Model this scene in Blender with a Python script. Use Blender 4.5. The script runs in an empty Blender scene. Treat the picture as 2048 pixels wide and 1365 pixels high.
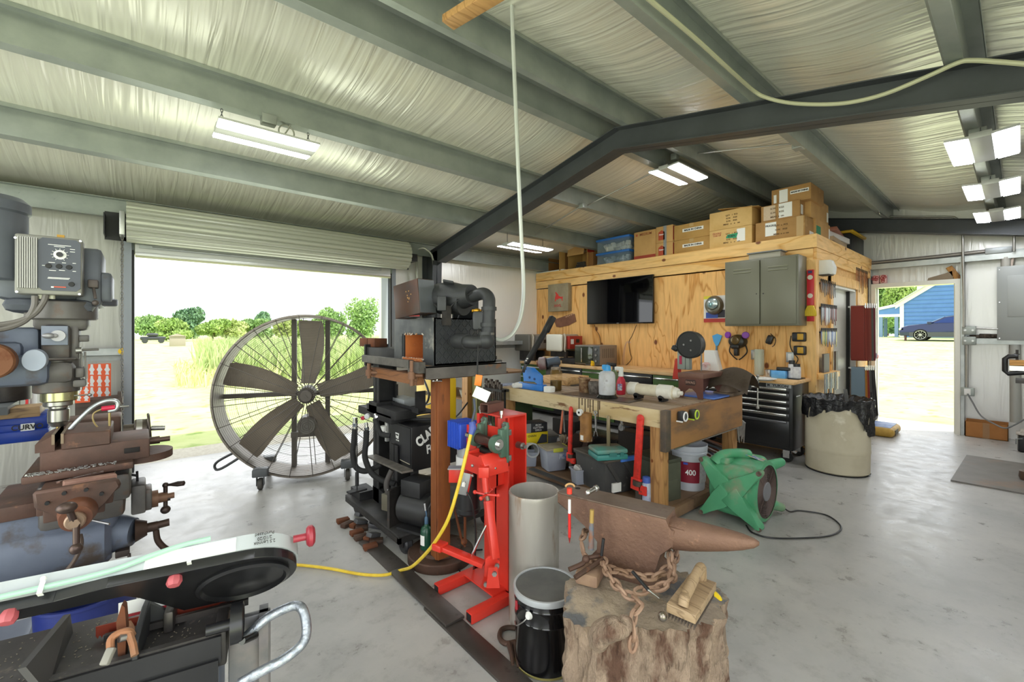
import bpy, bmesh, math, random
from mathutils import Matrix, Vector, Euler
random.seed(7)
SC=bpy.context.scene; COL=SC.collection
PI=math.pi; R=math.radians
# ---------------------------------------------------------------- camera geometry (2048 x 1365 frame)
FPX=871.9; HY=662.7; EYE=1.4; YAW=R(49.451); CC=math.cos(YAW); SS=math.sin(YAW)
def at(u,v,X=None,Y=None,z=None,t=None):
    a=(u-1024)/FPX; b=(v-HY)/FPX
    d=(CC+a*SS, SS-a*CC, -b)
    if X is not None: t=X/d[0]
    elif Y is not None: t=Y/d[1]
    elif z is not None: t=(z-EYE)/d[2]
    return Vector((t*d[0], t*d[1], EYE+t*d[2]))
FW=Vector((CC,SS,0)); RT=Vector((SS,-CC,0)); UP=Vector((0,0,1))
# ---------------------------------------------------------------- mesh builder
class MB:
    def __init__(s, M=None): s.bm=bmesh.new(); s.M=M or Matrix(); s.sm=40
    def _new(s, vs, fs):
        bv=[s.bm.verts.new(s.M@Vector(v)) for v in vs]
        out=[]
        for f in fs:
            try: out.append(s.bm.faces.new([bv[i] for i in f]))
            except ValueError: pass
        return bv,out
    def box(s,x0,x1,y0,y1,z0,z1,b=0,seg=2):
        v=[(x,y,z) for x in(x0,x1) for y in(y0,y1) for z in(z0,z1)]
        f=[(0,1,3,2),(4,6,7,5),(0,4,5,1),(2,3,7,6),(0,2,6,4),(1,5,7,3)]
        bv,_=s._new(v,f)
        if b>0: s._bev(bv,b,seg)
        return s
    def _bev(s,bv,b,seg):
        es=list({e for v in bv for e in v.link_edges})
        bmesh.ops.bevel(s.bm,geom=es,offset=b,segments=seg,affect='EDGES',profile=.5,clamp_overlap=True)
    def bx(s,c,sz,rot=None,b=0,seg=2):
        M0=s.M; s.M=M0@Matrix.Translation(Vector(c))@(rot if isinstance(rot,Matrix) else Euler(rot or (0,0,0)).to_matrix().to_4x4())
        x,y,z=(q/2 for q in sz); s.box(-x,x,-y,y,-z,z,b,seg); s.M=M0; return s
    def bar(s,p,q,w,h,b=0,up=(0,0,1)):
        p=Vector(p);q=Vector(q);d=q-p;L=d.length
        if L<1e-6: return s
        x=d/L; u=Vector(up)
        if abs(x.dot(u))>.98: u=Vector((1,0,0))
        y=u.cross(x).normalized(); z=x.cross(y)
        Mr=Matrix((x,y,z)).transposed().to_4x4()
        return s.bx((p+q)/2,(L,w,h),Mr,b)
    def cyl(s,p,q,r,r2=None,n=16,caps=True,bev=0):
        p=Vector(p);q=Vector(q); r2=r if r2 is None else r2
        d=(q-p); 
        if d.length<1e-7: return s
        d=d.normalized(); u=Vector((0,0,1)) if abs(d.z)<.9 else Vector((1,0,0))
        a=d.cross(u).normalized(); b=d.cross(a)
        vs=[];fs=[]
        rings=[(p,r),(q,r2)]
        if bev>0: rings=[(p,r-bev),(p+d*bev,r),(q-d*bev,r2),(q,r2-bev)]
        for c,rr in rings:
            for i in range(n):
                t=2*PI*i/n; vs.append(c+a*math.cos(t)*rr+b*math.sin(t)*rr)
        for k in range(len(rings)-1):
            for i in range(n):
                j=(i+1)%n; fs.append((k*n+i,k*n+j,(k+1)*n+j,(k+1)*n+i))
        if caps: fs.append(tuple(range(n-1,-1,-1))); k=len(rings)-1; fs.append(tuple(range(k*n,k*n+n)))
        s._new(vs,fs); return s
    def tube(s,pts,r,n=8,closed=False,caps=True):
        P=[Vector(p) for p in pts]; m=len(P)
        rs=r if isinstance(r,(list,tuple)) else [r]*m
        vs=[];fs=[]; pa=None
        for i in range(m):
            if closed: d=P[(i+1)%m]-P[i-1]
            else: d=P[min(i+1,m-1)]-P[max(i-1,0)]
            d=d.normalized() if d.length>1e-9 else Vector((0,0,1))
            if pa is None:
                u=Vector((0,0,1)) if abs(d.z)<.9 else Vector((1,0,0)); a=d.cross(u).normalized()
            else:
                a=(pa-d*pa.dot(d)); a=a.normalized() if a.length>1e-6 else d.orthogonal().normalized()
            pa=a; b=d.cross(a)
            for k in range(n):
                t=2*PI*k/n; vs.append(P[i]+a*math.cos(t)*rs[i]+b*math.sin(t)*rs[i])
        for i in range(m if closed else m-1):
            for k in range(n):
                l=(k+1)%n; i2=(i+1)%m
                fs.append((i*n+k,i*n+l,i2*n+l,i2*n+k))
        if caps and not closed: fs.append(tuple(range(n-1,-1,-1))); fs.append(tuple((m-1)*n+k for k in range(n)))
        s._new(vs,fs); return s
    def lathe(s,prof,c=(0,0,0),ax=(0,0,1),n=24,sx=1,sy=1,f=None):
        ax=Vector(ax).normalized(); u=Vector((1,0,0)) if abs(ax.x)<.9 else Vector((0,1,0))
        b=ax.cross(u).normalized(); a=b.cross(ax); c=Vector(c)
        vs=[];fs=[]
        for (r,z) in prof:
            for i in range(n):
                t=2*PI*i/n; k=f(t,z) if f else 1
                vs.append(c+a*math.cos(t)*r*sx*k+b*math.sin(t)*r*sy*k+ax*z)
        for k in range(len(prof)-1):
            for i in range(n):
                j=(i+1)%n; fs.append((k*n+i,k*n+j,(k+1)*n+j,(k+1)*n+i))
        bv,_=s._new(vs,fs)
        bmesh.ops.remove_doubles(s.bm,verts=[v for v in bv if v.is_valid],dist=1e-6); return s
    def prism(s,poly,o,ex,ey,ez,b=0,seg=1):
        """polygon (2d) in frame o,ex,ey extruded by vector ez"""
        o=Vector(o);ex=Vector(ex);ey=Vector(ey);ez=Vector(ez); n=len(poly)
        vs=[o+ex*x+ey*y for x,y in poly]+[o+ex*x+ey*y+ez for x,y in poly]
        fs=[tuple(range(n-1,-1,-1)),tuple(range(n,2*n))]+[(i,(i+1)%n,n+(i+1)%n,n+i) for i in range(n)]
        bv,_=s._new(vs,fs)
        if b>0: s._bev(bv,b,seg)
        return s
    def sph(s,c,r,n=14,m=9,sc=(1,1,1)):
        c=Vector(c)
        prof=[(math.sin(PI*k/m)*r,-math.cos(PI*k/m)*r) for k in range(m+1)]
        M0=s.M; s.M=M0@Matrix.Translation(c)@Matrix.Diagonal((*sc,1)); s.lathe(prof,n=n); s.M=M0; return s
    def quad(s,*p): s._new(p,[tuple(range(len(p)))]); return s
    def grid(s,fn,nu,nv):
        vs=[fn(i/nu,j/nv) for j in range(nv+1) for i in range(nu+1)]
        fs=[(j*(nu+1)+i,j*(nu+1)+i+1,(j+1)*(nu+1)+i+1,(j+1)*(nu+1)+i) for j in range(nv) for i in range(nu)]
        s._new(vs,fs); return s
    def hexbolt(s,p,d,r=.008,h=.006):
        p=Vector(p);d=Vector(d).normalized(); return s.cyl(p,p+d*h,r,n=6)
    def grab(s,mw):                    # move everything into another space
        bmesh.ops.transform(s.bm,matrix=mw,verts=s.bm.verts); return s
    def mesh(s,name,mat):
        bm=s.bm; bmesh.ops.recalc_face_normals(bm,faces=bm.faces)
        me=bpy.data.meshes.new(name); bm.to_mesh(me); bm.free()
        for m in (mat if isinstance(mat,(list,tuple)) else [mat]): me.materials.append(m)
        me.polygons.foreach_set('use_smooth',[True]*len(me.polygons))
        try: me.set_sharp_from_angle(angle=R(s.sm))
        except Exception: pass
        return me
def setp(o,label=None,cat=None,group=None,kind=None):
    if label: o['label']=label
    if cat: o['category']=cat
    if group: o['group']=group
    if kind: o['kind']=kind
    return o
MW={}
def root(name,label,cat,loc,rz=0,group=None):
    o=bpy.data.objects.new(name,None); COL.objects.link(o); o.location=loc; o.rotation_euler=(0,0,rz); o.empty_display_size=.05
    MW[o.name]=Matrix.Translation(Vector(loc))@Matrix.Rotation(rz,4,'Z')
    return setp(o,label,cat,group)
def part(par,name,mb,mat,local=False,label=None,stuff=False):
    W=MW[par.name]
    if not local: mb.grab(W.inverted())
    o=bpy.data.objects.new(name,mb.mesh(name,mat)); COL.objects.link(o); o.parent=par; MW[o.name]=W
    if label: o['label']=label
    if stuff: o['kind']='stuff'
    return o
def single(name,label,cat,mb,mat,group=None,kind=None):
    bm=mb.bm; bm.verts.ensure_lookup_table()
    xs=[v.co for v in bm.verts]
    lo=Vector((min(v.x for v in xs),min(v.y for v in xs),min(v.z for v in xs))); hi=Vector((max(v.x for v in xs),max(v.y for v in xs),0))
    loc=Vector(((lo.x+hi.x)/2,(lo.y+hi.y)/2,lo.z)); W=Matrix.Translation(loc); mb.grab(W.inverted())
    o=bpy.data.objects.new(name,mb.mesh(name,mat)); COL.objects.link(o); o.location=loc; MW[o.name]=W
    return setp(o,label,cat,group,kind)
def struct(name,mb,mat,label=None):
    o=bpy.data.objects.new(name,mb.mesh(name,mat)); COL.objects.link(o); MW[o.name]=Matrix()
    o['kind']='structure'
    if label: o['label']=label
    return o
def dup(o,loc,rz=0,label=None,par=None):
    c=o.copy(); COL.objects.link(c)
    if par is None:
        c.location=loc; c.rotation_euler=(0,0,rz)
        if label: c['label']=label
        MW[c.name]=Matrix.Translation(Vector(loc))@Matrix.Rotation(rz,4,'Z')
    else: c.parent=par; MW[c.name]=MW[par.name]
    for ch in [x for x in bpy.data.objects if x.parent==o]: dup(ch,None,0,None,c)
    return c
_tc=[0]
def textmesh(body,size,font_x=1.0,align='CENTER',bold=0):
    cu=bpy.data.curves.new('tmp_text','FONT'); cu.body=body; cu.size=size; cu.align_x=align; cu.align_y='CENTER'; cu.extrude=.0006; cu.offset=bold
    cu.space_line=.95
    o=bpy.data.objects.new('tmp_text',cu); COL.objects.link(o)
    me=bpy.data.meshes.new_from_object(o); bpy.data.objects.remove(o); bpy.data.curves.remove(cu)
    return me
def lettering(par,body,size,o,ex,ey,mat,wid=1.0,bold=0,name='lettering',align='CENTER'):
    """text centred at world point o, reading along ex, up along ey"""
    me=textmesh(body,size,1,align,bold); ex=Vector(ex).normalized();ey=Vector(ey).normalized(); ez=ex.cross(ey)
    M=Matrix((ex*wid,ey,ez)).transposed().to_4x4(); M.translation=Vector(o)
    W=MW[par.name]; me.transform(W.inverted()@M); me.name=name; me.materials.clear(); me.materials.append(mat)
    ob=bpy.data.objects.new(name,me); COL.objects.link(ob); ob.parent=par; MW[ob.name]=W
    return ob
# boxes whose camera-side face covers a given pixel rectangle
def boxY(mb,u0,u1,v0,v1,Y0,dy,b=0,**k):
    p0=at(u0,(v0+v1)/2,Y=Y0);p1=at(u1,(v0+v1)/2,Y=Y0); um=(u0+u1)/2
    za=at(um,v1,Y=Y0).z; zb=at(um,v0,Y=Y0).z
    return mb.box(p0.x,p1.x,Y0,Y0+dy,za,zb,b,**k)
def boxX(mb,u0,u1,v0,v1,X0,dx,b=0,**k):
    p0=at(u0,(v0+v1)/2,X=X0);p1=at(u1,(v0+v1)/2,X=X0); um=(u0+u1)/2
    za=at(um,v1,X=X0).z; zb=at(um,v0,X=X0).z
    return mb.box(X0,X0+dx,p1.y,p0.y,za,zb,b,**k)
def catmull(P,k=6,closed=False):
    P=[Vector(p) for p in P]; n=len(P); out=[]
    for i in range(n if closed else n-1):
        p0=P[i-1] if (i>0 or closed) else P[0]; p1=P[i]; p2=P[(i+1)%n]; p3=P[(i+2)%n] if (closed or i+2<n) else P[-1]
        for j in range(k):
            t=j/k; out.append(.5*((2*p1)+(p2-p0)*t+(2*p0-5*p1+4*p2-p3)*t*t+(3*p1-p0-3*p2+p3)*t**3))
    if not closed: out.append(P[-1])
    return out
X3=Vector((1,0,0));Y3=Vector((0,1,0));Z3=Vector((0,0,1))
# ---------------------------------------------------------------- materials
def lin(h):
    h=h.lstrip('#'); o=[]
    for i in(0,2,4):
        c=int(h[i:i+2],16)/255; o.append(c/12.92 if c<=.04045 else ((c+.055)/1.055)**2.4)
    return (*o,1)
_mc={}
def M(h,rough=.5,metal=0,h2=None,sc=6,lo=.4,hi=.65,bump=0,bsc=None,st=(1,1,1),rr=None,h3=None,sc3=25,lo3=.62,hi3=.7,trans=0,alpha=1,spec=.5,det=5,coat=0,bd=.02):
    key=repr(locals())
    if key in _mc: return _mc[key]
    m=bpy.data.materials.new('m'+h.strip('#')); m.use_nodes=True; nt=m.node_tree; N=nt.nodes; L=nt.links
    bs=N['Principled BSDF']; bs.inputs['Roughness'].default_value=rough; bs.inputs['Metallic'].default_value=metal
    bs.inputs['Base Color'].default_value=lin(h); bs.inputs['Specular IOR Level'].default_value=spec
    if trans: bs.inputs['Transmission Weight'].default_value=trans
    if alpha<1: bs.inputs['Alpha'].default_value=alpha
    if coat: bs.inputs['Coat Weight'].default_value=coat; bs.inputs['Coat Roughness'].default_value=.1
    if h2 or bump or h3 or rr:
        tc=N.new('ShaderNodeTexCoord'); mp=N.new('ShaderNodeMapping'); mp.inputs['Scale'].default_value=st; L.new(tc.outputs['Object'],mp.inputs['Vector'])
        def noise(s,d=det,v=mp):
            n=N.new('ShaderNodeTexNoise'); n.inputs['Scale'].default_value=s; n.inputs['Detail'].default_value=d; n.inputs['Roughness'].default_value=.6; L.new(v.outputs[0],n.inputs['Vector']); return n
        col=None
        if h2:
            n=noise(sc); r=N.new('ShaderNodeValToRGB'); r.color_ramp.elements[0].position=lo; r.color_ramp.elements[1].position=hi
            r.color_ramp.elements[0].color=lin(h); r.color_ramp.elements[1].color=lin(h2); L.new(n.outputs['Fac'],r.inputs['Fac']); col=r.outputs['Color']
            if rr:
                q=N.new('ShaderNodeMapRange'); q.inputs['From Min'].default_value=lo; q.inputs['From Max'].default_value=hi; q.inputs['To Min'].default_value=rough; q.inputs['To Max'].default_value=rr
                L.new(n.outputs['Fac'],q.inputs['Value']); L.new(q.outputs[0],bs.inputs['Roughness'])
        if h3:
            n3=noise(sc3); r3=N.new('ShaderNodeValToRGB'); r3.color_ramp.elements[0].position=lo3; r3.color_ramp.elements[1].position=hi3
            r3.color_ramp.elements[0].color=(0,0,0,1); r3.color_ramp.elements[1].color=(1,1,1,1); L.new(n3.outputs['Fac'],r3.inputs['Fac'])
            mx=N.new('ShaderNodeMix'); mx.data_type='RGBA'; L.new(r3.outputs['Color'],mx.inputs['Factor'])
            if col is not None: L.new(col,mx.inputs['A'])
            else: mx.inputs['A'].default_value=lin(h)
            mx.inputs['B'].default_value=lin(h3); col=mx.outputs['Result']
        if col is not None: L.new(col,bs.inputs['Base Color'])
        if bump:
            nb=noise(bsc or sc*3); b=N.new('ShaderNodeBump'); b.inputs['Strength'].default_value=bump; b.inputs['Distance'].default_value=bd; L.new(nb.outputs['Fac'],b.inputs['Height']); L.new(b.outputs[0],bs.inputs['Normal'])
    _mc[key]=m; return m
def emit(h,s):
    m=bpy.data.materials.new('lamp_glow'); m.use_nodes=True; N=m.node_tree.nodes; N.remove(N['Principled BSDF']); e=N.new('ShaderNodeEmission'); e.inputs[0].default_value=lin(h); e.inputs[1].default_value=s
    m.node_tree.links.new(e.outputs[0],N['Material Output'].inputs[0]); return m
def wood(h,h2,ax=2,sc=1.0,knots=True,rough=.55,hk='#7a431c',dist=3.0,fr=9,wob=.35):
    """long grain along axis ax with growth-ring bands and dark knots"""
    key=('w',h,h2,ax,sc,knots,rough,hk,dist,fr,wob)
    if key in _mc: return _mc[key]
    m=bpy.data.materials.new('wood'); m.use_nodes=True; nt=m.node_tree; N=nt.nodes; L=nt.links; bs=N['Principled BSDF']; bs.inputs['Roughness'].default_value=rough
    tc=N.new('ShaderNodeTexCoord'); mp=N.new('ShaderNodeMapping'); s=[1,1,1]; s[ax]=.16; mp.inputs['Scale'].default_value=[q*sc for q in s]; L.new(tc.outputs['Object'],mp.inputs['Vector'])
    n=N.new('ShaderNodeTexNoise'); n.inputs['Scale'].default_value=2.2; n.inputs['Detail'].default_value=3; n.inputs['Distortion'].default_value=wob; L.new(mp.outputs[0],n.inputs['Vector'])
    mul=N.new('ShaderNodeMath'); mul.operation='MULTIPLY'; mul.inputs[1].default_value=fr; L.new(n.outputs['Fac'],mul.inputs[0])
    fr_=N.new('ShaderNodeMath'); fr_.operation='FRACT'; L.new(mul.outputs[0],fr_.inputs[0])
    r=N.new('ShaderNodeValToRGB'); e=r.color_ramp.elements; e[0].position=0;e[0].color=lin(h); e[1].position=.72; e[1].color=lin(h); x=e.new(.88); x.color=lin(h2); x=e.new(1.0); x.color=lin(h)
    L.new(fr_.outputs[0],r.inputs['Fac'])
    n2=N.new('ShaderNodeTexNoise'); n2.inputs['Scale'].default_value=30; n2.inputs['Detail'].default_value=4; L.new(mp.outputs[0],n2.inputs['Vector'])
    mx=N.new('ShaderNodeMix'); mx.data_type='RGBA'; mx.blend_type='MULTIPLY'; mx.inputs['Factor'].default_value=.35; L.new(r.outputs['Color'],mx.inputs['A'])
    r2=N.new('ShaderNodeValToRGB'); r2.color_ramp.elements[0].position=.3; r2.color_ramp.elements[0].color=(.55,.5,.45,1); r2.color_ramp.elements[1].position=.6; L.new(n2.outputs['Fac'],r2.inputs['Fac']); L.new(r2.outputs['Color'],mx.inputs['B'])
    col=mx.outputs['Result']
    if knots:
        sp=N.new('ShaderNodeSeparateXYZ'); L.new(tc.outputs['Object'],sp.inputs[0]); cb=N.new('ShaderNodeCombineXYZ'); al=N.new('ShaderNodeMath'); al.operation='MULTIPLY'; al.inputs[1].default_value=.7*sc; L.new(sp.outputs[ax],al.inputs[0]); L.new(al.outputs[0],cb.inputs[0])
        ot=[k for k in(0,1,2) if k!=ax]; sm=N.new('ShaderNodeMath'); L.new(sp.outputs[ot[0]],sm.inputs[0]); L.new(sp.outputs[ot[1]],sm.inputs[1]); s2=N.new('ShaderNodeMath'); s2.operation='MULTIPLY'; s2.inputs[1].default_value=sc; L.new(sm.outputs[0],s2.inputs[0]); L.new(s2.outputs[0],cb.inputs[1])
        v=N.new('ShaderNodeTexVoronoi'); v.voronoi_dimensions='2D'; v.inputs['Scale'].default_value=2.3; L.new(cb.outputs[0],v.inputs['Vector'])
        rk=N.new('ShaderNodeValToRGB'); rk.color_ramp.elements[0].position=.035; rk.color_ramp.elements[0].color=(1,1,1,1); rk.color_ramp.elements[1].position=.06; rk.color_ramp.elements[1].color=(0,0,0,1); L.new(v.outputs['Distance'],rk.inputs['Fac'])
        mk=N.new('ShaderNodeMix'); mk.data_type='RGBA'; L.new(rk.outputs['Color'],mk.inputs['Factor']); L.new(col,mk.inputs['A']); mk.inputs['B'].default_value=lin(hk); col=mk.outputs['Result']
    L.new(col,bs.inputs['Base Color']); _mc[key]=m; return m
def insul(h='#ecebdd',rough=.3,bs_=.3):
    """reinforced white vinyl insulation: long pulled wrinkles down the slope"""
    m=bpy.data.materials.new('insulation_facing'); m.use_nodes=True; nt=m.node_tree; N=nt.nodes; L=nt.links; bs=N['Principled BSDF']
    bs.inputs['Base Color'].default_value=lin(h); bs.inputs['Roughness'].default_value=rough; bs.inputs['Metallic'].default_value=.25
    tc=N.new('ShaderNodeTexCoord')
    def layer(scale,nscale,dist=1.2,d=3):
        mp=N.new('ShaderNodeMapping'); mp.inputs['Scale'].default_value=scale; L.new(tc.outputs['Object'],mp.inputs['Vector'])
        n=N.new('ShaderNodeTexNoise'); n.inputs['Scale'].default_value=nscale; n.inputs['Detail'].default_value=d; n.inputs['Distortion'].default_value=dist; L.new(mp.outputs[0],n.inputs['Vector']); return n.outputs['Fac']
    a=layer((3.2,.28,.6),1.5,1.4,2); b=layer((9,.4,1.0),1.3,1.2,2); c=layer((.7,.9,.9),.9,.3)
    ad=N.new('ShaderNodeMath'); ad.operation='MULTIPLY_ADD'; L.new(a,ad.inputs[0]); L.new(c,ad.inputs[1]); L.new(b,ad.inputs[2])
    bu=N.new('ShaderNodeBump'); bu.inputs['Strength'].default_value=bs_; bu.inputs['Distance'].default_value=.05; L.new(ad.outputs[0],bu.inputs['Height']); L.new(bu.outputs[0],bs.inputs['Normal'])
    return m
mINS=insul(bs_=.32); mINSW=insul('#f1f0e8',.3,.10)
def concrete():
    m=bpy.data.materials.new('sealed_concrete'); m.use_nodes=True; nt=m.node_tree; N=nt.nodes; L=nt.links; bs=N['Principled BSDF']
    tc=N.new('ShaderNodeTexCoord')
    def noi(s,d=6,r=.6):
        n=N.new('ShaderNodeTexNoise'); n.inputs['Scale'].default_value=s; n.inputs['Detail'].default_value=d; n.inputs['Roughness'].default_value=r; L.new(tc.outputs['Object'],n.inputs['Vector']); return n
    n=noi(1.3); r=N.new('ShaderNodeValToRGB'); e=r.color_ramp.elements; e[0].position=.3; e[0].color=lin('#9a9a97'); e[1].position=.7; e[1].color=lin('#bdbab4'); x=e.new(.5); x.color=lin('#adaba7'); L.new(n.outputs['Fac'],r.inputs['Fac'])
    n2=noi(7,8,.7); r2=N.new('ShaderNodeValToRGB'); r2.color_ramp.elements[0].position=.30; r2.color_ramp.elements[0].color=(.52,.51,.49,1); r2.color_ramp.elements[1].position=.5; L.new(n2.outputs['Fac'],r2.inputs['Fac'])
    mx=N.new('ShaderNodeMix'); mx.data_type='RGBA'; mx.blend_type='MULTIPLY'; mx.inputs['Factor'].default_value=.55; L.new(r.outputs['Color'],mx.inputs['A']); L.new(r2.outputs['Color'],mx.inputs['B'])
    n3=noi(19,4); r3=N.new('ShaderNodeValToRGB'); r3.color_ramp.elements[0].position=.66; r3.color_ramp.elements[0].color=(1,1,1,1); r3.color_ramp.elements[1].position=.72; r3.color_ramp.elements[1].color=(.45,.43,.4,1); L.new(n3.outputs['Fac'],r3.inputs['Fac'])
    m2=N.new('ShaderNodeMix'); m2.data_type='RGBA'; m2.blend_type='MULTIPLY'; m2.inputs['Factor'].default_value=.6; L.new(mx.outputs['Result'],m2.inputs['A']); L.new(r3.outputs['Color'],m2.inputs['B'])
    L.new(m2.outputs['Result'],bs.inputs['Base Color'])
    rg=N.new('ShaderNodeMapRange'); rg.inputs['From Min'].default_value=.3; rg.inputs['From Max'].default_value=.7; rg.inputs['To Min'].default_value=.22; rg.inputs['To Max'].default_value=.5; L.new(n2.outputs['Fac'],rg.inputs['Value']); L.new(rg.outputs[0],bs.inputs['Roughness'])
    b=N.new('ShaderNodeBump'); b.inputs['Strength'].default_value=.25; b.inputs['Distance'].default_value=.01; L.new(noi(5,8).outputs['Fac'],b.inputs['Height']); L.new(b.outputs[0],bs.inputs['Normal'])
    return m
mCON=concrete()
mGALV=M('#aab0aa',.42,.35,h2='#959c97',sc=4,lo=.35,hi=.7)
mGALVL=M('#b9bdbb',.4,.6,h2='#a2a7a5',sc=5)
mFRAME=M('#4b4e52',.5,.2,h2='#434649',sc=3)
mWHITE=M('#eeeee9',.4); mDOORW=M('#dcdcd2',.35,.1)
mPINE=wood('#f3c680','#e0a552',1,1.0); mPLYZ=wood('#f2bd74','#d08f42',2,.8,dist=5,fr=11,wob=1.2); mPINEX=wood('#f2c580','#dda554',0,1.0); mPINEZ=wood('#f1c27c','#dca250',2,1.3)
mOSB=M('#e4b878',.6,h2='#d2a05c',sc=28,lo=.35,hi=.65,h3='#f0cf96',sc3=18)
mBLK=M('#1d1d1f',.4); mBLKG=M('#141415',.18); mBLKM=M('#262628',.55,.3,h2='#343334',sc=9); mRUB=M('#202020',.8)
mDKST=M('#3c3a39',.45,.6,h2='#4d4845',sc=9,h3='#5b4438',sc3=11)
mRUST=M('#7b4526',.75,.25,h2='#5a3a2a',sc=7,lo=.35,hi=.65,h3='#94582e',sc3=16,bump=.15)
mRUSTD=M('#5d4438',.65,.4,h2='#46382f',sc=8,lo=.35,hi=.65,h3='#76503a',sc3=20,bump=.2)
mORU=M('#9a5a2c',.65,.2,h2='#7c4421',sc=5,lo=.35,hi=.7,h3='#5e3620',sc3=9,st=(3,3,.6))
mRED=M('#dc3a2b',.38,0,h2='#d03224',sc=3,coat=.15); mREDB=M('#e83a2e',.5,0,h2='#c62f26',sc=14,h3='#6a3b30',sc3=22,lo3=.6,hi3=.68)
mCHROME=M('#d8d8d8',.18,1); mSTEEL=M('#a9a8a6',.35,.9,h2='#8d8b88',sc=10); mALU=M('#c9cac8',.38,.7)
mCARD=M('#cba066',.8,h2='#bf945c',sc=4); mCARDD=M('#bd9454',.8,h2='#b1884b',sc=4); mCARDL=M('#dcb676',.8,h2='#d1a968',sc=4); mTAPE=M('#c2a06c',.3,spec=.6); mLBL=M('#f2f1ec',.6)
mYEL=M('#f0c419',.45); mYELC=M('#f3d21c',.4); mBLUE=M('#2f7fd6',.4,0,h2='#2b74c6',sc=5); mDBLUE=M('#1f3f9e',.4,h2='#1b3684',sc=6)
mGRN=M('#4f9a70',.5,h2='#5aa67a',sc=3,h3='#9a9079',sc3=4.5,lo3=.52,hi3=.72); mGREY=M('#8f9293',.5); mLGREY=M('#c7c9c8',.5); mDGREY=M('#55585a',.5)
mMILL=M('#6d6a68',.5,.35,h2='#595552',sc=5,lo=.35,hi=.65,h3='#6b5446',sc3=9,lo3=.55,hi3=.68,bump=.1)
mMILLB=M('#71798a',.5,.2,h2='#626a7c',sc=5,lo=.35,hi=.7,h3='#5b514b',sc3=7,lo3=.55,hi3=.68)
mMILLR=M('#6b4f44',.6,.35,h2='#57443c',sc=8,lo=.35,hi=.65,h3='#85604c',sc3=14,bump=.12)
mPLCL=M('#cfd6da',.3,alpha=.75,spec=.5)
mGLASS=M('#f4f6f6',.05,trans=.95)
mTXT=M('#2a2724',.7); mTXTW=M('#f4f4f2',.6); mTXTR=M('#b0302a',.7)
# ---------------------------------------------------------------- building shell
XB,XE,YL,YR_,YRIDGE=-2.4,8.6,6.0,-1.16,2.42
def rt(y): return 3.265-.2*abs(y-YRIDGE)          # top of rafter / underside of purlins
OX0,OX1,OZ=-.035,2.655,2.2                         # roll-up door opening
DY0,DY1,DZ=.589,1.43,2.05                          # walk door opening
def insul2(sc,h='#e6e5e0'):
    m=mINSW.copy(); 
    for n in m.node_tree.nodes:
        if n.type=='MAPPING':
            s=n.inputs['Scale'].default_value; n.inputs['Scale'].default_value=(s[1],s[0],s[2])
    m.node_tree.nodes['Principled BSDF'].inputs['Base Color'].default_value=lin(h); return m
mINSE=insul2(1)
f=MB(); f.box(XB,XE+.05,YR_,YL,-.15,0); struct('floor',f,mCON,'sealed grey concrete slab floor')
PUR=[4.72,3.69,2.6]; PURR=[2.27,1.253,.199,-.85]
def zc(y):
    z=rt(y)+.2; ys=sorted([6.0]+PUR+PURR+[-1.16]);
    for a,b in zip(ys,ys[1:]):
        if a<=y<=b and b-a>.3: z-=.045*math.sin(PI*(y-a)/(b-a))**2
    return z
m=MB(); m.grid(lambda u,v:(XB+(XE-XB)*u,YRIDGE+(YL-YRIDGE)*v,zc(YRIDGE+(YL-YRIDGE)*v)),60,70); m.sm=80
struct('ceiling_left',m,mINS,'white vinyl faced insulation under the left roof slope')
m=MB(); m.grid(lambda u,v:(XB+(XE-XB)*u,YR_+(YRIDGE-YR_)*v,zc(YR_+(YRIDGE-YR_)*v)),60,70); m.sm=80
struct('ceiling_right',m,mINS,'white vinyl faced insulation under the right roof slope')
m=MB(); m.box(XB-.1,XE+.1,YR_-.3,YRIDGE,0,.02);
m=MB()
for (ya,yb) in((YR_-.4,YRIDGE),(YRIDGE,YL+.4)):
    m.prism([(ya,rt(ya)+.26),(yb,rt(yb)+.26),(yb,rt(yb)+.3),(ya,rt(ya)+.3)],(XB-.3,0,0),Y3,Z3,(XE-XB+.6,0,0))
struct('roof',m,mGREY)  # unseen outer roof, added above the ceiling to block the sun
w=MB(); w.box(XB,OX0,YL,YL+.08,0,2.9); struct('wall_left',w,insul('#b9b8b0',.35,.14),'grey insulated side wall behind the milling machine')  # silver-grey facing, with the shade on this stretch also put into its colour
w=MB(); w.box(OX1,XE,YL,YL+.08,0,2.9); w.box(OX0,OX1,YL,YL+.08,OZ,2.9)
struct('wall_left',w,mINSW,'insulated side wall with the wide roll-up door')
w=MB(); 
def gab(y0,y1,z0,X,d): w.prism([(y0,z0),(y1,z0),(y1,rt(y1)+.26)]+([(YRIDGE,rt(YRIDGE)+.26)] if y0<YRIDGE<y1 else [])+[(y0,rt(y0)+.26)],(X,0,0),Y3,Z3,(d,0,0))
gab(YR_,DY0-.06,0,XE,.08); gab(DY1+.06,YL,0,XE,.08); gab(DY0-.06,DY1+.06,DZ+.06,XE,.08)
struct('wall_end',w,mINSE,'insulated gable wall with the walk door')
w=MB(); w.box(XB,-1.7,YR_-.08,YR_,0,2.8); w.box(1.6,XE,YR_-.08,YR_,0,2.8); w.box(-1.7,1.6,YR_-.08,YR_,2.4,2.8)  # unseen wall; the gap is added as another way in for light
struct('wall_right',w,mINSW)
w=MB(); gab(YR_,-.3,0,XB-.08,.08); gab(4.2,YL,0,XB-.08,.08); gab(-.3,4.2,2.5,XB-.08,.08)  # unseen wall; its wide opening is invented to let light in
struct('wall_back',w,mINSE)
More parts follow.
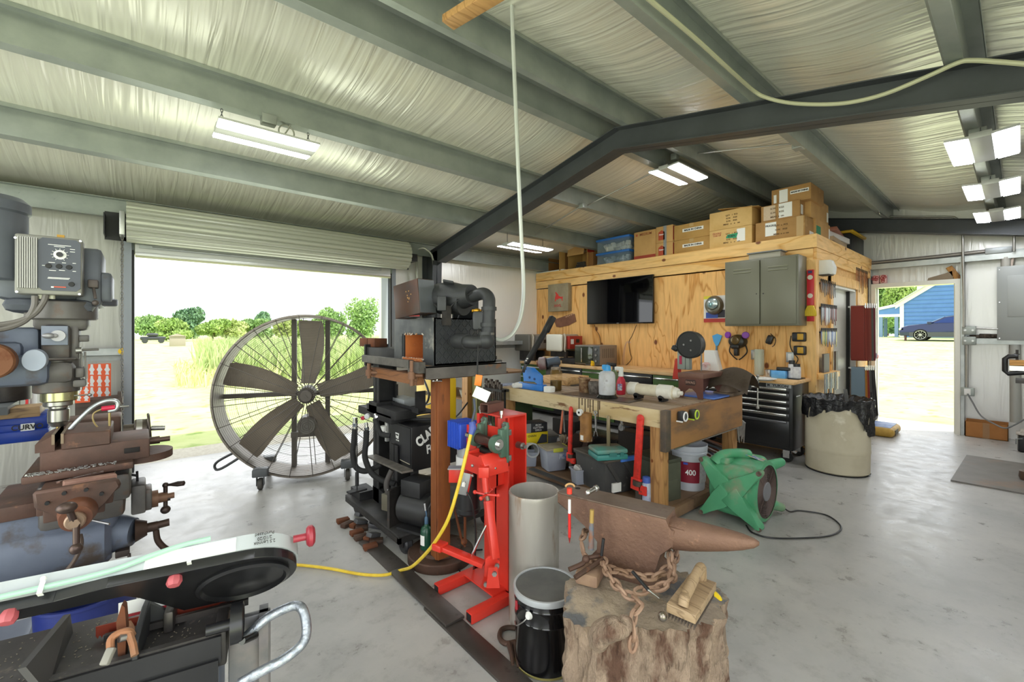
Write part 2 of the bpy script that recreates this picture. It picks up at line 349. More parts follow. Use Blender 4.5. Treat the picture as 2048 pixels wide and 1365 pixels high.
# purlins (zed sections)
def purlin(y,z,lab,mat=mGALV):
    m=MB(); t=.0025; x0,x1=XB,XE
    m.box(x0,x1,y-t,y+t,z,z+.2)
    s=-.2 if y>YRIDGE else .2
    m.prism([(0,0),(.066,s*.066),(.066,s*.066+.004),(0,.004)],(x0,y,z),Y3,Z3,(x1-x0,0,0))
    m.prism([(.066,s*.066),(.078,s*.078+.016),(.074,s*.078+.018),(.063,s*.066)],(x0,y,z),Y3,Z3,(x1-x0,0,0))
    m.prism([(0,0),(-.066,-s*.066),(-.066,-s*.066-.004),(0,-.004)],(x0,y,z+.197),Y3,Z3,(x1-x0,0,0))
    m.prism([(-.066,-s*.066),(-.072,-s*.066-.03),(-.069,-s*.066-.03),(-.062,-s*.066)],(x0,y,z+.197),Y3,Z3,(x1-x0,0,0))
    return struct('roof_purlin',m,mat,lab)
for y,l in zip(PUR,('galvanized zed purlin nearest the roll-up door','galvanized zed purlin that carries the short twin tube lamp','galvanized ridge purlin on the left roof slope')): purlin(y,rt(y),l)
for y,l in zip(PURR,('galvanized ridge purlin on the right roof slope','galvanized purlin with pale cable along it','galvanized purlin that carries the row of three lamps','galvanized purlin over the camera side')): purlin(y,rt(y),l)
m=MB(); m.box(XB,XE,5.82,5.826,2.52,2.70); m.box(XB,XE,5.75,5.826,2.695,2.70); m.box(XB,XE,5.77,5.826,2.52,2.525); m.box(XB,XE,5.826,5.99,2.66,2.664)
for i in range(9): m.cyl((-1.5+i*.17+(i%2)*.05,5.815,2.64-(i%2)*.01),(-1.5+i*.17+(i%2)*.05,5.82,2.64-(i%2)*.01),.008,n=8)
struct('eave_strut',m,mGALV,'galvanized eave strut above the roll-up door')
# rigid frames
def rafter(X,lab):
    m=MB(); yl,yr=5.8,YR_; d=.2; t=.004; hw=.078
    pl=[(yr,rt(yr)-d),(YRIDGE,rt(YRIDGE)-d),(5.55,rt(5.55)-d-.03),(yl,rt(yl)-d-.05),(yl,rt(yl)),(YRIDGE,rt(YRIDGE)),(yr,rt(yr))]
    m.prism(pl,(X-t,0,0),Y3,Z3,(2*t,0,0))
    def fl(a,b,th):
        m.prism([(a[0],a[1]),(b[0],b[1]),(b[0],b[1]+th),(a[0],a[1]+th)],(X-hw,0,0),Y3,Z3,(2*hw,0,0))
    fl(pl[0],pl[1],.007);fl(pl[1],pl[2],.007);fl(pl[4][::1],pl[5],-.007);fl(pl[5],pl[6],-.007)
    return struct('rigid_frame_rafter',m,mFRAME,lab)
rafter(3.38,'dark grey steel rafter bent at the ridge across the middle of the shop'); rafter(8.3,'dark grey steel rafter against the gable wall')
m=MB(); X=3.38
m.box(X-.004,X+.004,5.66,5.98,0,2.6); m.prism([(5.76,0),(5.767,0),(5.667,2.45),(5.66,2.45)],(X-.078,0,0),Y3,Z3,(.156,0,0)); m.box(X-.078,X+.078,5.965,5.975,0,2.62)
struct('frame_column',m,mFRAME,'dark grey steel column against the side wall')
m=MB(); m.box(8.296,8.304,5.6,5.98,0,2.6); m.box(8.22,8.38,5.6,5.61,0,2.5); struct('frame_column',m,mFRAME)
# girts (web lies flat) on side and gable walls
def girtx(x0,x1,z,lab=None):
    m=MB(); m.box(x0,x1,5.785,6.0,z,z+.004); m.box(x0,x1,5.785,5.789,z-.0,z+.07); m.box(x0,x1,5.99,5.995,z-.06,z); struct('wall_girt',m,mGALVL,lab)
girtx(XB,OX0-.1,1.16,'galvanized girt on the side wall beside the milling machine'); girtx(OX1+.1,5.7,1.16)
def girty(y0,y1,z,lab=None):
    m=MB(); m.box(8.42,8.6,y0,y1,z,z+.004); m.box(8.42,8.425,y0,y1,z-.07,z); m.box(8.59,8.595,y0,y1,z,z+.06); struct('wall_girt',m,mGALVL,lab)
girty(.54,1.515,2.4,'white galvanized girt above the walk door'); girty(YR_,.54,2.4,'white galvanized girt above the breaker panel'); girty(YR_,.53,1.30,'white galvanized girt at the foot of the breaker panel')
# walk door frame
m=MB()
m.box(8.42,8.62,DY0-.052,DY0,0,DZ+.06); m.box(8.42,8.62,DY1,DY1+.052,0,DZ+.06); m.box(8.42,8.62,DY0,DY1,DZ,DZ+.06); m.box(8.5,8.53,DY0,DY0+.015,0,DZ); m.box(8.5,8.53,DY1-.015,DY1,0,DZ)
d=struct('door_1',m,mDOORW,'pale steel frame of the open walk door in the gable wall')
m=MB(); m.box(8.415,8.598,.5,.534,0,2.33); m.box(8.415,8.598,1.486,1.51,0,2.33); struct('trim_1',m,mGALVL,'galvanized channel jambs beside the walk door')
m=MB(); m.box(8.62,8.78,DY1+.02,DY1+.06,.02,DZ); struct('door_2',m,mWHITE,'white edge of the walk door leaf swung outward')
# roll-up door
m=MB(); N=120
prof=[]
rr=lambda k:.192-(.016 if (k%6)==0 else (.004 if k%6 in(1,5) else 0))
pts=[(math.cos(2*PI*k/N)*rr(k),math.sin(2*PI*k/N)*rr(k)) for k in range(N)]
m.prism(pts,(-.09,5.53,2.44),Y3,Z3,(2.89,0,0)); m.sm=6
D=struct('door_3',m,M('#b9bbac',.35,.25),'rolled up pale steel curtain of the overhead door')
def dpart(n,mb,mat,lab=None):
    o=part(D,n,mb,mat,label=lab); return o
m=MB(); m.sm=25
z0=2.2; pr=[]
for k in range(7):
    zz=z0+.09+k*.03
    pr+= [(5.715+(.012 if k%2 else 0),zz),(5.715+(.012 if k%2 else 0),zz+.024)]
pr2=[(y+.004,z) for y,z in pr[::-1]]
m.prism(pr+pr2,(-.03,0,0),Y3,Z3,(2.68,0,0)); dpart('curtain',m,M('#a3a593',.4,.2))
m=MB(); m.box(-.03,2.65,5.68,5.735,2.15,2.185,.004); m.box(-.03,2.65,5.69,5.72,2.185,2.26); dpart('bottom_bar',m,mALU); m=MB(); m.box(-.03,2.65,5.685,5.73,2.135,2.15); dpart('weather_strip',m,M('#c9c9a4',.6))
m=MB(); m.box(-.02,2.64,5.70,5.72,2.26,2.28); m.cyl((.1,5.66,2.235),(2.5,5.66,2.235),.012); m.box(-.0,.28,5.655,5.67,2.222,2.25); dpart('latch_rod',m,mGALVL)
for x in(OX0-.05,OX1+.05):
    m=MB(); m.box(x-.03,x+.03,5.70,5.785,0,2.32); m.box(x-.05,x+.05,5.78,6.0,0,2.3)
    for k in range(8): m.cyl((x,5.698,.2+k*.28),(x,5.701,.2+k*.28),.009,n=8)
    dpart('guide_track',m,M('#8b9096',.4,.4))
    m=MB(); s=1 if x>1 else -1; m.box(x-s*.012-.012,x-s*.012+.012,5.785,6.03,0,2.2) ; m.box(x-s*.04-.008,x-s*.04+.008,5.70,5.74,0,2.2); dpart('jamb_seal',m,mRUB)
for x,n in((-.16,'chain_hoist'),(2.84,'axle_bracket')):
    m=MB(); m.box(x-.09,x+.09,5.70,5.72,2.28,2.55); m.box(x-.09,x-.08,5.5,5.7,2.3,2.5) if x<0 else m.box(x-.02,x+.08,5.42,5.7,2.36,2.46)
    dpart(n,m,mBLK)
m=MB(); m.cyl((-.12,5.53,2.44),(-.08,5.53,2.44),.03); m.cyl((2.79,5.53,2.44),(2.9,5.53,2.44),.025); dpart('axle',m,mGALV)
m=MB(); m.box(-.14,-.10,5.44,5.60,2.30,2.52,.006); dpart('chain_guard',m,mALU,'bright sheet metal chain guard')
m=MB()
for s in(0,1):
    n=0; z=2.30
    while z>(.55 if s else 1.0):
        y=5.47+s*.06; c=Vector((-.12,y,z)); o=X3 if n%2 else Y3
        m.tube([c+o*math.cos(t*PI/3)*.009+Z3*math.sin(t*PI/3)*.018 for t in range(6)],.0032,n=4,closed=True)
        z-=.026; n+=1
dpart('hand_chain',m,mSTEEL)
# chain keeper with yellow tag
# ---------------------------------------------------------------- outdoors
mGRASS=M('#b9c87a',.9,h2='#d6dc9f',sc=1.2,lo=.3,hi=.7,h3='#8fae55',sc3=3.5,lo3=.55,hi3=.7)
def gz(x,y):
    return -.04+max(0,min(1,(x-11)/30))*1.0*max(0,min(1,(14-y)/6))
m=MB(); m.grid(lambda u,v:((lambda x,y:(x,y,gz(x,y)))(-120+300*(u**1.0),-80+260*v)),150,130); m.sm=180
struct('ground',m,mGRASS,'pale sunlit mown grass outside')
m=MB(); m.box(-1.5,4.5,6.08,6.6,-.06,-.02); m.box(8.66,9.3,.3,1.9,-.06,-.02); struct('gravel_strip',m,M('#d9d3c4',.9,h2='#c7bfae',sc=30),'pale gravel strip along the slab')
# foliage helper: leafy crown made of many small leaf quads around lumps
def leafy(mb,c,rad,n,ls,lumps=9,seed=0):
    n=int(n*4)
    rg=random.Random(seed); c=Vector(c); L=[]
    for k in range(lumps):
        a=rg.uniform(0,2*PI); q=rg.uniform(.15,.62); L.append((c+Vector((math.cos(a)*q*rad[0],math.sin(a)*q*rad[1],rg.uniform(-.45,.55)*rad[2])),rg.uniform(.42,.62)))
    for k in range(n):
        lc,s=L[rg.randrange(lumps)]
        d=Vector((rg.gauss(0,1),rg.gauss(0,1),rg.gauss(0,1))).normalized()*(rg.random()**.35)
        p=lc+Vector((d.x*rad[0]*s,d.y*rad[1]*s,d.z*rad[2]*s))
        e=Euler((rg.uniform(0,6),rg.uniform(0,6),rg.uniform(0,6))).to_matrix(); w=ls*rg.uniform(.6,1.3)
        a=e@Vector((w,0,0)); b=e@Vector((0,w*.6,0)); mb.quad(p-a,p-b,p+a,p+b)
mLF=[M('#8fae5e',.8,h2='#a9bf72',sc=.5),M('#7fa35f',.8,h2='#a3c07f',sc=.5),M('#5f8563',.8,h2='#86a883',sc=.5),M('#a3b56a',.8,h2='#c2cc8c',sc=.5)]
mBARK=M('#6d5b48',.9,h2='#54463a',sc=6)
def tree(u,vb,vt,t,wpx,k,lab,n=900,seed=1,grp='trees and bushes beyond the field'):
    b=at(u,vb,t=t); b.z=gz(b.x,b.y); top=at(u,vt,t=t); h=top.z-b.z; w=wpx/FPX*t/2
    r=root('tree',lab,'tree',b,0,grp)
    mb=MB(); mb.tube([b,b+Vector((.05*h,0,h*.3)),b+Vector((-.03*h,.02*h,h*.6))],[h*.03,h*.022,h*.012],n=7); part(r,'trunk',mb,mBARK)
    mb=MB(); leafy(mb,b+Vector((0,0,h*.52)),(w*.8,w*.8,h*.5),n,max(.09,t*.0034),8,seed); part(r,'crown',mb,mLF[k])
T_=[(300,664,632,70,90,1,'low green tree beside the left jamb of the roll-up door'),(345,664,640,62,100,0,'yellow green bush in front of the tall dark tree'),(378,664,617,80,66,2,'tall dark tree standing above the bushes at the left of the field'),
(425,664,636,66,80,0,'pale green tree right of the tall dark tree'),(470,664,640,70,80,3,'pale yellowish bush in the middle of the field edge'),(515,664,636,74,80,1,'green bush behind the reeds above the big fan'),(522,664,624,95,46,2,'dark round topped tree far behind the reeds'),
(568,664,640,72,80,3,'pale bush behind the top of the fan ring'),(620,664,634,66,80,0,'light green bush left of the large tree near the right jamb'),(665,666,612,50,90,1,'bright green tree next to the largest tree'),(728,668,603,44,110,1,'largest green tree seen at the right jamb of the roll-up door')]
for i,a in enumerate(T_): tree(*a,n=1200,seed=20+i)
# reeds
def reeds(lab,x0,x1,t0,t1,n,hh,mat,seed,cat='reeds'):
    rg=random.Random(seed); m=MB()
    for k in range(n):
        t=rg.uniform(t0,t1); u=rg.uniform(x0,x1)
        p=at(u,700,t=t); p.z=-.04; h=hh*rg.uniform(.6,1.1); w=.012+.0012*t; lean=Vector((rg.gauss(0,.16),rg.gauss(0,.16),1))*h
        a=rg.uniform(0,PI); s=Vector((math.cos(a),math.sin(a),0))*w
        m.quad(p-s,p+s,p+lean*.6+s*.8,p+lean*.6-s*.8); m.quad(p+lean*.6-s*.8,p+lean*.6+s*.8,p+lean+Vector((rg.gauss(0,.08),0,-.02)))
    single('reeds',lab,cat,m,mat,None,'stuff')
reeds('tall green reeds growing behind the big drum fan',395,790,13,24,4200,1.22,M('#a9c07a',.8,h2='#d0d9a4',sc=2),5)
reeds('short yellow grass in front of the tall reeds',350,560,11,16,600,.5,M('#dcdca8',.8,h2='#d0d69a',sc=2),6)
# small things in the field
p=at(355,676,t=42); m=MB(); m.box(p.x-.6,p.x+.6,p.y-.5,p.y+.5,-.04,.9,.03); m.prism([(-.7,0),(.7,0),(0,.25)],(p.x,p.y-.6,.9),X3,Z3,(0,1.2,0)); single('utility_box','small grey brown box standing in the field','box',m,M('#a39a90',.7))
p=at(306,671,t=52); m=MB(); m.box(p.x-1.2,p.x+1.2,p.y-.6,p.y+.6,.35,.75,.15); m.box(p.x-.6,p.x+.5,p.y-.5,p.y+.5,.75,1.15,.2)
for s in(-.75,.75): m.cyl((p.x+s,p.y-.65,.26),(p.x+s,p.y+.65,.26),.3,n=12)
single('parked_car','tiny dark car parked far out in the field','car',m,M('#3a3d42',.3))
# ---- blue house through the walk door
HX=42.0
def hp(u,v): return at(u,v,X=HX)
b0=hp(1802,672); zb=.97
mSID=M('#5f8bc8',.6,h2='#5a84c0',sc=2)
r=root('house','blue clapboard house with white trim seen through the walk door','house',(HX,b0.y,zb))
ye=b0.y; ze=hp(1802,609).z; yr=ye-6; zr=ze+6*.74
m=MB(); m.prism([(ye,zb),(yr-6,zb),(yr-6,ze),(yr,zr),(ye,ze)],(HX,0,0),Y3,Z3,(9,0,0)); part(r,'wall',m,mSID)
m=MB()
for k in range(18):
    z=zb+.1+k*.28; yy=ye if z<ze else ye-(z-ze)/.74
    m.prism([(0,0),(.05,0),(.0,.27)],(HX,0,z),(-1,0,0),Z3,(0,0,0)) if 0 else m.box(HX-.03,HX,yr-5,yy-.08,z,z+.03)
part(r,'siding',m,M('#557fba',.6))
m=MB(); m.box(HX-.06,HX+.05,ye-.16,ye+.06,zb,ze+.1); m.prism([(ye+.3,ze-.32),(yr,zr-.1),(yr,zr+.28),(ye+.3,ze+.06)],(HX-.12,0,0),Y3,Z3,(.2,0,0)); part(r,'white_trim',m,mWHITE)
m=MB(); m.prism([(ye+.35,ze+.06),(yr,zr+.28),(yr-6.4,ze+.06),(yr-6.4,ze-.02),(yr,zr+.2),(ye+.35,ze-.02)],(HX-.3,0,0),Y3,Z3,(9.6,0,0)); part(r,'roof',m,mLGREY)
pe=hp(1757,621); m=MB(); m.prism([(ye,ze-.1),(pe.y+1.6,pe.z-.35),(pe.y+1.6,pe.z-.2),(ye,ze+.12)],(HX-.1,0,0),Y3,Z3,(5,0,0)); part(r,'porch_roof',m,mWHITE)
m=MB(); pz=hp(1780,629).z; m.prism([(ye,pz),(pe.y+1.4,pz),(pe.y+1.4,pe.z-.3),(ye,ze-.12)],(HX-.02,0,0),Y3,Z3,(.06,0,0)); part(r,'porch_gable',m,mSID)
m=MB(); m.box(HX-.05,HX+.1,ye,pe.y+1.5,pz-.2,pz); part(r,'porch_beam',m,mWHITE)
for u,x in((1793,HX+.05),(1771,HX+3),(1762,HX+.05)):
    q=at(u,665,X=x); m=MB(); m.box(q.x-.1,q.x+.1,q.y-.1,q.y+.1,zb-.1,pz-.21); part(r,'porch_post',m,M('#7d97b8',.6))
for u,vt,t,w,k,l in((1772,520,70,90,1,'tall leafy tree behind the porch of the blue house'),(1800,560,62,80,0,'light green tree above the roof of the blue house'),(1765,615,55,60,1,'green bush seen between the porch posts'),(1795,625,58,40,2,'dark bush seen beside the corner of the blue house')): tree(u,668,vt,t,w,k,l,n=2200,seed=77+u,grp=None)
m=MB(); m.prism([(26,-12),(38.5,-12),(40,9),(28,9)],(0,0,0),X3,Y3,(0,0,.02)); 
for v in m.bm.verts: v.co.z+=gz(v.co.x,v.co.y)+.02
struct('driveway',m,M('#f1efe8',.8),'pale concrete drive in front of the blue house')
# ---- parked crossover car
cx=at(1845,684,t=27); cz=gz(cx.x,cx.y)+.01
r=root('car','dark blue crossover car parked by the blue house','car',(cx.x,cx.y,cz))
def cp(y,z): return (cx.y+y,cz+z)
mPNT=M('#1f2c55',.15,.3,coat=.6); 
body=[(.95,.28),(1.0,.55),(.9,.78),(.55,.92),(-.25,1.02),(-2.4,1.06),(-3.6,1.0),(-3.75,.5),(-3.6,.25)]
m=MB(); m.prism([cp(*q) for q in body],(cx.x-.9,0,0),Y3,Z3,(1.8,0,0),b=.06,seg=2); part(r,'body',m,mPNT)
gl=[(-.3,1.0),(-1.05,1.42),(-1.7,1.52),(-2.7,1.48),(-3.4,1.05)]
m=MB(); m.prism([cp(*q) for q in gl],(cx.x-.72,0,0),Y3,Z3,(1.44,0,0),b=.05,seg=2); part(r,'cabin',m,mPNT)
m=MB(); m.prism([cp(*q) for q in((-.55,1.05),(-1.1,1.36),(-1.62,1.44),(-1.62,1.05))],(cx.x-.76,0,0),Y3,Z3,(.05,0,0)); m.prism([cp(*q) for q in((-1.7,1.05),(-1.7,1.44),(-2.6,1.4),(-2.8,1.05))],(cx.x-.76,0,0),Y3,Z3,(.05,0,0)); part(r,'side_window',m,M('#27408a',.08,.2))
m=MB(); m.prism([cp(*q) for q in((-.36,1.03),(-1.0,1.4),(-1.02,1.43),(-.3,1.04))],(cx.x-.66,0,0),Y3,Z3,(1.32,0,0)); part(r,'windshield',m,M('#9fb4d8',.08))
m=MB(); m.box(cx.x-.93,cx.x-.88,cx.y-3.4,cx.y+.5,cz+.22,cz+.5); part(r,'lower_cladding',m,M('#4c4f55',.5))
m=MB(); m.box(cx.x-.9,cx.x-.6,cx.y+.75,cx.y+.99,cz+.62,cz+.76,.03); part(r,'headlight',m,mCHROME)
m=MB(); m.box(cx.x-1.02,cx.x-.86,cx.y-.5,cx.y-.3,cz+1.0,cz+1.14,.03); part(r,'side_mirror',m,mPNT)
for y in(0,-2.75):
    for x in(cx.x-.93,cx.x+.68):
        m=MB(); m.cyl((x,cx.y+y,cz+.34),(x+.25,cx.y+y,cz+.34),.35,n=24,bev=.03); w=part(r,'wheel',m,mRUB)
        if x<cx.x:
            m=MB(); m.cyl((x-.012,cx.y+y,cz+.34),(x,cx.y+y,cz+.34),.07,n=14)
            for k in range(10):
                a=2*PI*k/10; m.bar((x-.01,cx.y+y,cz+.34),(x-.01,cx.y+y+math.cos(a)*.25,cz+.34+math.sin(a)*.25),.05,.012)
            m.tube([(x-.01,cx.y+y+math.cos(a*PI/10)*.26,cz+.34+math.sin(a*PI/10)*.26) for a in range(20)],.015,n=5,closed=True); part(w,'rim',m,mALU)
q=at(1811,655,t=27); m=MB(); m.cyl((q.x,q.y,gz(q.x,q.y)),(q.x,q.y,q.z+.0),.06,n=10); m.sph((q.x,q.y,q.z),.07); single('bollard','thin dark post standing in front of the dark car','post',m,M('#5a3a38',.6))
# ---------------------------------------------------------------- big drum fan
mFAN=M('#8a8278',.55,.25,h2='#7a7268',sc=6,h3='#77604d',sc3=10); mFAND=M('#5d5750',.55,.2)
fc=at(612,792,t=4.02); fc.z=.80; FR=.735
fa=R(-20.5); r=root('drum_fan','very large drum fan on casters with five wide blades behind a wire grille','fan',(fc.x,fc.y,0),fa)
def fm(): return MB()   # local frame: x along disc, y back (away from camera), z up
zc0=fc.z; 
m=fm(); 
def ring(mb,r0,r1,y0,y1,n=64): mb.lathe([(r0,y0),(r1,y0),(r1,y1),(r0,y1),(r0,y0)],(0,0,zc0),(0,1,0),n)
ring(m,FR-.004,FR,0,.34); m.lathe([(FR,-.012),(FR+.018,-.006),(FR+.018,.02),(FR,.026)],(0,0,zc0),(0,1,0),64); m.lathe([(FR,.31),(FR+.016,.32),(FR+.016,.34),(FR,.35)],(0,0,zc0),(0,1,0),64)
part(r,'drum',m,mFAN,True)
def grille(y,n,rr=.0026):
    m=fm()
    for k in range(n):
        q=.06+(FR-.065)*k/(n-1); m.tube([(math.cos(2*PI*i/48)*q,y,zc0+math.sin(2*PI*i/48)*q) for i in range(48)],rr,n=3,closed=True)
    for k in range(24):
        a=2*PI*(k+.3)/24; m.cyl((math.cos(a)*.06,y-.004,zc0+math.sin(a)*.06),(math.cos(a)*(FR+.01),y-.004,zc0+math.sin(a)*(FR+.01)),.0036,n=5)
    return m
part(r,'front_grille',grille(-.01,46,.0012),mFAND,True); part(r,'rear_grille',grille(.36,9,.0018),mFAND,True)
for ang in(88,162,17,225,298):
    m=fm(); a0=R(ang)
    def bl(u,v,a0=a0):
        q=.10+.60*u; w=(.075+.042*math.sin(min(1,u*1.1)*PI/2))*(1-.1*(u>.97)); s=(v-.5)*2*w
        tw=.55-.25*u; yy=.15+math.sin(tw)*s*.9+.02*math.cos(v*PI); x=q; z=s*math.cos(tw)-.03*math.sin(u*PI)
        return (math.cos(a0)*x-math.sin(a0)*z,yy,zc0+math.sin(a0)*x+math.cos(a0)*z)
    m.grid(bl,14,8); bm=m.bm; bmesh.ops.solidify(bm,geom=bm.faces[:],thickness=.012); m.sm=50
    part(r,'blade',m,M('#978d80',.5,.1,h2='#8a8175',sc=5),True)
m=fm(); m.cyl((0,.02,zc0),(0,.26,zc0),.075,n=24,bev=.01); m.cyl((0,-.02,zc0),(0,.02,zc0),.055,n=20,bev=.006); m.prism([(-.014,-.014),(.014,-.014),(0,.014)],(0,-.024,zc0),X3,Z3,(0,.003,0)); part(r,'hub',m,mFAND,True)
m=fm(); 
for x in(-.13,.17): m.box(x-.022,x+.022,.27,.32,zc0-math.sqrt(FR**2-x*x)+.01,zc0+math.sqrt(FR**2-x*x)-.01)
m.box(-FR+.01,FR-.01,.28,.325,zc0-.03,zc0+.012); m.box(-.15,.19,.2,.33,zc0-.42,zc0-.37); part(r,'support_frame',m,mFAND,True)
m=fm(); m.cyl((0.0,.05,zc0-.29),(0.0,.27,zc0-.29),.085,n=24,bev=.012)
for k in range(4): m.tube([(math.cos(a*PI/10)*(.018+.018*k),.048,zc0-.29+math.sin(a*PI/10)*(.018+.018*k)) for a in range(20)],.003,n=4,closed=True)
m.box(-.05,.05,.1,.2,zc0-.38,zc0-.36); part(r,'motor',m,M('#75716a',.5,.3),True)
for x,y in((-.36,-.05),(.36,-.05),(-.36,.36),(.36,.36)):
    m=fm(); zb=zc0-math.sqrt(FR**2-x*x)
    m.box(x-.06,x+.06,y-.05,y+.05,.12,zb+.03,.01); m.box(x-.03,x-.024,y-.03,y+.02,.04,.13); m.box(x+.024,x+.03,y-.03,y+.02,.04,.13); c=part(r,'caster',m,mDGREY,True)
    m=fm(); m.cyl((x-.02,y,.052),(x+.02,y,.052),.052,n=20,bev=.008); part(c,'wheel',m,M('#4b4843',.7),True)
m=fm(); m.tube(catmull([(-.55,.33,.30),(-.78,.36,.18),(-.80,.34,.12),(-.74,.32,.12),(-.52,.28,.26)],5),.012,n=8); part(r,'push_handle',m,mBLK,True)
# ---------------------------------------------------------------- milling machine (left edge)
YM=2.5
ml=root('milling_machine','worn grey vertical milling machine at the left edge of the shop','machine',(-.62,2.55,0))
m=MB(); m.box(-1.25,-.35,2.2,2.9,0,.12,.02); m.box(-1.15,-.66,2.3,2.8,.12,1.2,.05); part(ml,'column',m,mMILLB)
# ram and head adapter
m=MB(); m.box(-1.2,-.33,2.42,2.66,1.27,1.36,.02); m.cyl((-.46,2.30,1.31),(-.46,2.66,1.31),.085,n=24,bev=.01); boxY(m,-60,100,712,776,2.40,.22,b=.03); boxY(m,-40,80,655,720,2.44,.18,b=.02); part(ml,'ram',m,mMILLB)
c=at(-22,724,Y=2.28); m=MB(); m.cyl((c.x,2.27,c.z),(c.x,2.33,c.z),.062,n=28,bev=.006); part(ml,'ram_cover',m,M('#7a5036',.75,.2,h2='#7d8ca0',sc=6,lo=.55,hi=.62,h3='#6b3d22',sc3=14),label='rusty round cover on the ram')
c=at(69,721,Y=2.33); m=MB(); m.lathe([(0,0),(.038,0),(.04,.006),(.04,.05),(0,.05)],(c.x,2.32,c.z),(0,1,0),28,sx=.8,sy=1); part(ml,'oval_cover',m,M('#9fa9bd',.5,.1,h2='#a7afbf',sc=5,h3='#8a7b62',sc3=9))
m=MB(); 
def CY(mb,u,v0,v1,Y,rpx,n=28,bev=.004,r2=None):
    a=at(u,v0,Y=Y);b=at(u,v1,Y=Y); t=CC*a.x+SS*a.y; r_=rpx/FPX*t
    mb.cyl((a.x,Y,a.z),(a.x,Y,b.z),r_,n=n,bev=bev) if r2 is None else mb.cyl((a.x,Y,a.z),(a.x,Y,b.z),r_,r2/FPX*t,n=n); return a.x,a.z,b.z,r_
# head castings
CY(m,125,604,640,YM,52); boxY(m,64,176,622,662,2.44,.14,b=.02); boxY(m,80,142,650,724,2.42,.18,b=.02); boxY(m,72,150,722,770,2.42,.18,b=.03); CY(m,114,715,784,YM,34); boxY(m,140,158,650,720,2.44,.1,b=.008)
boxY(m,150,168,736,756,2.44,.08,b=.006); boxY(m,145,172,760,775,2.44,.08,b=.006); boxY(m,150,178,671,684,2.45,.05,b=.004); part(ml,'spindle_head',m,mMILL)
m=MB(); boxY(m,82,136,652,691,2.405,.02,b=.003); part(ml,'feed_plate',m,M('#8f97a8',.5,.15,h2='#848b9b',sc=6,h3='#6f5d50',sc3=10))
m=MB(); c=at(116,672,Y=2.39); m.cyl((c.x,2.385,c.z),(c.x,2.405,c.z),.021,n=20); q=at(97,672,Y=2.38); m.bar((q.x,2.378,q.z),(c.x,2.383,c.z),.02,.014,b=.005); m.sph((q.x,2.375,q.z),.012,sc=(1.5,1,.9)); part(ml,'feed_lever',m,M('#a3a2a6',.4,.4))
m=MB(); a=at(95,719,Y=2.36);b=at(150,718,Y=2.42); m.cyl(a,b,.0045,n=8); a=at(158,701,Y=2.4); b=at(197,699,Y=2.42); m.cyl(a,b,.005,n=8); m.cyl(at(152,702,Y=2.4),at(164,701,Y=2.4),.012,n=12); 
for u,va,vb in((163,700,780),(170,704,770)): m.cyl(at(u,va,Y=2.46),at(u,vb,Y=2.46),.0035,n=8)
m.cyl(at(148,792,Y=2.45),at(178,790,Y=2.45),.003,n=6); m.sph(at(180,790,Y=2.45),.007); part(ml,'control_rod',m,mSTEEL)
m=MB(); x,z0,z1,rq=CY(m,119,780,802,YM,27); qx=x; part(ml,'quill',m,M('#b9b58c',.25,.9))
m=MB(); CY(m,117,801,812,YM,22); CY(m,117,810,818,YM,14); CY(m,117,818,844,YM,16,n=32); CY(m,117,844,853,YM,16,r2=10); part(ml,'drill_chuck',m,M('#a8a6a2',.3,.9))
m=MB(); CY(m,117,852,884,YM,3.2,n=8,bev=0); part(ml,'drill_bit',m,M('#b49a52',.35,.9))
# belt housing, motor, drive box
m=MB(); boxY(m,-20,168,470,606,2.43,.34,b=.05); boxY(m,150,204,496,612,2.44,.28,b=.014); boxY(m,190,224,545,604,2.45,.22,b=.012); CY(m,196,598,612,2.55,30); boxY(m,0,190,596,626,2.42,.34,b=.03); part(ml,'belt_housing',m,M('#62666f',.45,.3,h2='#555962',sc=4,h3='#55483f',sc3=6))
m=MB(); CY(m,-28,418,560,2.45,58); CY(m,-28,392,432,2.45,62,bev=.02); part(ml,'spindle_motor',m,M('#6a6f79',.45,.3,h2='#5e636d',sc=4))
m=MB(); a=at(186,570,Y=2.40); m.box(a.x-.015,a.x+.015,2.39,2.46,a.z-.012,a.z+.02,.004); m.cyl(a,at(191,598,Y=2.39),.005,n=8); m.sph(at(191,606,Y=2.39),.011); part(ml,'brake_lever',m,M('#5c5350',.5,.4))
vf=MB(); boxY(vf,28,165,472,590,2.34,.085,b=.008); vd=part(ml,'drive_box',vf,M('#8b8a85',.4,.3))
x0=at(36,530,Y=2.33).x; x1=at(73,530,Y=2.33).x; zt=at(96,478,Y=2.33).z; zb=at(96,578,Y=2.33).z
m=MB()
for k in range(9): xx=x0+(x1-x0)*k/8; m.box(xx-.0018,xx+.0018,2.325,2.342,zb,zt)
part(vd,'cooling_fins',m,M('#a4a39e',.4,.4))
px0=at(75,530,Y=2.33).x; px1=at(161,530,Y=2.33).x; zt=at(118,478,Y=2.33).z; zb=at(118,582,Y=2.33).z; k=.012
m=MB(); m.prism([(px0+k,zb),(px1-k,zb),(px1,zb+k),(px1,zt-k),(px1-k,zt),(px0+k,zt),(px0,zt-k),(px0,zb+k)],(0,2.332,0),X3,Z3,(0,.01,0)); part(vd,'control_panel',m,M('#4e525d',.45))
def vp(u,v): return at(u,v,Y=2.331)
m=MB(); c=vp(120,510); m.lathe([(0,-.002),(.0175,-.002),(.0175,.002),(0,.002)],c,(0,1,0),20); 
for k in range(11): a=R(-60+30*k); m.bx((c.x+math.cos(a)*.021,2.330,c.z+math.sin(a)*.021),(.005,.002,.0014),Matrix.Rotation(-a,4,'Y'))
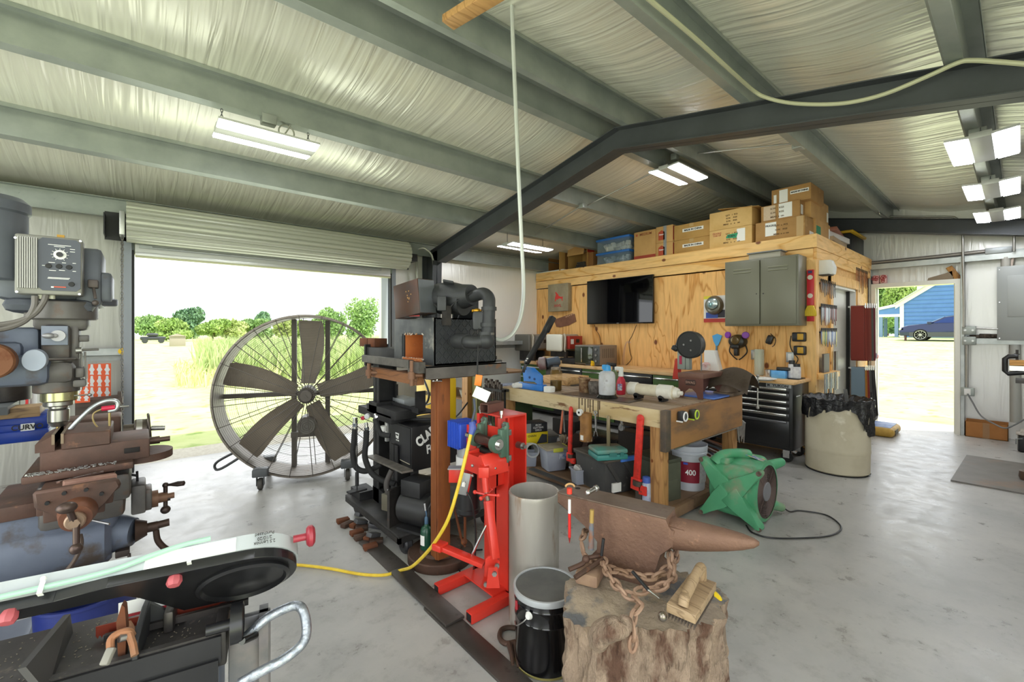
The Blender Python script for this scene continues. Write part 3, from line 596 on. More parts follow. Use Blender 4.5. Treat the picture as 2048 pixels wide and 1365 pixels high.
part(vd,'speed_dial',m,mTXTW); m=MB(); m.cyl((c.x,2.318,c.z),(c.x,2.331,c.z),.009,n=16); part(vd,'speed_knob',m,mBLK)
for u,v in((97,532),(118,533),(138,535),(143,569)):
    m=MB(); c=vp(u,v); m.lathe([(0,-.005),(.008,-.004),(.009,.001)],c,(0,1,0),16); part(vd,'push_button',m,mBLKM)
m=MB()
for u0,u1,v in((96,142,489),(108,130,493),(140,150,499),(140,150,504),(97,110,525),(98,112,541),(118,130,541),(124,132,526),(145,152,527),(145,152,543),(96,140,555),(95,138,557),(84,90,531)):
    a=vp(u0,v);b=vp(u1,v); m.box(a.x,b.x,2.3305,2.332,a.z-.0008,a.z+.0012)
part(vd,'panel_markings',m,mTXTW)
m=MB(); a=vp(108,573);b=vp(132,576); m.box(a.x,b.x,2.330,2.332,b.z,a.z); part(vd,'maker_badge',m,M('#e0583a',.5)); m=MB(); a=vp(102,573);b=vp(107.5,576); m.box(a.x,b.x,2.330,2.332,b.z,a.z); part(vd,'white_badge',m,mTXTW)
for u,v in((31,476),(161,483),(34,584),(159,589)): m=MB(); c=at(u,v,Y=2.336); m.cyl((c.x,2.33,c.z),(c.x,2.336,c.z),.004,n=8); part(vd,'corner_screw',m,mCHROME)
m=MB(); c=at(122,475,Y=2.38); m.box(c.x-.01,c.x+.01,2.37,2.39,c.z-.004,c.z+.008); part(vd,'cable_gland',m,M('#c9982f',.5))
for P in([(70,592),(68,615),(52,640),(20,655),(-20,662)],[(92,590),(86,606),(66,630),(30,645),(-20,652)]):
    m=MB(); m.tube(catmull([at(u,v,Y=2.36) for u,v in P],6),.0095,n=8); part(ml,'flexible_conduit',m,M('#6f6a66',.5))
m=MB(); 
for u in(83,104): c=at(u,592,Y=2.37); m.cyl((c.x,2.37,c.z-.012),(c.x,2.37,c.z+.008),.009,n=12)
part(ml,'conduit_fitting',m,M('#c9c8b4',.4))
# knee, saddle, table
m=MB(); a=at(0,1112,Y=2.5)+Vector((-.3,0,0)); b=at(225,1112,Y=2.5); b.z=a.z; m.cyl(a,b,.125,n=32,bev=.02); m.cyl(b-Vector((.05,0,0)),at(268,1064,Y=2.45),.10,.055,n=28)
m.prism([(-.65,.44),(-.22,.46),(-.10,.54),(-.06,.62),(-.05,.70),(-.2,.72),(-.7,.72)],(0,2.40,0),X3,Z3,(0,.36,0),b=.05,seg=3); part(ml,'knee',m,mMILLB)
m=MB(); boxY(m,-30,74,1014,1044,2.38,.34,b=.006); part(ml,'knee_way',m,mMILLR)
m=MB(); boxY(m,70,262,960,1018,2.33,.36,b=.02); boxY(m,74,250,1000,1052,2.345,.3,b=.02); boxY(m,262,292,972,1030,2.42,.14,b=.008); boxY(m,288,304,980,1022,2.44,.1,b=.006); part(ml,'saddle',m,mMILL)
zt=at(120,985,Y=2.12).z
m=MB(); a=at(72,985,Y=2.12); b=at(226,985,Y=2.12); m.box(a.x,b.x,2.12,2.95,zt-.07,zt,.004); m.box(a.x+.02,b.x-.02,2.08,2.12,zt-.085,zt-.012,.004)
part(ml,'table',m,mMILLR)
m=MB(); c=at(152,1030,Y=2.0); cz=c.z+.01
m.prism([(-.105,.05),(.10,.05),(.11,.02),(.06,-.02),(.045,-.06),(-.045,-.06),(-.06,-.02),(-.10,-.01)],(c.x,2.06,cz+.02),X3,Z3,(0,.03,0),b=.008); part(ml,'table_end_bracket',m,mMILLR)
m=MB(); m.cyl((c.x,1.99,cz-.02),(c.x,2.06,cz-.02),.040,.050,n=28); part(ml,'feed_dial',m,M('#84543c',.6,.3,h2='#6b473a',sc=8)); 
m=MB(); m.cyl((c.x,1.965,cz-.022),(c.x,1.99,cz-.022),.026,n=24,bev=.004); m.cyl((c.x,1.945,cz-.022),(c.x,1.957,cz-.022),.014,n=6); part(ml,'dial_collar',m,M('#a58b76',.5,.5))
m=MB(); m.sph((c.x-.016,1.94,cz+.035),.021,sc=(1.2,1,.85)); m.cyl((c.x,1.955,cz-.02),(c.x-.012,1.945,cz+.03),.009,n=10); m.cyl((c.x+.004,1.955,cz-.03),(c.x+.005,1.945,cz-.085),.009,n=10); m.sph((c.x+.005,1.94,cz-.10),.017); part(ml,'ball_crank',m,M('#5a4a44',.4,.6))
for u,v in((128,988),(172,981),(203,989),(94,1008)): m=MB(); q=at(u,v,Y=2.05); m.cyl((q.x,2.05,q.z),(q.x,2.063,q.z),.006,n=10); part(ml,'socket_screw',m,mBLKM)
m=MB(); a=at(178,1040,Y=2.2); m.tube([a,at(205,1046,Y=2.15),at(219,1049,Y=2.13)],.004,n=6); part(ml,'lock_lever',m,mSTEEL)
# cross feed crank (right) and knee crank
def crankT(hub,ax,name):
    pass
X0=at(300,1000,Y=2.5)
m=MB(); h=at(300,1000,Y=2.5); m.cyl(h,h+Vector((.028,0,0)),.036,n=20); m.cyl(h+Vector((.028,0,0)),h+Vector((.06,0,0)),.022,n=18); m.cyl(h+Vector((.06,0,0)),h+Vector((.085,0,0)),.013,n=14); part(ml,'cross_feed_dial',m,M('#80604c',.55,.4))
m=MB(); e=at(334,997,Y=2.5); up_=at(331,971,Y=2.5); dn=at(331,1020,Y=2.5); m.cyl(e-Vector((.03,0,0)),e+Vector((.012,0,0)),.013,n=12); m.cyl(dn,up_,.0085,n=10); m.sph(dn,.019,sc=(1,1,.95)); m.sph(up_,.012); g=at(368,967,Y=2.46); m.lathe([(.005,0),(.006,.02),(.012,.05),(.011,.075),(0,.082)],up_,(g-up_),14); part(ml,'cross_feed_crank',m,M('#4b3f3b',.4,.6))
m=MB(); h=at(270,1062,Y=2.45); m.cyl(h,h+Vector((.04,0,0)),.048,.03,n=20); m.cyl(h+Vector((.03,0,0)),h+Vector((.075,0,0)),.02,n=14); m.cyl(h+Vector((.07,0,.002)),h+Vector((.115,0,.004)),.016,n=12)
P=[at(u,v,Y=2.45) for u,v in((312,1060),(315,1080),(326,1094),(340,1104),(350,1122))]; m.tube(catmull(P,5),[.012]*21,n=10); part(ml,'knee_crank',m,M('#4c3b33',.5,.5))
m=MB(); q=at(250,1105,Y=2.42); m.box(q.x-.03,q.x+.015,2.4,2.46,q.z-.012,q.z+.015,.004); m.cyl(at(258,1108,Y=2.4),at(259,1120,Y=2.4),.006,n=8); part(ml,'knee_lock',m,M('#4a403c',.5,.4))
P=[(160,1070),(162,1090),(150,1120),(128,1148),(104,1166)]; m=MB(); m.tube(catmull([at(u,v,Y=2.2) for u,v in P],6),.007,n=8); part(ml,'oil_line',m,M('#5a4a40',.5))
m=MB(); q=at(262,950,Y=2.5); m.cyl(q,at(274,952,Y=2.5),.005,n=8); m.cyl(at(274,943,Y=2.5),at(275,964,Y=2.5),.0045,n=8); part(ml,'table_lock_handle',m,mBLKM)
# vise on the mill table
zv=zt+.004
vs=root('milling_vise','rusty brown machine vise bolted across the milling table','vise',(-.2,2.45,zv))
m=MB(); x0=at(52,950,Y=2.3).x; x1=at(300,920,Y=2.3).x
m.box(x0-.01,x1-.05,2.28,2.62,zv,zv+.028,.006); m.box(x0+.03,x1,2.32,2.56,zv+.025,zv+.105,.008); m.cyl((x1-.02,2.44,zv),(x1-.02,2.44,zv+.03),.1,n=24); part(vs,'base',m,mMILLR)
m=MB(); xa=at(70,890,Y=2.32).x; xb=at(110,890,Y=2.32).x; zj=zv+.16
m.prism([(xa,zv+.1),(xb,zv+.1),(xb,zj),(xa+.05,zj),(xa,zj-.03)],(0,2.315,0),X3,Z3,(0,.25,0),b=.004); part(vs,'fixed_jaw',m,mMILLR)
xc=at(122,890,Y=2.32).x; xd=at(222,890,Y=2.32).x
m=MB(); m.prism([(xc,zv+.1),(xd,zv+.1),(xd,zj-.005),(xc,zj)],(0,2.315,0),X3,Z3,(0,.25,0),b=.004); part(vs,'moving_jaw',m,mMILLR)
m=MB(); m.box(xb-.008,xb,2.31,2.57,zj-.035,zj+.002); m.box(xc,xc+.008,2.31,2.57,zj-.035,zj+.002); part(vs,'jaw_plate',m,M('#8c7a66',.5,.5))
m=MB(); m.cyl((x1-.01,2.44,zv+.07),(x1+.035,2.44,zv+.07),.016,n=14); m.cyl((x1+.03,2.44,zv+.07),(x1+.07,2.44,zv+.07),.011,n=12); part(vs,'lead_screw',m,M('#5d4a40',.5,.5))
m=MB(); xs0=at(248,915,Y=2.31).x; xs1=at(280,915,Y=2.31).x; m.box(xs0,xs1,2.316,2.322,zv+.055,zv+.075,.002); part(vs,'side_slot',m,M('#1c1715',.8))
m=MB(); 
for k in range(140): 
    q=Vector((random.uniform(x0,x1-.1),random.uniform(2.27,2.32),zv+.03)); a=random.uniform(0,6); m.bx(q,(random.uniform(.004,.012),.002,.002),Euler((0,0,a)).to_matrix().to_4x4())
single('metal_chips','curled metal chips scattered on the milling vise','chips',m,mALU,None,'stuff')
m=MB(); m.bar(at(126,972,Y=2.17),at(232,955,Y=2.2),.035,.03,b=.004); single('steel_blank','pinkish rusty steel blank lying on the front of the milling table','steel bar',m,M('#a07a6c',.6,.3,h2='#b08a7a',sc=20,h3='#5a4038',sc3=16))
m=MB(); m.bar(at(112,966,Y=2.2),at(207,944,Y=2.24),.006,.006); single('steel_rod','thin bright steel rod lying along the front of the milling table','rod',m,mCHROME)
# coolant line
cl=root('coolant_hose','silver flexible coolant hose arching over the milling vise','hose',at(142,868,Y=2.42))
m=MB(); m.tube(catmull([at(u,v,Y=2.42) for u,v in((138,862),(158,840),(185,815),(210,803),(230,802),(236,810),(230,820),(216,823))],6),.008,n=10); part(cl,'hose',m,M('#b9bfc2',.25,.6))
m=MB(); m.cyl(at(128,874,Y=2.42),at(138,862,Y=2.42),.011,n=10); part(cl,'nozzle',m,M('#a97a32',.5,.3)); m=MB(); m.cyl(at(203,818,Y=2.42),at(230,815,Y=2.42),.010,n=10); part(cl,'valve',m,M('#d2284a',.4)); m=MB(); m.cyl(at(230,815,Y=2.42),at(258,813,Y=2.42),.004,n=8); part(cl,'valve_stem',m,mSTEEL); m=MB(); m.cyl(at(219,824,Y=2.42),at(219,876,Y=2.42),.004,n=8); part(cl,'stand_rod',m,M('#b5a26a',.4,.5)); m=MB(); m.tube(catmull([at(u,v,Y=2.42) for u,v in((203,819),(187,828),(188,845),(205,865),(222,880))],5),.003,n=6); part(cl,'air_line',m,M('#a8925e',.4))
# rotary fixture behind the vise
rf=root('dividing_head','dark steel dividing head standing behind the milling vise','tool',(-.05,2.75,zv))
m=MB(); boxY(m,122,242,838,886,2.72,.16,b=.01); part(rf,'body',m,mMILLR); m=MB(); a=at(246,862,Y=2.72); b=at(302,857,Y=2.72); m.cyl(a,at(270,860,Y=2.72),.028,n=18); m.cyl(at(268,860,Y=2.72),at(296,858,Y=2.72),.048,n=24,bev=.004); m.cyl(at(296,858,Y=2.72),b,.075,n=24,bev=.004); part(rf,'spindle',m,M('#5a5148',.4,.6)); m=MB(); m.cyl(at(272,860,Y=2.72),at(284,859,Y=2.72),.0495,n=24); part(rf,'graduated_ring',m,M('#a3a09a',.3,.8)); m=MB(); m.cyl(b,at(330,856,Y=2.72),.012,n=12); part(rf,'arbor',m,mSTEEL)
# ---------------------------------------------------------------- horizontal band saw (bottom left)
A_=at(588,1079,t=1.06); B_=at(0,1200.6,z=A_.z); uu=(A_-B_).normalized(); ang=math.atan2(uu.y,uu.x)
pw=Vector((uu.y,-uu.x,0))           # towards the viewer side
sw=root('band_saw','black and grey horizontal metal cutting band saw in the bottom left corner','saw',(A_.x,A_.y,0),ang)
TL=R(43); nn=(pw*math.cos(TL)-Z3*math.sin(TL)); qq=(-pw*math.sin(TL)-Z3*math.cos(TL))
MA=Matrix((uu,nn,qq)).transposed().to_4x4(); MA.translation=A_
mSG=M('#b9bfc1',.4); mSB=M('#19191b',.3,h2='#232325',sc=6)
m=MB(MA)   # local: x along arm, y out of the face, z down the face
tipc=(-.105,.118)
arc=[(tipc[0]+math.sin(t)*.118,tipc[1]-math.cos(t)*.118) for t in [i*PI*.98/16 for i in range(17)]]
out=[(-1.1,0)]+arc+[(-.235,.225),(-.30,.085),(-.315,.052),(-.9,.048),(-.9,.2),(-1.1,.2)]
m.prism([(x,z) for x,z in out],(0,-.034,0),X3,Z3,(0,.034,0)); part(sw,'arm_frame',m,mSG)
def arcs(k): return [(tipc[0]+math.sin(t)*k,tipc[1]-math.cos(t)*k) for t in [i*PI*.98/16 for i in range(17)]]
m=MB(MA); o2=[(-.42,.008),(-.34,-.004)]+arcs(.114)+[(-.235,.221),(-.30,.085),(-.32,.055),(-1.05,.05),(-1.05,.008),(-.42,.010)]
m.prism(o2,(0,0,0),X3,Z3,(0,.022,0),b=.004); part(sw,'blade_guard',m,mSB)
m=MB(MA); m.lathe([(.095,.022),(.098,.03),(.09,.034),(.084,.026),(.05,.024),(.02,.03),(0,.031)],(tipc[0],0,tipc[1]),(0,1,0),40); part(sw,'wheel_cover',m,mSB)
m=MB(MA); m.box(-.285,-.12,-.031,.0,-.0015,0); part(sw,'white_sticker',m,M('#f0efec',.5)); 
ls=root('x','x','x',(0,0,0)); bpy.data.objects.remove(ls)
lettering(sw,'2.5 Lennox\n2/10/20\nPurchased',.011,MA@Vector((-.062,-.017,-.002)),(uu*-1),nn*1,mTXT,.9,name='handwriting')
m=MB(MA); m.cyl((.0,-.02,.045),(.03,-.02,.045),.009,n=12); m.lathe([(0,.028),(.02,.03),(.026,.036),(.026,.044),(.018,.05),(0,.052)],(0,-.02,.045),(1,0,0),20); part(sw,'tension_knob',m,M('#9c2f3c',.35))
def pu(p): t=CC*p.x+SS*p.y; return 1024+FPX*(SS*p.x-CC*p.y)/t
def ux(u,y,z):
    lo,hi=-1.2,0
    for _ in range(40):
        mid=(lo+hi)/2
        if pu(MA@Vector((mid,y,z)))<u: lo=mid
        else: hi=mid
    return lo
for u in(350,20):
    m=MB(MA); x=ux(u,.02,.012); m.lathe([(0,.042),(.011,.041),(.0145,.034),(.013,.024),(.010,.018)],(x,0,.014),(0,1,0),8); part(sw,'clamp_knob',m,M('#b5565c',.5))
m=MB(MA); m.tube(catmull([(-1.1,.006,-.006),(-.8,.004,-.006),(-.6,.0,-.006),(-.45,-.004,-.006),(-.34,-.01,-.006),(-.27,-.026,-.007),(-.22,-.036,-.006),(-.17,-.04,-.004)],6),.0055,n=8); part(sw,'coolant_tube',m,M('#a8cdb9',.45))
for u in(85,380):
    m=MB(MA); x=ux(u,0,0); m.box(x-.004,x+.004,-.014,.009,-.0125,-.0115); m.box(x-.004,x+.004,.0075,.009,-.012,0); m.lathe([(0,-.006),(.004,-.004),(.005,0)],(x,-.018,-.013),(0,0,1),10); part(sw,'hose_clip',m,mWHITE)
def sl(x,y,z): return Vector((A_.x,A_.y,0))+uu*x-pw*y+Z3*z
MS=Matrix((uu,-pw,Z3)).transposed().to_4x4(); MS.translation=Vector((A_.x,A_.y,0))
m=MB(MS); m.box(-.85,-.15,.03,.26,.655,.69,.003); m.box(-.85,-.15,.03,.045,.69,.70); m.box(-.85,-.15,.19,.26,.60,.66); m.box(-.165,-.14,.03,.24,.62,.705,.004); part(sw,'bed',m,M('#373433',.5,.3,h2='#474341',sc=12,h3='#5d544c',sc3=30))
m=MB(MS); m.box(-.95,-.15,.022,.03,.635,.695); m.prism([(-.95,.575),(-.42,.575),(-.40,.587),(-.155,.587),(-.155,.645),(-.95,.645)],(0,.015,0),X3,Z3,(0,.012,0)); part(sw,'front_rail',m,mSB)
m=MB(MS); m.box(-.95,-.16,.03,.25,.25,.585,.004); part(sw,'chip_pan',m,M('#6c7f98',.45))
m=MB(MS)
for x in(-.21,-.33,-.45): m.lathe([(0,.008),(.010,.006),(.011,0)],(x,.014,.60),(0,-1,0),14)
part(sw,'dome_bolt',m,mCHROME)
m=MB(MS); m.box(-.14,-.05,.08,.1,.30,.69,.003); m.box(-.075,-.055,.06,.12,.30,.69); part(sw,'end_bracket',m,M('#6f6f70',.45,.3,h2='#8c8480',sc=9))
hwc=at(474,1246,t=1.03); m=MB(); m.lathe([(.012,-.004),(.036,.004),(.037,-.012),(.043,-.012),(.043,.012),(.037,.014),(.012,.004)],hwc,uu,30); m.cyl(hwc-uu*.06,hwc+uu*.012,.012,n=12); part(sw,'hand_wheel',m,mSB); m=MB(); m.cyl(at(484,1283,t=1.005),at(511,1271,t=1.045),.0085,n=14); part(sw,'hand_wheel_grip',m,mBLKG)
def jaw(N,F,h,dh,nm,mt):
    N=at(*N,z=.69);F=at(*F,z=.69); d=(F-N); L=d.length; m=MB(); m.prism([(0,0),(L,0),(L,h*.85),(L*.85,h+dh),(L*.6,h+dh),(0,h*.75)],N,d.normalized(),Z3,uu*.012,b=.002); return part(sw,nm,m,mt)
m=MB(); p=[at(94,1385,z=.69),at(146,1266,z=.69),at(141,1228,z=.745),at(52,1335,z=.745)]; d=uu*.012; m._new(p+[q-d for q in p],[(0,1,2,3),(7,6,5,4),(0,4,5,1),(1,5,6,2),(2,6,7,3),(3,7,4,0)]); part(sw,'vise_jaw',m,M('#4c4a49',.5,.4)); jaw((262,1328),(296,1246),.06,.012,'vise_jaw',M('#3a3a3c',.5,.4))
m=MB(); q=at(300,1262,z=.69); m.prism([(0,0),(.07,0),(0,.065)],q,uu,Z3,-pw*.01); part(sw,'jaw_brace',m,M('#3a3a3c',.5,.4))
m=MB(MS); m.box(-.27,-.25,.1,.16,.69,.74,.006); m.box(-.38,-.1,.125,.135,.695,.71); m.box(-.30,-.275,.15,.19,.72,.79); part(sw,'blade_guide',m,mDKST)
m=MB(MS); 
m.box(-.40,-.11,.15,.153,.70,.722)
for k in range(40): xx=-.40+k*.0072; m.quad((xx,.1515,.70),(xx+.006,.1515,.70),(xx+.003,.1515,.693))
part(sw,'saw_blade',m,M('#8c3a2a',.4,.5))
m=MB(MS); m.box(-.36,-.24,.148,.15,.735,.765); part(sw,'warning_decal',m,mWHITE); m=MB(MS); m.box(-.36,-.24,.1475,.15,.728,.734); part(sw,'red_stripe',m,M('#9c2330',.5))
P=[(488,1278,1.05),(530,1240,1.08),(562,1222,1.1),(592,1212,1.11),(607,1224,1.1),(613,1260,1.08),(605,1288,1.06),(570,1318,1.03),(520,1345,1.0),(480,1368,.99)]
m=MB(); m.tube(catmull([at(u,v,t=t) for u,v,t in P],5),.0115,n=10); part(sw,'lift_handle',m,M('#b4bac2',.2,.7,h2='#8b919b',sc=60,bump=.6,bsc=90,bd=.005))
m=MB(MS); m.box(-.95,-.75,.0,.30,.52,.62,.01); m.box(-.93,-.78,.05,.12,.62,.84,.01); part(sw,'pivot_housing',m,mSB)
for x,y in((-.2,.05),(-.2,.22),(-.9,.05),(-.9,.22)):
    m=MB(MS); m.bar((x,y,0),(x,y,.26),.04,.04); part(sw,'leg',m,M('#6c7f98',.45))
m=MB(MS)
for k in range(320): m.bx((random.uniform(-.8,-.2),random.uniform(.05,.24),random.uniform(.6905,.692)),(random.uniform(.0015,.005),.0015,.001),Euler((0,0,random.uniform(0,6))).to_matrix().to_4x4())
single('metal_shavings','pale metal shavings scattered over the bed of the band saw','shavings',m,M('#8d8474',.5,.4),None,'stuff')
q=at(236,1318,z=.69); m=MB(); m.prism([(0,0),(.012,0),(.014,.06),(.011,.108),(.006,.115),(-.003,.08)],q,uu,Z3,-pw*.02); single('steel_strip','thin rusty pointed steel strip standing in the vise of the band saw','strip',m,mRUST)
c=root('spring_clamp','rusty orange spring clamp gripping the front edge of the band saw vise','clamp',at(240,1320,z=.69))
def cq(u,v,t=.93): return at(u,v,t=t)
m=MB(); m.tube(catmull([cq(221,1300,.91),cq(222,1280,.92),cq(236,1268,.93),cq(258,1263,.94),cq(266,1275,.95),cq(262,1258,.97),cq(256,1248,.98)],4),.007,n=8); m.tube([cq(258,1266,.94),cq(266,1290,.93),cq(270,1312,.92)],.007,n=8); part(c,'jaw',m,M('#a5714f',.6,.2,h2='#8a6a52',sc=20))
m=MB(); m.bar(cq(224,1296,.91),cq(208,1332,.89),.016,.012,b=.003); part(c,'grip',m,M('#8d8a80',.6)); m=MB(); m.cyl(cq(238,1278,.925),cq(252,1274,.935),.008,n=10); part(c,'spring',m,mSTEEL)
# ---------------------------------------------------------------- things behind the milling machine
bk=root('bucket','blue plastic bucket with white letters on the floor behind the band saw','bucket',(at(175,1200,t=1.72).x,at(175,1200,t=1.72).y,0))
bc=MW[bk.name].translation
m=MB(); m.lathe([(0,.0),(.125,0),(.135,.02),(.15,.37),(.157,.37),(.157,.38),(.146,.38),(.13,.03),(0,.02)],bc,n=32); part(bk,'shell',m,M('#28357c',.4))
d_=(-FW*.95-RT*.1).normalized(); 
lettering(bk,'SHT',.10,bc+d_*.148+Z3*.24,RT,Z3,mTXTW,1,.003)
m=MB(); m.lathe([(0,.24),(.1,.25),(.12,.24)],bc+Z3*.02,n=20); part(bk,'contents',m,M('#6f6a60',.8,h2='#3d3a35',sc=30))
vz=1.10
bs=root('bench_stand','dark steel stand under the blue vise behind the milling machine','stand',(-.75,3.5,0))
m=MB(); m.box(-1.15,-.5,3.3,3.75,.98,1.02); m.cyl((-.85,3.5,0),(-.85,3.5,.98),.16,n=28); part(bs,'pedestal',m,mDGREY)
bv=root('machine_vise','blue machine vise with a white name plate holding a wood block','vise',(-.75,3.4,1.02))
m=MB(); boxY(m,-60,98,838,866,3.34,.22,b=.015); boxY(m,-40,60,852,872,3.33,.2,b=.01); boxY(m,60,102,828,850,3.36,.18,b=.015); a=at(100,850,Y=3.4); boxY(m,-80,98,866,890,3.32,.24,b=.01); part(bv,'body',m,mDBLUE)
m=MB(); boxY(m,41,69,848,862,3.300,.004); part(bv,'name_plate',m,mTXTW); q=at(55,855,Y=3.297); lettering(bv,'CURVO',.036,q,X3,Z3,mTXT,.9,.0008)
m=MB(); a=at(98,878,Y=3.4); m.cyl(a,at(118,872,Y=3.4),.02,n=12); part(bv,'screw_end',m,mDKST)
m=MB(); boxY(m,-10,80,817,846,3.35,.16,b=.004); single('wood_block','worn brown wood block clamped in the blue vise','block',m,wood('#a98a63','#83664a',0,3,False))
dp=root('drill_press_table','dark round machine table at the left edge above the wood block','tool',at(10,780,Y=3.6))
m=MB(); CYa=at(10,764,Y=3.6);  m.cyl(CYa,CYa-Z3*.10,.10,n=24); m.cyl(CYa-Z3*.1,CYa-Z3*.16,.06,n=20); m.cyl(CYa-Z3*.15,CYa-Z3*.3,.008,n=8); part(dp,'head',m,mDKST); m=MB(); m.tube(catmull([CYa+Vector(q) for q in((-.1,-.1,.05),(.05,-.12,.03),(.12,-.1,.1),(.1,-.05,.2))],5),.02,n=8); part(dp,'belt_guard',m,M('#5a5148',.5,.3))
# orange laser cut sheets standing by the wall
def sheet(u0,u1,v0,v1,Y,lab,n,seed):
    r=root('cut_out_sheet',lab,'sheet',at((u0+u1)/2,v1,Y=Y),0,'orange cut out sheets')
    m=MB(); boxY(m,u0,u1,v0,v1,Y,.012); part(r,'panel',m,M('#d9572a',.5))
    m=MB(); 
    for i in range(n):
        for j in range(3):
            ua=u0+(u1-u0)*(i+.12)/n; ub=u0+(u1-u0)*(i+.88)/n; va=v0+(v1-v0)*(j+.05)/3.2; vb=v0+(v1-v0)*(j+.95)/3.2
            p=[at(ua+(ub-ua)*x,va+(vb-va)*y,Y=Y-.001) for x,y in((.3,0),(.7,0),(.75,.3),(1,.5),(.72,.72),(.85,1),(.15,1),(.28,.72),(0,.5),(.25,.3))]
            m.quad(*p)
    part(r,'cut_out',m,M('#d5d6d8',.5)); return r
sheet(176,222,728,802,5.6,'orange red sheet with pale tall vase shaped cut outs by the door chain',3,1); sheet(150,180,760,806,5.3,'orange red sheet partly hidden behind the milling head',2,2)
m=MB(); boxY(m,150,245,800,812,5.35,.3); boxY(m,235,243,785,812,5.4,.1); boxY(m,150,243,812,870,5.45,.3); single('low_shelf','dark shelf board carrying the orange cut out sheets','shelf',m,M('#4d4038',.6))
for i,(u0,u1,c,l) in enumerate(((18,30,'#c8a06c','brown board leaning behind the drill press'),(46,56,'#c62a2c','red board leaning behind the milling head'),(60,74,'#d6d8d6','white board leaning behind the milling head'))):
    m=MB(); boxY(m,u0,u1,745 if i else 700,880,4.6+i*.03,.02); single('leaning_board',l,'board',m,M(c,.5))
m=MB(); q=at(244,703,Y=5.72); m.cyl(q,q+Vector((0,.008,0)),.03,n=16); single('chain_tag','yellow round tag on the chain keeper beside the roll-up door','tag',m,mYEL)
# ---------------------------------------------------------------- press on wheeled steel cart
ct=root('press_cart','low black steel cart on wheels carrying the forging press','cart',(1.5,2.9,0))
CX0,CX1,CY0,CY1,CZ=1.205,2.0,2.476,3.38,.142
m=MB(); m.box(CX0,CX1,CY0,CY1,CZ-.016,CZ,.002); m.box(CX0,CX0+.02,CY0,CY1,CZ-.05,CZ-.016); m.box(CX0,CX1,CY0,CY0+.02,CZ-.05,CZ-.016); part(ct,'deck',m,M('#2f2e2e',.5,.4,h2='#413f3d',sc=6,h3='#575048',sc3=8))
for x,y in((1.28,2.53),(1.92,2.53),(1.28,3.30),(1.92,3.30)):
    m=MB(); m.cyl((x-.025,y,.058),(x+.025,y,.058),.058,n=24,bev=.01); w=part(ct,'wheel',m,M('#3a3a3c',.4,.4)); m=MB(); m.box(x-.035,x-.03,y-.03,y+.03,.05,.13); m.box(x+.03,x+.035,y-.03,y+.03,.05,.13); m.cyl((x-.04,y,.058),(x+.04,y,.058),.01,n=8); part(w,'fork',m,mDKST)
pr=root('forging_press','black hydraulic forging press with heavy beam uprights and hoses on the cart','press',(1.35,3.15,CZ))
def ibeam(mb,x,y,z0,z1,w=.10,d=.14,t=.008,ax='x'):
    if ax=='x': mb.box(x-d/2,x-d/2+t,y-w/2,y+w/2,z0,z1); mb.box(x+d/2-t,x+d/2,y-w/2,y+w/2,z0,z1); mb.box(x-d/2,x+d/2,y-t/2,y+t/2,z0,z1)
    else: mb.box(x-w/2,x+w/2,y-d/2,y-d/2+t,z0,z1); mb.box(x-w/2,x+w/2,y+d/2-t,y+d/2,z0,z1); mb.box(x-t/2,x+t/2,y-d/2,y+d/2,z0,z1)
m=MB(); ibeam(m,1.40,3.10,CZ,1.18); ibeam(m,1.40,2.80,CZ,.62); part(pr,'upright',m,mBLKM)
m=MB(); q0=at(728,705,X=1.34); m.box(1.30,1.46,2.62,3.22,1.16,1.28,.004); m.box(1.29,1.47,3.2,3.225,1.14,1.3); part(pr,'top_beam',m,mBLKM)
m=MB(); m.box(1.30,1.46,2.72,3.20,.80,.86,.004); m.box(1.30,1.44,3.02,3.16,.80,.88); part(pr,'mid_plate',m,mBLKM)
m=MB(); m.box(1.33,1.47,2.98,3.16,CZ,CZ+.1); m.box(1.24,1.36,3.18,3.36,CZ,CZ+.06); m.cyl((1.42,2.86,.25),(1.42,2.86,.8),.06,n=24); part(pr,'base_block',m,mBLKM)
m=MB(); a=at(740,940,X=1.28);
m.bar(at(742,912,X=1.29),at(815,944,X=1.22),.07,.012); part(pr,'wear_plate',m,M('#7b756d',.5,.4,h2='#5e5953',sc=14,h3='#a49d92',sc3=22))
def hose(P,rad,mat=None,nm='hose'):
    m=MB(); m.tube(catmull(P,6),rad,n=10); part(pr,nm,m,mat or M('#242425',.75,bump=.3,bsc=60))
hose([at(u,v,t=3.0) for u,v in((710,858),(708,880),(706,910),(712,935),(730,943),(752,935),(762,928))],.019)
hose([at(u,v,t=2.95) for u,v in((733,862),(732,885),(730,915),(742,945),(762,960),(790,968))],.019)
hose([at(u,v,t=2.9) for u,v in((750,838),(754,850),(762,868),(780,872))],.017)
hose([at(u,v,t=2.85) for u,v in((784,940),(775,960),(773,975),(778,988))],.018,M('#4a4644',.5)); hose([at(u,v,t=2.85) for u,v in((776,978),(779,988),(786,993),(792,990))],.017,mCHROME,'hose_fitting')
for P in([(709,836),(710,858)],[(732,846),(734,864)],[(749,828),(754,838)]):
    m=MB(); a=at(*P[0],t=2.98); b=at(*P[1],t=2.98); m.cyl(a,b,.012,n=10); c=(a+b)/2; m.cyl(c,c+(b-a)*.3,.016,n=6); part(pr,'hose_fitting',m,mCHROME)
m=MB(); c=at(736,832,t=2.97); m.cyl(c,c-FW*.03,.018,n=16,bev=.003); part(pr,'pressure_gauge',m,M('#c9cbcc',.3)); m=MB(); c=at(727,836,t=2.97); m.cyl(c,c-FW*.02,.014,n=14,bev=.003); part(pr,'red_valve_knob',m,M('#b03040',.4))
m=MB(); boxX(m,716,782,822,838,1.30,.1,b=.004); part(pr,'valve_block',m,mBLKM)
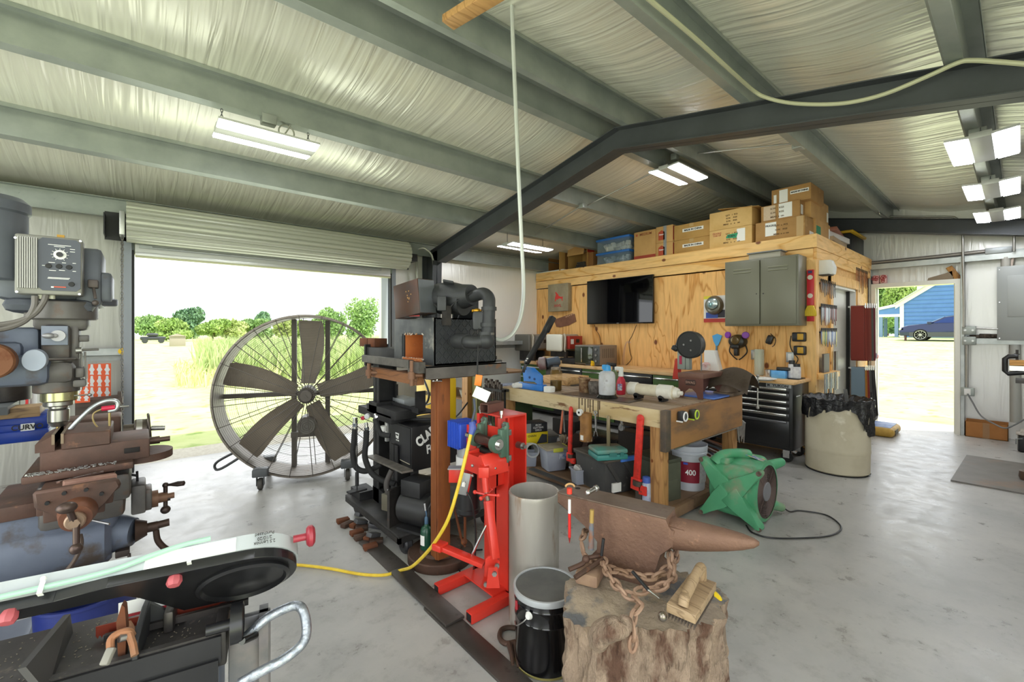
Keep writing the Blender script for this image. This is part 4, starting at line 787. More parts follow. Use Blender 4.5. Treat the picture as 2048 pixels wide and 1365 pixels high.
m=MB(); a=at(714,836,t=2.9); b=at(714,985,t=2.9); m.cyl(a,b,.004,n=8); m.cyl(at(714,945,t=2.9),at(714,972,t=2.9),.012,n=10); m.bx(at(714,982,t=2.9),(.12,.05,.012),Matrix.Rotation(.1,4,'Z')); part(pr,'foot_pedal',m,mBLKM)
# electrical cabinet
ec=root('control_cabinet','black sheet metal cabinet with white lettering on the press cart','cabinet',(1.53,2.75,.45))
m=MB(); m.box(1.35,1.72,2.585,2.92,.48,.77,.004); part(ec,'case',m,M('#1c1c1e',.35))
m=MB(); m.box(1.345,1.35,2.595,2.90,.53,.76); part(ec,'door',m,M('#232326',.4)); 
m=MB(); m.box(1.32,1.345,2.905,2.93,.62,.76,.004); part(ec,'handle',m,mALU)
m=MB(); m.box(1.3445,1.3455,2.60,2.74,.525,.53); part(ec,'trim_line',m,M('#b9b19a',.5))
P0=at(834,889,Y=2.5832); lettering(ec,'CLARK',.088,P0,(.85,0,.5),(-.5,0,.85),mTXTW,.72,.004,align='LEFT'); P1=at(853,901,Y=2.5832); lettering(ec,'FORGE',.08,P1,(1,0,.10),(-.10,0,1),mTXTW,.72,.003,align='LEFT')
m=MB(); m.prism([(-.028,.018),(.028,.018),(.018,-.022),(-.018,-.018)],(1.344,2.78,.685),(0,-1,0),Z3,(-.001,0,0)); part(ec,'emblem',m,mTXTW); lettering(ec,'FORGE',.012,(1.342,2.78,.689),(0,-1,0),Z3,mTXT,1,.0005); lettering(ec,'EST 2012',.012,(1.3435,2.775,.652),(0,-1,0),Z3,mTXTW,1,.0003)
m=MB(); m.box(1.38,1.42,2.62,2.66,CZ,.48); m.box(1.62,1.66,2.62,2.66,CZ,.48); m.box(1.38,1.42,2.86,2.90,CZ,.48); part(ec,'stand',m,mBLKM)
m=MB(); m.tube(catmull([(1.42,2.9,.785),(1.45,2.75,.788),(1.55,2.66,.788),(1.68,2.68,.79),(1.72,2.8,.80),(1.58,2.86,.80),(1.46,2.8,.80)],6),.011,n=8); q=at(812,832,t=2.85); m.bx((1.45,2.83,.815),(.09,.06,.05),Euler((.2,.5,.3)).to_matrix().to_4x4(),b=.012); single('coiled_cable','thick black cable with a plug coiled on top of the control cabinet','cable',m,M('#2a2a2c',.6))
# tray with controller on the press
ty=root('tool_tray','black folded steel tray on the press frame','tray',at(800,835,t=3.0))
m=MB(); a=at(762,832,X=1.42); b=at(836,832,X=1.42); m.box(1.42,1.56,b.y,a.y,.845,.85); m.box(1.42,1.425,b.y,a.y-.18,.85,.88); m.box(1.42,1.56,a.y-.004,a.y,.85,.98); m.box(1.42,1.50,b.y+.04,b.y+.044,.85,.99); part(ty,'tray',m,mBLKM)
m=MB(); boxX(m,779,808,797,823,1.46,.12,b=.004); o=single('controller_box','grey box with a pale top standing in the black tray','box',m,M('#9fa3a4',.4))
m=MB(); c=at(767,857,t=3.0); m.cyl(c-Z3*.02,c+Z3*.015,.022,n=16); part(pr,'filler_cap',m,mWHITE)
# hydraulic motor
mo=root('electric_motor','black electric motor with a terminal box on the press cart','motor',(1.55,2.62,CZ))
m=MB(); c=at(838,1012,t=2.78); ax=Vector((.35,-.94,0)).normalized(); c.z=.26; c0=c+Vector((.02,.02,0))
m.cyl(c0-ax*.14,c0+ax*.13,.108,n=28,bev=.03); m.cyl(c0+ax*.12,c0+ax*.15,.095,n=28,bev=.02)
for k in range(4): m.tube([c0+ax*.152+(Z3*math.cos(t*PI/10)+ax.cross(Z3)*math.sin(t*PI/10))*(.02+.02*k) for t in range(20)],.004,n=4,closed=True)
part(mo,'body',m,M('#242425',.4)); m=MB(); m.bx(c0+Z3*.14-ax*.02,(.15,.16,.10),Matrix.Rotation(math.atan2(ax.y,ax.x)+PI/2,4,'Z'),b=.006); part(mo,'terminal_box',m,M('#232325',.45))
m=MB(); m.bx(c0-Z3*.108,(.22,.2,.016),Matrix.Rotation(math.atan2(ax.y,ax.x)+PI/2,4,'Z')); part(mo,'mounting_foot',m,mBLKM); m=MB(); q=c0-ax*.16; m.bx(q,(.24,.02,.24),Matrix.Rotation(math.atan2(ax.y,ax.x)+PI/2,4,'Z')); part(mo,'mounting_plate',m,mDKST)
m=MB(); m.cyl(c0-ax*.30,c0-ax*.17,.05,n=16,bev=.008); m.bx(c0-ax*.25,(.10,.09,.11),Matrix.Rotation(math.atan2(ax.y,ax.x)+PI/2,4,'Z'),b=.006); part(mo,'pump',m,M('#6f6a5a',.5,.3))
# ---------------------------------------------------------------- forge on a post
PX,PY=1.415,2.33
fp=root('forge_stand','rusty steel post on a thick round base plate carrying the forge','stand',(PX,PY,0))
m=MB(); m.lathe([(0,0),(.195,0),(.2,.006),(.2,.05),(.194,.056),(.13,.056),(.125,.075),(0,.075)],(PX,PY,0),n=48)
for k in range(8): a=2*PI*k/8+.3; m.cyl((PX+math.cos(a)*.165,PY+math.sin(a)*.165,.056),(PX+math.cos(a)*.165,PY+math.sin(a)*.165,.058),.016,n=14)
part(fp,'base_plate',m,mRUSTD)
m=MB(); c=at(881,900,t=2.58); x,y=c.x,c.y; m.box(x-.042,x+.042,y-.042,y+.042,.07,1.13,.003); m.box(x-.046,x-.042,y-.03,y-.012,.07,1.13); part(fp,'post',m,mORU)
m=MB(); m.box(1.22,1.78,2.12,2.62,1.13,1.145); part(fp,'table_plate',m,mRUSTD)
m=MB(); m.box(1.185,1.75,2.10,2.108,1.136,1.204); m.box(1.185,1.75,2.10,2.16,1.198,1.204); part(fp,'angle_rail',m,M('#6a6664',.4,.6,h2='#7e7976',sc=9,h3='#8a6a55',sc3=14))
m=MB(); a=at(728,713,X=1.16); b=at(822,722,X=1.16); a.z=1.215;b.z=1.215; m.bar(a,b,.03,.045); m.box(1.15,1.19,2.12,b.y+.02,1.17,1.23); part(fp,'front_bar',m,M('#5d5a58',.35,.7,h2='#77736f',sc=12))
m=MB(); m.bar(Vector((1.205,2.2,1.125)),Vector((1.205,2.85,1.125)),.045,.06); part(fp,'wood_rail',m,wood('#8a5a36','#6a4126',1,3,False))
for u,v0,v1,x in((738,727,757,1.15),(824,722,772,1.15)):
    m=MB(); t=at(u,v0,X=x); b=at(u,v1,X=x); m.cyl(t,b,.013,n=12); c=(t+b)/2-Z3*.012; m.cyl(c-Z3*.02,c+Z3*.02,.022,n=14); m.cyl(c,c+Vector((.05,-.03 if u>800 else -.06,0)),.012,n=10); part(fp,'pipe_clamp',m,M('#7d5a45',.6,.3))
m=MB(); c=at(874,762,t=2.5); m.cyl(c+Z3*.05,c,.006,n=8); m.cyl(c-RT*.02,c+RT*.03,.006,n=8); m.sph(c-RT*.02,.009); part(fp,'thumb_screw',m,mCHROME)
fg=root('gas_forge','black diamond plate gas forge with an open fire brick mouth','forge',(1.47,2.37,1.204))
FX0,FX1,FY0,FY1,FZ0,FZ1=1.25,1.69,2.13,2.62,1.206,1.475
oy0,oy1,oz0,oz1=2.255,2.493,1.238,1.378
m=MB(); 
m.box(FX0,FX1,FY0,FY0+.01,FZ0,FZ1); m.box(FX0,FX1,FY1-.01,FY1,FZ0,FZ1); m.box(FX0,FX1,FY0,FY1,FZ1-.008,FZ1); m.box(FX1-.008,FX1,FY0,FY1,FZ0,FZ1); m.box(FX0,FX1,FY0,FY1,FZ0,FZ0+.01)
m.box(FX0,FX0+.01,FY0,oy0,FZ0,FZ1); m.box(FX0,FX0+.01,oy1,FY1,FZ0,FZ1); m.box(FX0,FX0+.01,oy0,oy1,oz1,FZ1); m.box(FX0,FX0+.01,oy0,oy1,FZ0,oz0)
part(fg,'steel_case',m,M('#3d3f42',.4,.6,h2='#4a4c4f',sc=8,h3='#6b6661',sc3=5,lo3=.6,hi3=.72)); m=MB()
for i in range(17):
    for j in range(10):
        xx=FX0+.02+i*.0252; zz=FZ0+.018+j*.0262
        s=1 if (i+j)%2 else -1
        m.bx((xx,FY0-.0015,zz),(.024,.004,.005),Matrix.Rotation(s*.8,4,'Y'))
part(fg,'tread_pattern',m,M('#4a4d51',.35,.6))
m=MB(); m.box(FX0-.004,FX0,FY0,oy0-.01,FZ0,FZ1); m.box(FX0-.004,FX0,oy1+.02,FY1,FZ0,FZ1); m.box(FX0-.004,FX0,oy0-.01,oy1+.02,oz1+.005,FZ1); part(fg,'front_plate',m,M('#4b4e52',.4,.6,h2='#6b6d6e',sc=5,h3='#a7a49d',sc3=7,lo3=.6,hi3=.7))
mBR=M('#c9783f',.85,h2='#b76a36',sc=10,h3='#e0a878',sc3=20)
m=MB(); m.box(FX0+.01,FX1-.05,oy0-.02,oy0,oz0,oz1); m.box(FX0+.01,FX1-.05,oy1,oy1+.02,oz0,oz1); m.box(FX0+.01,FX1-.05,oy0,oy1,oz1,oz1+.02); m.box(FX0-.01,FX1-.05,oy0,oy1,oz0-.02,oz0); m.box(FX1-.2,FX1-.18,oy0,oy1,oz0,oz1); part(fg,'fire_brick',m,mBR)
m=MB()
for k in range(26): q=random.random(); m.bx((FX0-.006,oy0-.012+(oy1-oy0+.03)*random.random(),random.choice((oz0-.004,oz1+.004))),(.006,.016,.006),Euler((random.uniform(0,3),0,0)).to_matrix().to_4x4())
part(fg,'crumbled_lining',m,M('#d9d4ca',.9,h2='#b98a62',sc=20))
# blower and burner pipe
bp=root('blower_burner','matte black blower with burner pipe bent down into the side of the forge','blower',(1.45,2.3,FZ1))
def fp_(u,v,t): return at(u,v,t=t)
mPIPE=M('#2e2f31',.5,.2,h2='#393a3c',sc=7)
m=MB(); P=[fp_(868,596,2.62),fp_(900,592,2.55),fp_(925,594,2.5),fp_(945,590,2.45)]; m.tube(P,[.075,.085,.072,.058],n=24); m.tube([fp_(880,598,2.6),fp_(895,596,2.57)],.092,n=24); m.tube([fp_(908,602,2.54),fp_(930,604,2.5)],.08,n=24); part(bp,'blower_body',m,mPIPE)
m=MB(); m.tube(catmull([fp_(935,597,2.48),fp_(955,590,2.42),fp_(968,588,2.38),fp_(977,596,2.35),fp_(978,612,2.33),fp_(977,640,2.32),fp_(975,665,2.31),fp_(970,680,2.30),fp_(955,685,2.30),fp_(935,684,2.32),fp_(915,684,2.4)],5),.034,n=20); 
for P in((978,618,2.33),(976,650,2.315),(972,668,2.31)): c=fp_(*P); m.cyl(c-Z3*.01,c+Z3*.01,.041,n=20)
part(bp,'burner_pipe',m,mPIPE)
m=MB(); m.tube(catmull([fp_(935,684,2.32),fp_(925,683,2.36),fp_(914,683,2.42)],3),.042,n=18); m.sph(fp_(972,682,2.30),.045); part(bp,'elbow',m,mPIPE)
m=MB(); c=fp_(974,668,2.31); m.cyl(c-Z3*.006,c+Z3*.006,.038,n=20); part(bp,'pipe_band',m,M('#77736f',.4,.5))
for nm,p_,sz,e,b_ in(('valve_box',fp_(957,642,2.33),(.05,.06,.10),(0,0,YAW),.012),('control_box',fp_(885,608,2.45),(.06,.05,.08),(0,0,YAW),.004),('top_bracket',fp_(898,568,2.5),(.08,.06,.012),(.2,.3,YAW),.002)): m=MB(); m.bx(p_,sz,Euler(e).to_matrix().to_4x4(),b=b_); part(bp,nm,m,M('#303134',.5))
m=MB(); c=fp_(955,622,2.34); m.sph(c,.016,sc=(1.5,1,.8)); m.cyl(c-RT*.03,c+RT*.02,.008,n=8); part(bp,'brass_valve',m,M('#c9962f',.35,.8))
m=MB(); m.tube(catmull([fp_(868,608,2.5),fp_(890,622,2.46),fp_(910,605,2.44),fp_(935,590,2.42),fp_(960,584,2.38),fp_(976,590,2.33)],5),.006,n=6); part(bp,'gas_hose',m,mBLK)
m=MB(); m.box(1.60,1.70,FY0+.2,FY0+.212,FZ1,1.66) if 0 else m.bx((1.62,2.36,FZ1+.055),(.2,.012,.16),None); m.bx((1.6,2.29,FZ1+.02),(.16,.012,.1),Euler((.6,0,0)).to_matrix().to_4x4()); part(bp,'heat_shield',m,M('#35373a',.45,.5,h2='#44464a',sc=40))
m=MB(); c=fp_(893,630,2.45); m.bar(c-Z3*.06,c+Z3*.05,.05,.03); part(bp,'support_post',m,mDKST)
m=MB(); m.tube(catmull([fp_(958,650,2.32),fp_(957,680,2.28),fp_(955,720,2.24),fp_(955,752,2.2)],4),.004,n=6); part(bp,'power_cord',m,mBLK)
m=MB(); c=fp_(957,761,2.2); m.bx(c,(.035,.02,.055),Matrix.Rotation(YAW-PI/2,4,'Z')@Matrix.Rotation(.15,4,'Y'),b=.003); single('orange_tag','small orange plug cap hanging on the black cord below the forge','tag',m,M('#e8832a',.5))
m=MB(); c=fp_(963,789,2.15); m.bx(c,(.078,.001,.055),Matrix.Rotation(YAW-PI/2,4,'Z')@Matrix.Rotation(.42,4,'Y')); single('paper_tag','white square paper tag hanging on the cord above the yellow extension lead','tag',m,mWHITE)
sb=root('steel_hood','tilted square box of heat stained steel standing on the front of the forge','box',at(835,634,t=2.55))
Mh=Matrix.Translation(at(832,599,t=2.56))@Matrix.Rotation(-PI/2+R(8),4,'Z')@Matrix.Rotation(R(-7),4,'Y')
m=MB(Mh); m.box(-.135,.105,-.06,.06,-.10,.10,.004); part(sb,'shell',m,M('#5b4136',.4,.6,h2='#4a4546',sc=3,h3='#7a4c34',sc3=5)); 
m=MB(Mh); m.box(.105,.108,-.055,.055,-.095,.095); part(sb,'side_panel',m,M('#8b8f95',.3,.7)); m=MB(Mh)
for k in range(9): m.cyl((.0+random.uniform(-.02,.05),-.0615,.03+random.uniform(-.06,.05)),(.0,-.0605,.03),.0026,n=6) if 0 else m.bx((random.uniform(-.01,.05),-.0605,random.uniform(-.03,.06)),(.006,.002,.006))
part(sb,'bright_specks',m,M('#d9a86a',.4,.6)); m=MB(); c=at(828,633,t=2.55); m.bx(c,(.10,.03,.014),Matrix.Rotation(YAW-PI/2,4,'Z')); part(sb,'base_strip',m,mBLKM); m=MB(); m.bx(at(829,632,t=2.52),(.06,.004,.006),Matrix.Rotation(YAW-PI/2,4,'Z')); part(sb,'red_switch',m,M('#b5282c',.4))
# fire bricks on the press beam
for i,(u0,u1) in enumerate(((719,734),(735,749))):
    m=MB(); a=at(u0,690,X=1.33);b=at(u1,690,X=1.33); m.box(1.33,1.43,b.y,a.y,1.28,1.345,.003); single('rusty_block',('rusty square block at the outer end of the press beam','rusty square block next to the outer one on the press beam')[i],'block',m,mRUST,'blocks on the press beam')
# propane torch on the base plate
tr=root('propane_torch','green propane cylinder with a torch head standing on the round base plate','torch',at(853,1102,z=.058))
c=MW[tr.name].translation; m=MB(); m.lathe([(0,0),(.034,0),(.037,.008),(.037,.12),(.03,.145),(.016,.155),(.014,.165),(0,.165)],c,n=24); part(tr,'cylinder',m,M('#1f4a38',.25))
m=MB(); m.lathe([(.010,.16),(.012,.165),(.012,.2),(.008,.21)],c,n=12); m.tube([c+Vector((0,0,.2)),c+Vector((0,0,.225)),c-RT*.006+Z3*.25],.005,n=8); part(tr,'valve',m,M('#4c6a86',.4)); m=MB(); m.tube([c-RT*.006+Z3*.245,c-RT*.012+Z3*.29],.006,n=8); part(tr,'nozzle',m,mCHROME)
m=MB(); d0=math.atan2(-FW.y-RT.y*.6,-FW.x-RT.x*.6)
m.grid(lambda u,v:(c.x+math.cos(d0-.6+u*1.0)*.0375,c.y+math.sin(d0-.6+u*1.0)*.0375,c.z+.045+v*.06),8,1); part(tr,'paper_label',m,mLBL)
# tongs leaning on the base
tg=root('fire_tongs','rusty long tongs leaning on the round base plate beside the post','tongs',at(925,1090,z=.06))
m=MB(); m.tube([at(905,1000,t=2.6),at(922,1075,t=2.62),at(930,1094,t=2.62)],.008,n=8); part(tg,'rein',m,mRUST); m=MB(); m.tube([at(930,985,t=2.62),at(930,1080,t=2.62)],.008,n=8); m.sph(at(928,1084,t=2.62),.02); part(tg,'rein',m,mRUST)
# flat bars on the floor
for i,(y0,y1,x0,x1,z,l) in enumerate(((.9,1.95,1.085,1.185,.0,'dark flat steel bar on the floor nearest the black pail'),(1.75,2.35,1.09,1.195,.0122,'dark flat steel bar lying on top of the middle of the row'),(2.28,2.84,1.10,1.21,.0,'dark flat steel bar at the far end of the row by the press cart'))):
    m=MB(); m.box(x0,x1,y0,y1,z,z+.012,.001); single('flat_bar',l,'steel bar',m,M('#4b4642',.4,.5,h2='#5f5954',sc=3,h3='#3a3532',sc3=7),'flat bars on the floor')
k=0
rg=random.Random(3)
for i in range(13):
    x=1.125+.02*rg.random()+.05*(i%2); y=2.72+i*.042; z=.0 if i%3 else .001
    zz=.028 if i%3==2 else 0
    m=MB(); m.bx((x+(.06 if zz else 0),y,.016+zz),(.085,.05,.028),Euler((0,rg.uniform(-.05,.05) if not zz else .35,rg.uniform(-.5,.5))).to_matrix().to_4x4(),b=.003)
    single('steel_block','small rusty steel block in the pile on the floor under the press cart','block',m,(mRUST,mRUSTD,M('#5a5a5c',.5,.4))[i%3],'pile of steel blocks under the cart')
# yellow extension lead
yc=root('extension_lead','yellow extension lead with a blue clear plug hanging from the forge to the floor','cord',at(800,1150,z=0))
m=MB(); P=[(942,868,2.1),(930,920,2.06),(915,980,2.05),(896,1040,2.05),(870,1085,2.1),(845,1115,2.2),(822,1135,2.3)]
pts=[at(u,v,t=t) for u,v,t in P]+[Vector((at(800,1146,z=.01).x,at(800,1146,z=.01).y,.022)),at(768,1151,z=.022),at(720,1149,z=.012),at(660,1138,z=.012),at(600,1131,z=.012),at(540,1128,z=.012)]
m.tube(catmull(pts,6),.0085,n=8); part(yc,'cable',m,M('#e8c93a',.45,h2='#d9b52c',sc=20)); m=MB(); m.tube([at(944,845,t=2.12),at(946,857,t=2.11),at(942,870,t=2.1)],[.016,.019,.013],n=10); part(yc,'plug',m,M('#4a5fae',.25,alpha=.8)); m=MB(); m.tube([at(948,798,t=2.16),at(950,820,t=2.14),at(944,846,t=2.12)],.006,n=6); part(yc,'lead_tail',m,M('#3f4656',.5))
# ---------------------------------------------------------------- red hydraulic roll press
rp=root('rolling_mill','bright red upright steel rolling mill with a roller in green bearings','rolling mill',(1.47,1.83,0))
bx0,bx1,by0,by1,bz=1.45,1.58,1.727,1.93,.95
m=MB(); m.box(bx0,bx0+.009,by0,by1,.0,.70); m.box(bx0,bx0+.009,by0,by0+.02,.7,bz); m.box(bx0,bx0+.009,by1-.02,by1,.7,bz); m.box(bx0,bx0+.009,by0,by1,.7,.86); m.box(bx1-.009,bx1,by0,by1,0,bz); m.box(bx0,bx1,1.824,1.834,0,bz); part(rp,'upright',m,mRED)
m=MB(); m.box(bx0-.03,bx1,by0,by1,bz,bz+.01,.001); m.box(bx0-.05,bx0-.02,by0-.002,by0+.022,bz-.05,bz+.003); m.box(bx0-.05,bx0-.02,by1-.022,by1+.002,bz-.05,bz+.003); part(rp,'top_plate',m,M('#d93228',.4,h2='#c2483f',sc=5))
m=MB(); 
for y in(1.738,1.919): m.cyl((1.415,y,.80),(1.415,y,.985),.006,n=10); m.cyl((1.415,y,.972),(1.415,y,.99),.010,n=6)
part(rp,'adjusting_bolt',m,mCHROME)
m=MB(); m.prism([(1.70,.72),(1.98,.72),(1.99,.74),(1.99,.86),(1.93,.90),(1.70,.905)],(1.40,0,0),Y3,Z3,(.012,0,0),b=.002); part(rp,'bearing_plate',m,mRED)
mGBR=M('#55705f',.45,.2,h2='#4a6355',sc=9)
for y in(1.675,1.85):
    m=MB(); c=Vector((1.335,y,.845))
    m.lathe([(.026,-.017),(.043,-.014),(.045,0),(.043,.014),(.026,.017),(.026,-.017)],c,(0,1,0),30)
    m.box(1.35,1.40,y-.016,y+.016,.775,.915,.006); m.cyl((1.375,y,.90),(1.40,y,.93),.016,n=14); m.box(1.385,1.40,y-.018,y+.018,.745,.945,.004); b=part(rp,'bearing',m,mGBR)
    m=MB(); 
    for z in(.76,.932): m.cyl((1.372,y,z),(1.386,y,z),.010,n=6)
    part(b,'bolt',m,mSTEEL)
    m=MB(); m.cyl((1.335,y-.019,.845),(1.335,y+.019,.845),.027,n=24); part(b,'inner_race',m,mCHROME)
m=MB(); m.cyl((1.335,1.64,.845),(1.335,1.93,.845),.014,n=20); part(rp,'shaft',m,mCHROME)
m=MB(); m.cyl((1.335,1.695,.845),(1.335,1.83,.845),.026,n=28,bev=.003); part(rp,'upper_roller',m,M('#5b403a',.3,.7,h2='#6a4d46',sc=9))
m=MB(); m.prism([(1.66,.70),(1.845,.70),(1.845,.76),(1.82,.80),(1.79,.80),(1.79,.785),(1.71,.785),(1.71,.80),(1.69,.80),(1.66,.76)],(1.25,0,0),Y3,Z3,(.15,0,0),b=.003); part(rp,'roller_carriage',m,mRED)
m=MB(); m.cyl((1.335,1.70,.79),(1.335,1.80,.79),.022,n=24); part(rp,'lower_roller',m,M('#2d2a2a',.3,.7))
m=MB(); m.cyl((1.52,1.69,.80),(1.52,1.73,.80),.018,n=18); m.cyl((1.52,1.67,.80),(1.52,1.70,.80),.011,n=6); part(rp,'side_bolt',m,mSTEEL)
for z in(.87,.74): m=MB(); m.box(1.41,1.44,1.685,1.70,z,z+.03,.003); part(rp,'nut',m,mSTEEL)
# gearbox + motor
m=MB(); m.box(1.37,1.382,1.90,2.06,.745,.885,.002); part(rp,'gearbox_bracket',m,mRED)
m=MB(); m.box(1.33,1.45,1.985,2.12,.755,.89,.008)
for k in range(7): m.box(1.325,1.455,2.0+k*.017,2.007+k*.017,.75,.895)
part(rp,'gearbox',m,M('#2f55c4',.4)); m=MB(); c=at(941,905,t=2.33); mc=Vector((1.41,2.03,0))
m=MB(); m.cyl(mc+Z3*.70,mc+Z3*.755,.062,n=28); part(rp,'motor_flange',m,M('#a9acae',.4,.5))
m=MB(); m.cyl(mc+Z3*.40,mc+Z3*.70,.066,n=28,bev=.008); m.cyl(mc+Z3*.375,mc+Z3*.42,.07,n=28,bev=.012); part(rp,'motor',m,mBLK)
m=MB(); m.cyl(mc+Z3*.62,mc+Z3*.70,.0675,n=28); part(rp,'motor_band',m,M('#dedfdd',.35))
sx=at(929,968,t=2.22); 
MSW=Matrix.Translation(sx)@Matrix.Rotation(YAW-PI/2,4,'Z')@Matrix.Rotation(R(12),4,'Y')
m=MB(MSW); m.box(-.022,.03,0,.05,-.055,.055,.003); part(rp,'switch_box',m,M('#c92a20',.4)); m=MB(MSW); m.box(-.026,.022,-.006,0,-.056,.056,.001); sp=part(rp,'switch_plate',m,M('#9fa2a2',.4,.5)); m=MB(MSW); m.box(-.012,.006,-.016,-.006,-.012,.010,.002); m.box(-.006,.0,-.02,-.006,-.002,.016); part(rp,'toggle',m,mWHITE)
m=MB(); c=at(912,950,t=2.3); m.bx(c,(.07,.05,.07),Matrix.Rotation(YAW-PI/2,4,'Z'),b=.003); part(rp,'wiring_box',m,mRED); m=MB(); c=at(912,936,t=2.28); m.bx(c,(.08,.055,.006),Matrix.Rotation(YAW-PI/2,4,'Z')); part(rp,'box_cover',m,M('#a3a5a4',.4,.4))
m=MB(); m.prism([(1.76,.66),(1.93,.66),(1.93,.53),(1.84,.53),(1.76,.60)],(1.40,0,0),Y3,Z3,(.01,0,0)); m.box(1.36,1.45,1.76,1.78,.60,.70); part(rp,'motor_bracket',m,mRED)
for u,v in((945,932),(945,952),(964,940),(990,937)): m=MB(); q=at(u,v,t=2.12); m.sph(q,.008,8,6); part(rp,'cap_screw',m,mSTEEL)
# jack screw and star handle
m=MB(); a=at(968,935,t=2.08); b=at(972,985,t=2.06); m.cyl(a,b,.016,n=14); m.bx(a-Z3*.02,(.05,.05,.05),Matrix.Rotation(YAW,4,'Z'),b=.004); c=at(976,1002,t=2.05); d=at(990,1118,t=1.98); m.bar(c,d,.036,.036,b=.003); part(rp,'jack_screw',m,mRED)
m=MB(); m.cyl(b,c,.011,n=12); part(rp,'threaded_rod',m,M('#7d6b5f',.4,.7))
m=MB(); c=at(973,990,t=2.05)
for k in range(4): a=k*PI/2+.5; e=c+Vector((math.cos(a)*.06,math.sin(a)*.06,.004)); m.cyl(c,e,.006,n=8); m.sph(e,.010,8,6)
part(rp,'star_handle',m,mRED)
m=MB(); m.tube([at(942,1116,t=2.07),at(956,1085,t=2.06),at(974,1050,t=2.05)],[.0055,.0055,.004],n=8); part(rp,'return_spring',m,mCHROME)
# pedal and base
a=at(880,1093,t=2.10); b=at(968,1130,t=2.03)
m=MB(); m.bar(a,b,.045,.022,b=.003); m.bx(a,(.06,.055,.03),Matrix.Rotation(.3,4,'Z'),b=.004); part(rp,'foot_pedal',m,mRED)
m=MB(); q=at(984,1132,t=1.98); m.prism([(-.035,-.05),(.03,-.05),(.035,.02),(.0,.05),(-.03,.03)],q,RT,Z3,FW*.012); m.prism([(-.03,-.06),(.03,-.06),(.02,.03),(-.02,.03)],at(986,1150,t=1.93),RT,Z3,FW*.012); part(rp,'pivot_bracket',m,mRED)
m=MB()
for u,v,t in((994,1131,1.95),(989,1147,1.90),(972,1168,1.95)): q=at(u,v,t=t); m.cyl(q,q-FW*.012,.011,n=6)
part(rp,'pivot_bolt',m,mSTEEL)
m=MB()
for y in(2.02,1.72): m.box(1.20,1.62,y-.025,y+.025,.004,.052,.003); 
m.box(1.44,1.62,1.70,2.04,.004,.052,.003); m.box(1.36,1.62,1.74,2.0,.052,.06); part(rp,'base',m,mRED)
m=MB()
for y in(2.02,1.72): m.box(1.1985,1.20,y-.019,y+.019,.01,.046)
part(rp,'tube_end',m,M('#1a1312',.9))
m=MB(); m.tube(catmull([at(934,985,t=2.2),at(945,1010,t=2.2),at(951,1060,t=2.22),at(950,1110,t=2.25),at(945,1145,z=.01),at(925,1150,z=.01),at(915,1125,z=.01),at(930,1105,z=.01),at(965,1100,z=.01)],6),.005,n=8); part(rp,'power_cord',m,mBLK)
m=MB(Matrix.Translation((1.45,1.88,bz+.01))@Matrix.Rotation(R(14),4,'Z')); 
for a in((-.05,.09,-.028,-.025,0,.05),(-.05,.09,.025,.028,0,.05),(-.05,.09,-.028,.028,0,.003),(-.05,.09,-.028,.028,.047,.05)): m.box(*a)
single('square_tube','short rusty square tube lying on top of the red rolling mill','tube',m,M('#7a564c',.6,.3,h2='#6a4a42',sc=8))
# ---------------------------------------------------------------- steel pipe and black pail
m=MB(); c=(1.466,1.549,0); m.lathe([(.116,.0),(.122,.0),(.122,.60),(.1235,.613),(.121,.622),(.115,.622),(.114,.60),(.114,.01),(.116,0)],c,n=48)
single('steel_pipe','tall upright open pale steel pipe standing between the red rolling mill and the black pail','pipe',m,M('#aba69d',.38,.25,h2='#b9b5ad',sc=5,h3='#86694a',sc3=9,lo3=.56,hi3=.68,st=(1,1,.22)))
pl=root('metal_pail','glossy black steel pail with a grey lid and pale lever ring','pail',(1.325,1.328,0)); c=(1.325,1.328,0)
m=MB(); m.lathe([(0,.0),(.126,0),(.131,.004),(.131,.012),(.129,.018),(.130,.20),(.1325,.205),(.130,.21),(.131,.262),(.1335,.267),(.131,.272),(.131,.30),(0,.30)],c,n=56); part(pl,'shell',m,M('#101012',.12,coat=.4))
m=MB(); m.lathe([(0,.306),(.09,.304),(.12,.308),(.128,.313)],c,n=48); part(pl,'lid',m,M('#5a5a58',.7,h2='#6b6a66',sc=6,h3='#2f2f2e',sc3=5))
m=MB(); m.lathe([(.128,.292),(.137,.292),(.139,.302),(.137,.316),(.128,.316),(.126,.308),(.128,.292)],c,n=56); part(pl,'lever_ring',m,M('#c6cacd',.3,.4))
m=MB(); q=at(1058,1232,t=1.75); m.lathe([(0,.014),(.010,.012),(.014,.004),(.016,0)],q,(Vector(q)-Vector((1.325,1.328,q.z))).normalized(),16); part(pl,'bail_ear',m,mWHITE)
m=MB(); m.tube(catmull([q,at(1046,1245,t=1.74),at(1033,1252,t=1.76),at(1030,1243,t=1.8)],4),.0025,n=6); part(pl,'wire_bail',m,mSTEEL)
m=MB(); q=at(1037,1208,t=1.83); m.bx(q,(.012,.03,.035),Matrix.Rotation(YAW+.9,4,'Z')); part(pl,'red_sticker',m,M('#a32a33',.4))
m=MB(); m.lathe([(.129,.003),(.134,.004),(.134,.01),(.129,.012)],c,n=56); part(pl,'bottom_rim',m,M('#a39a5f',.4,.5))
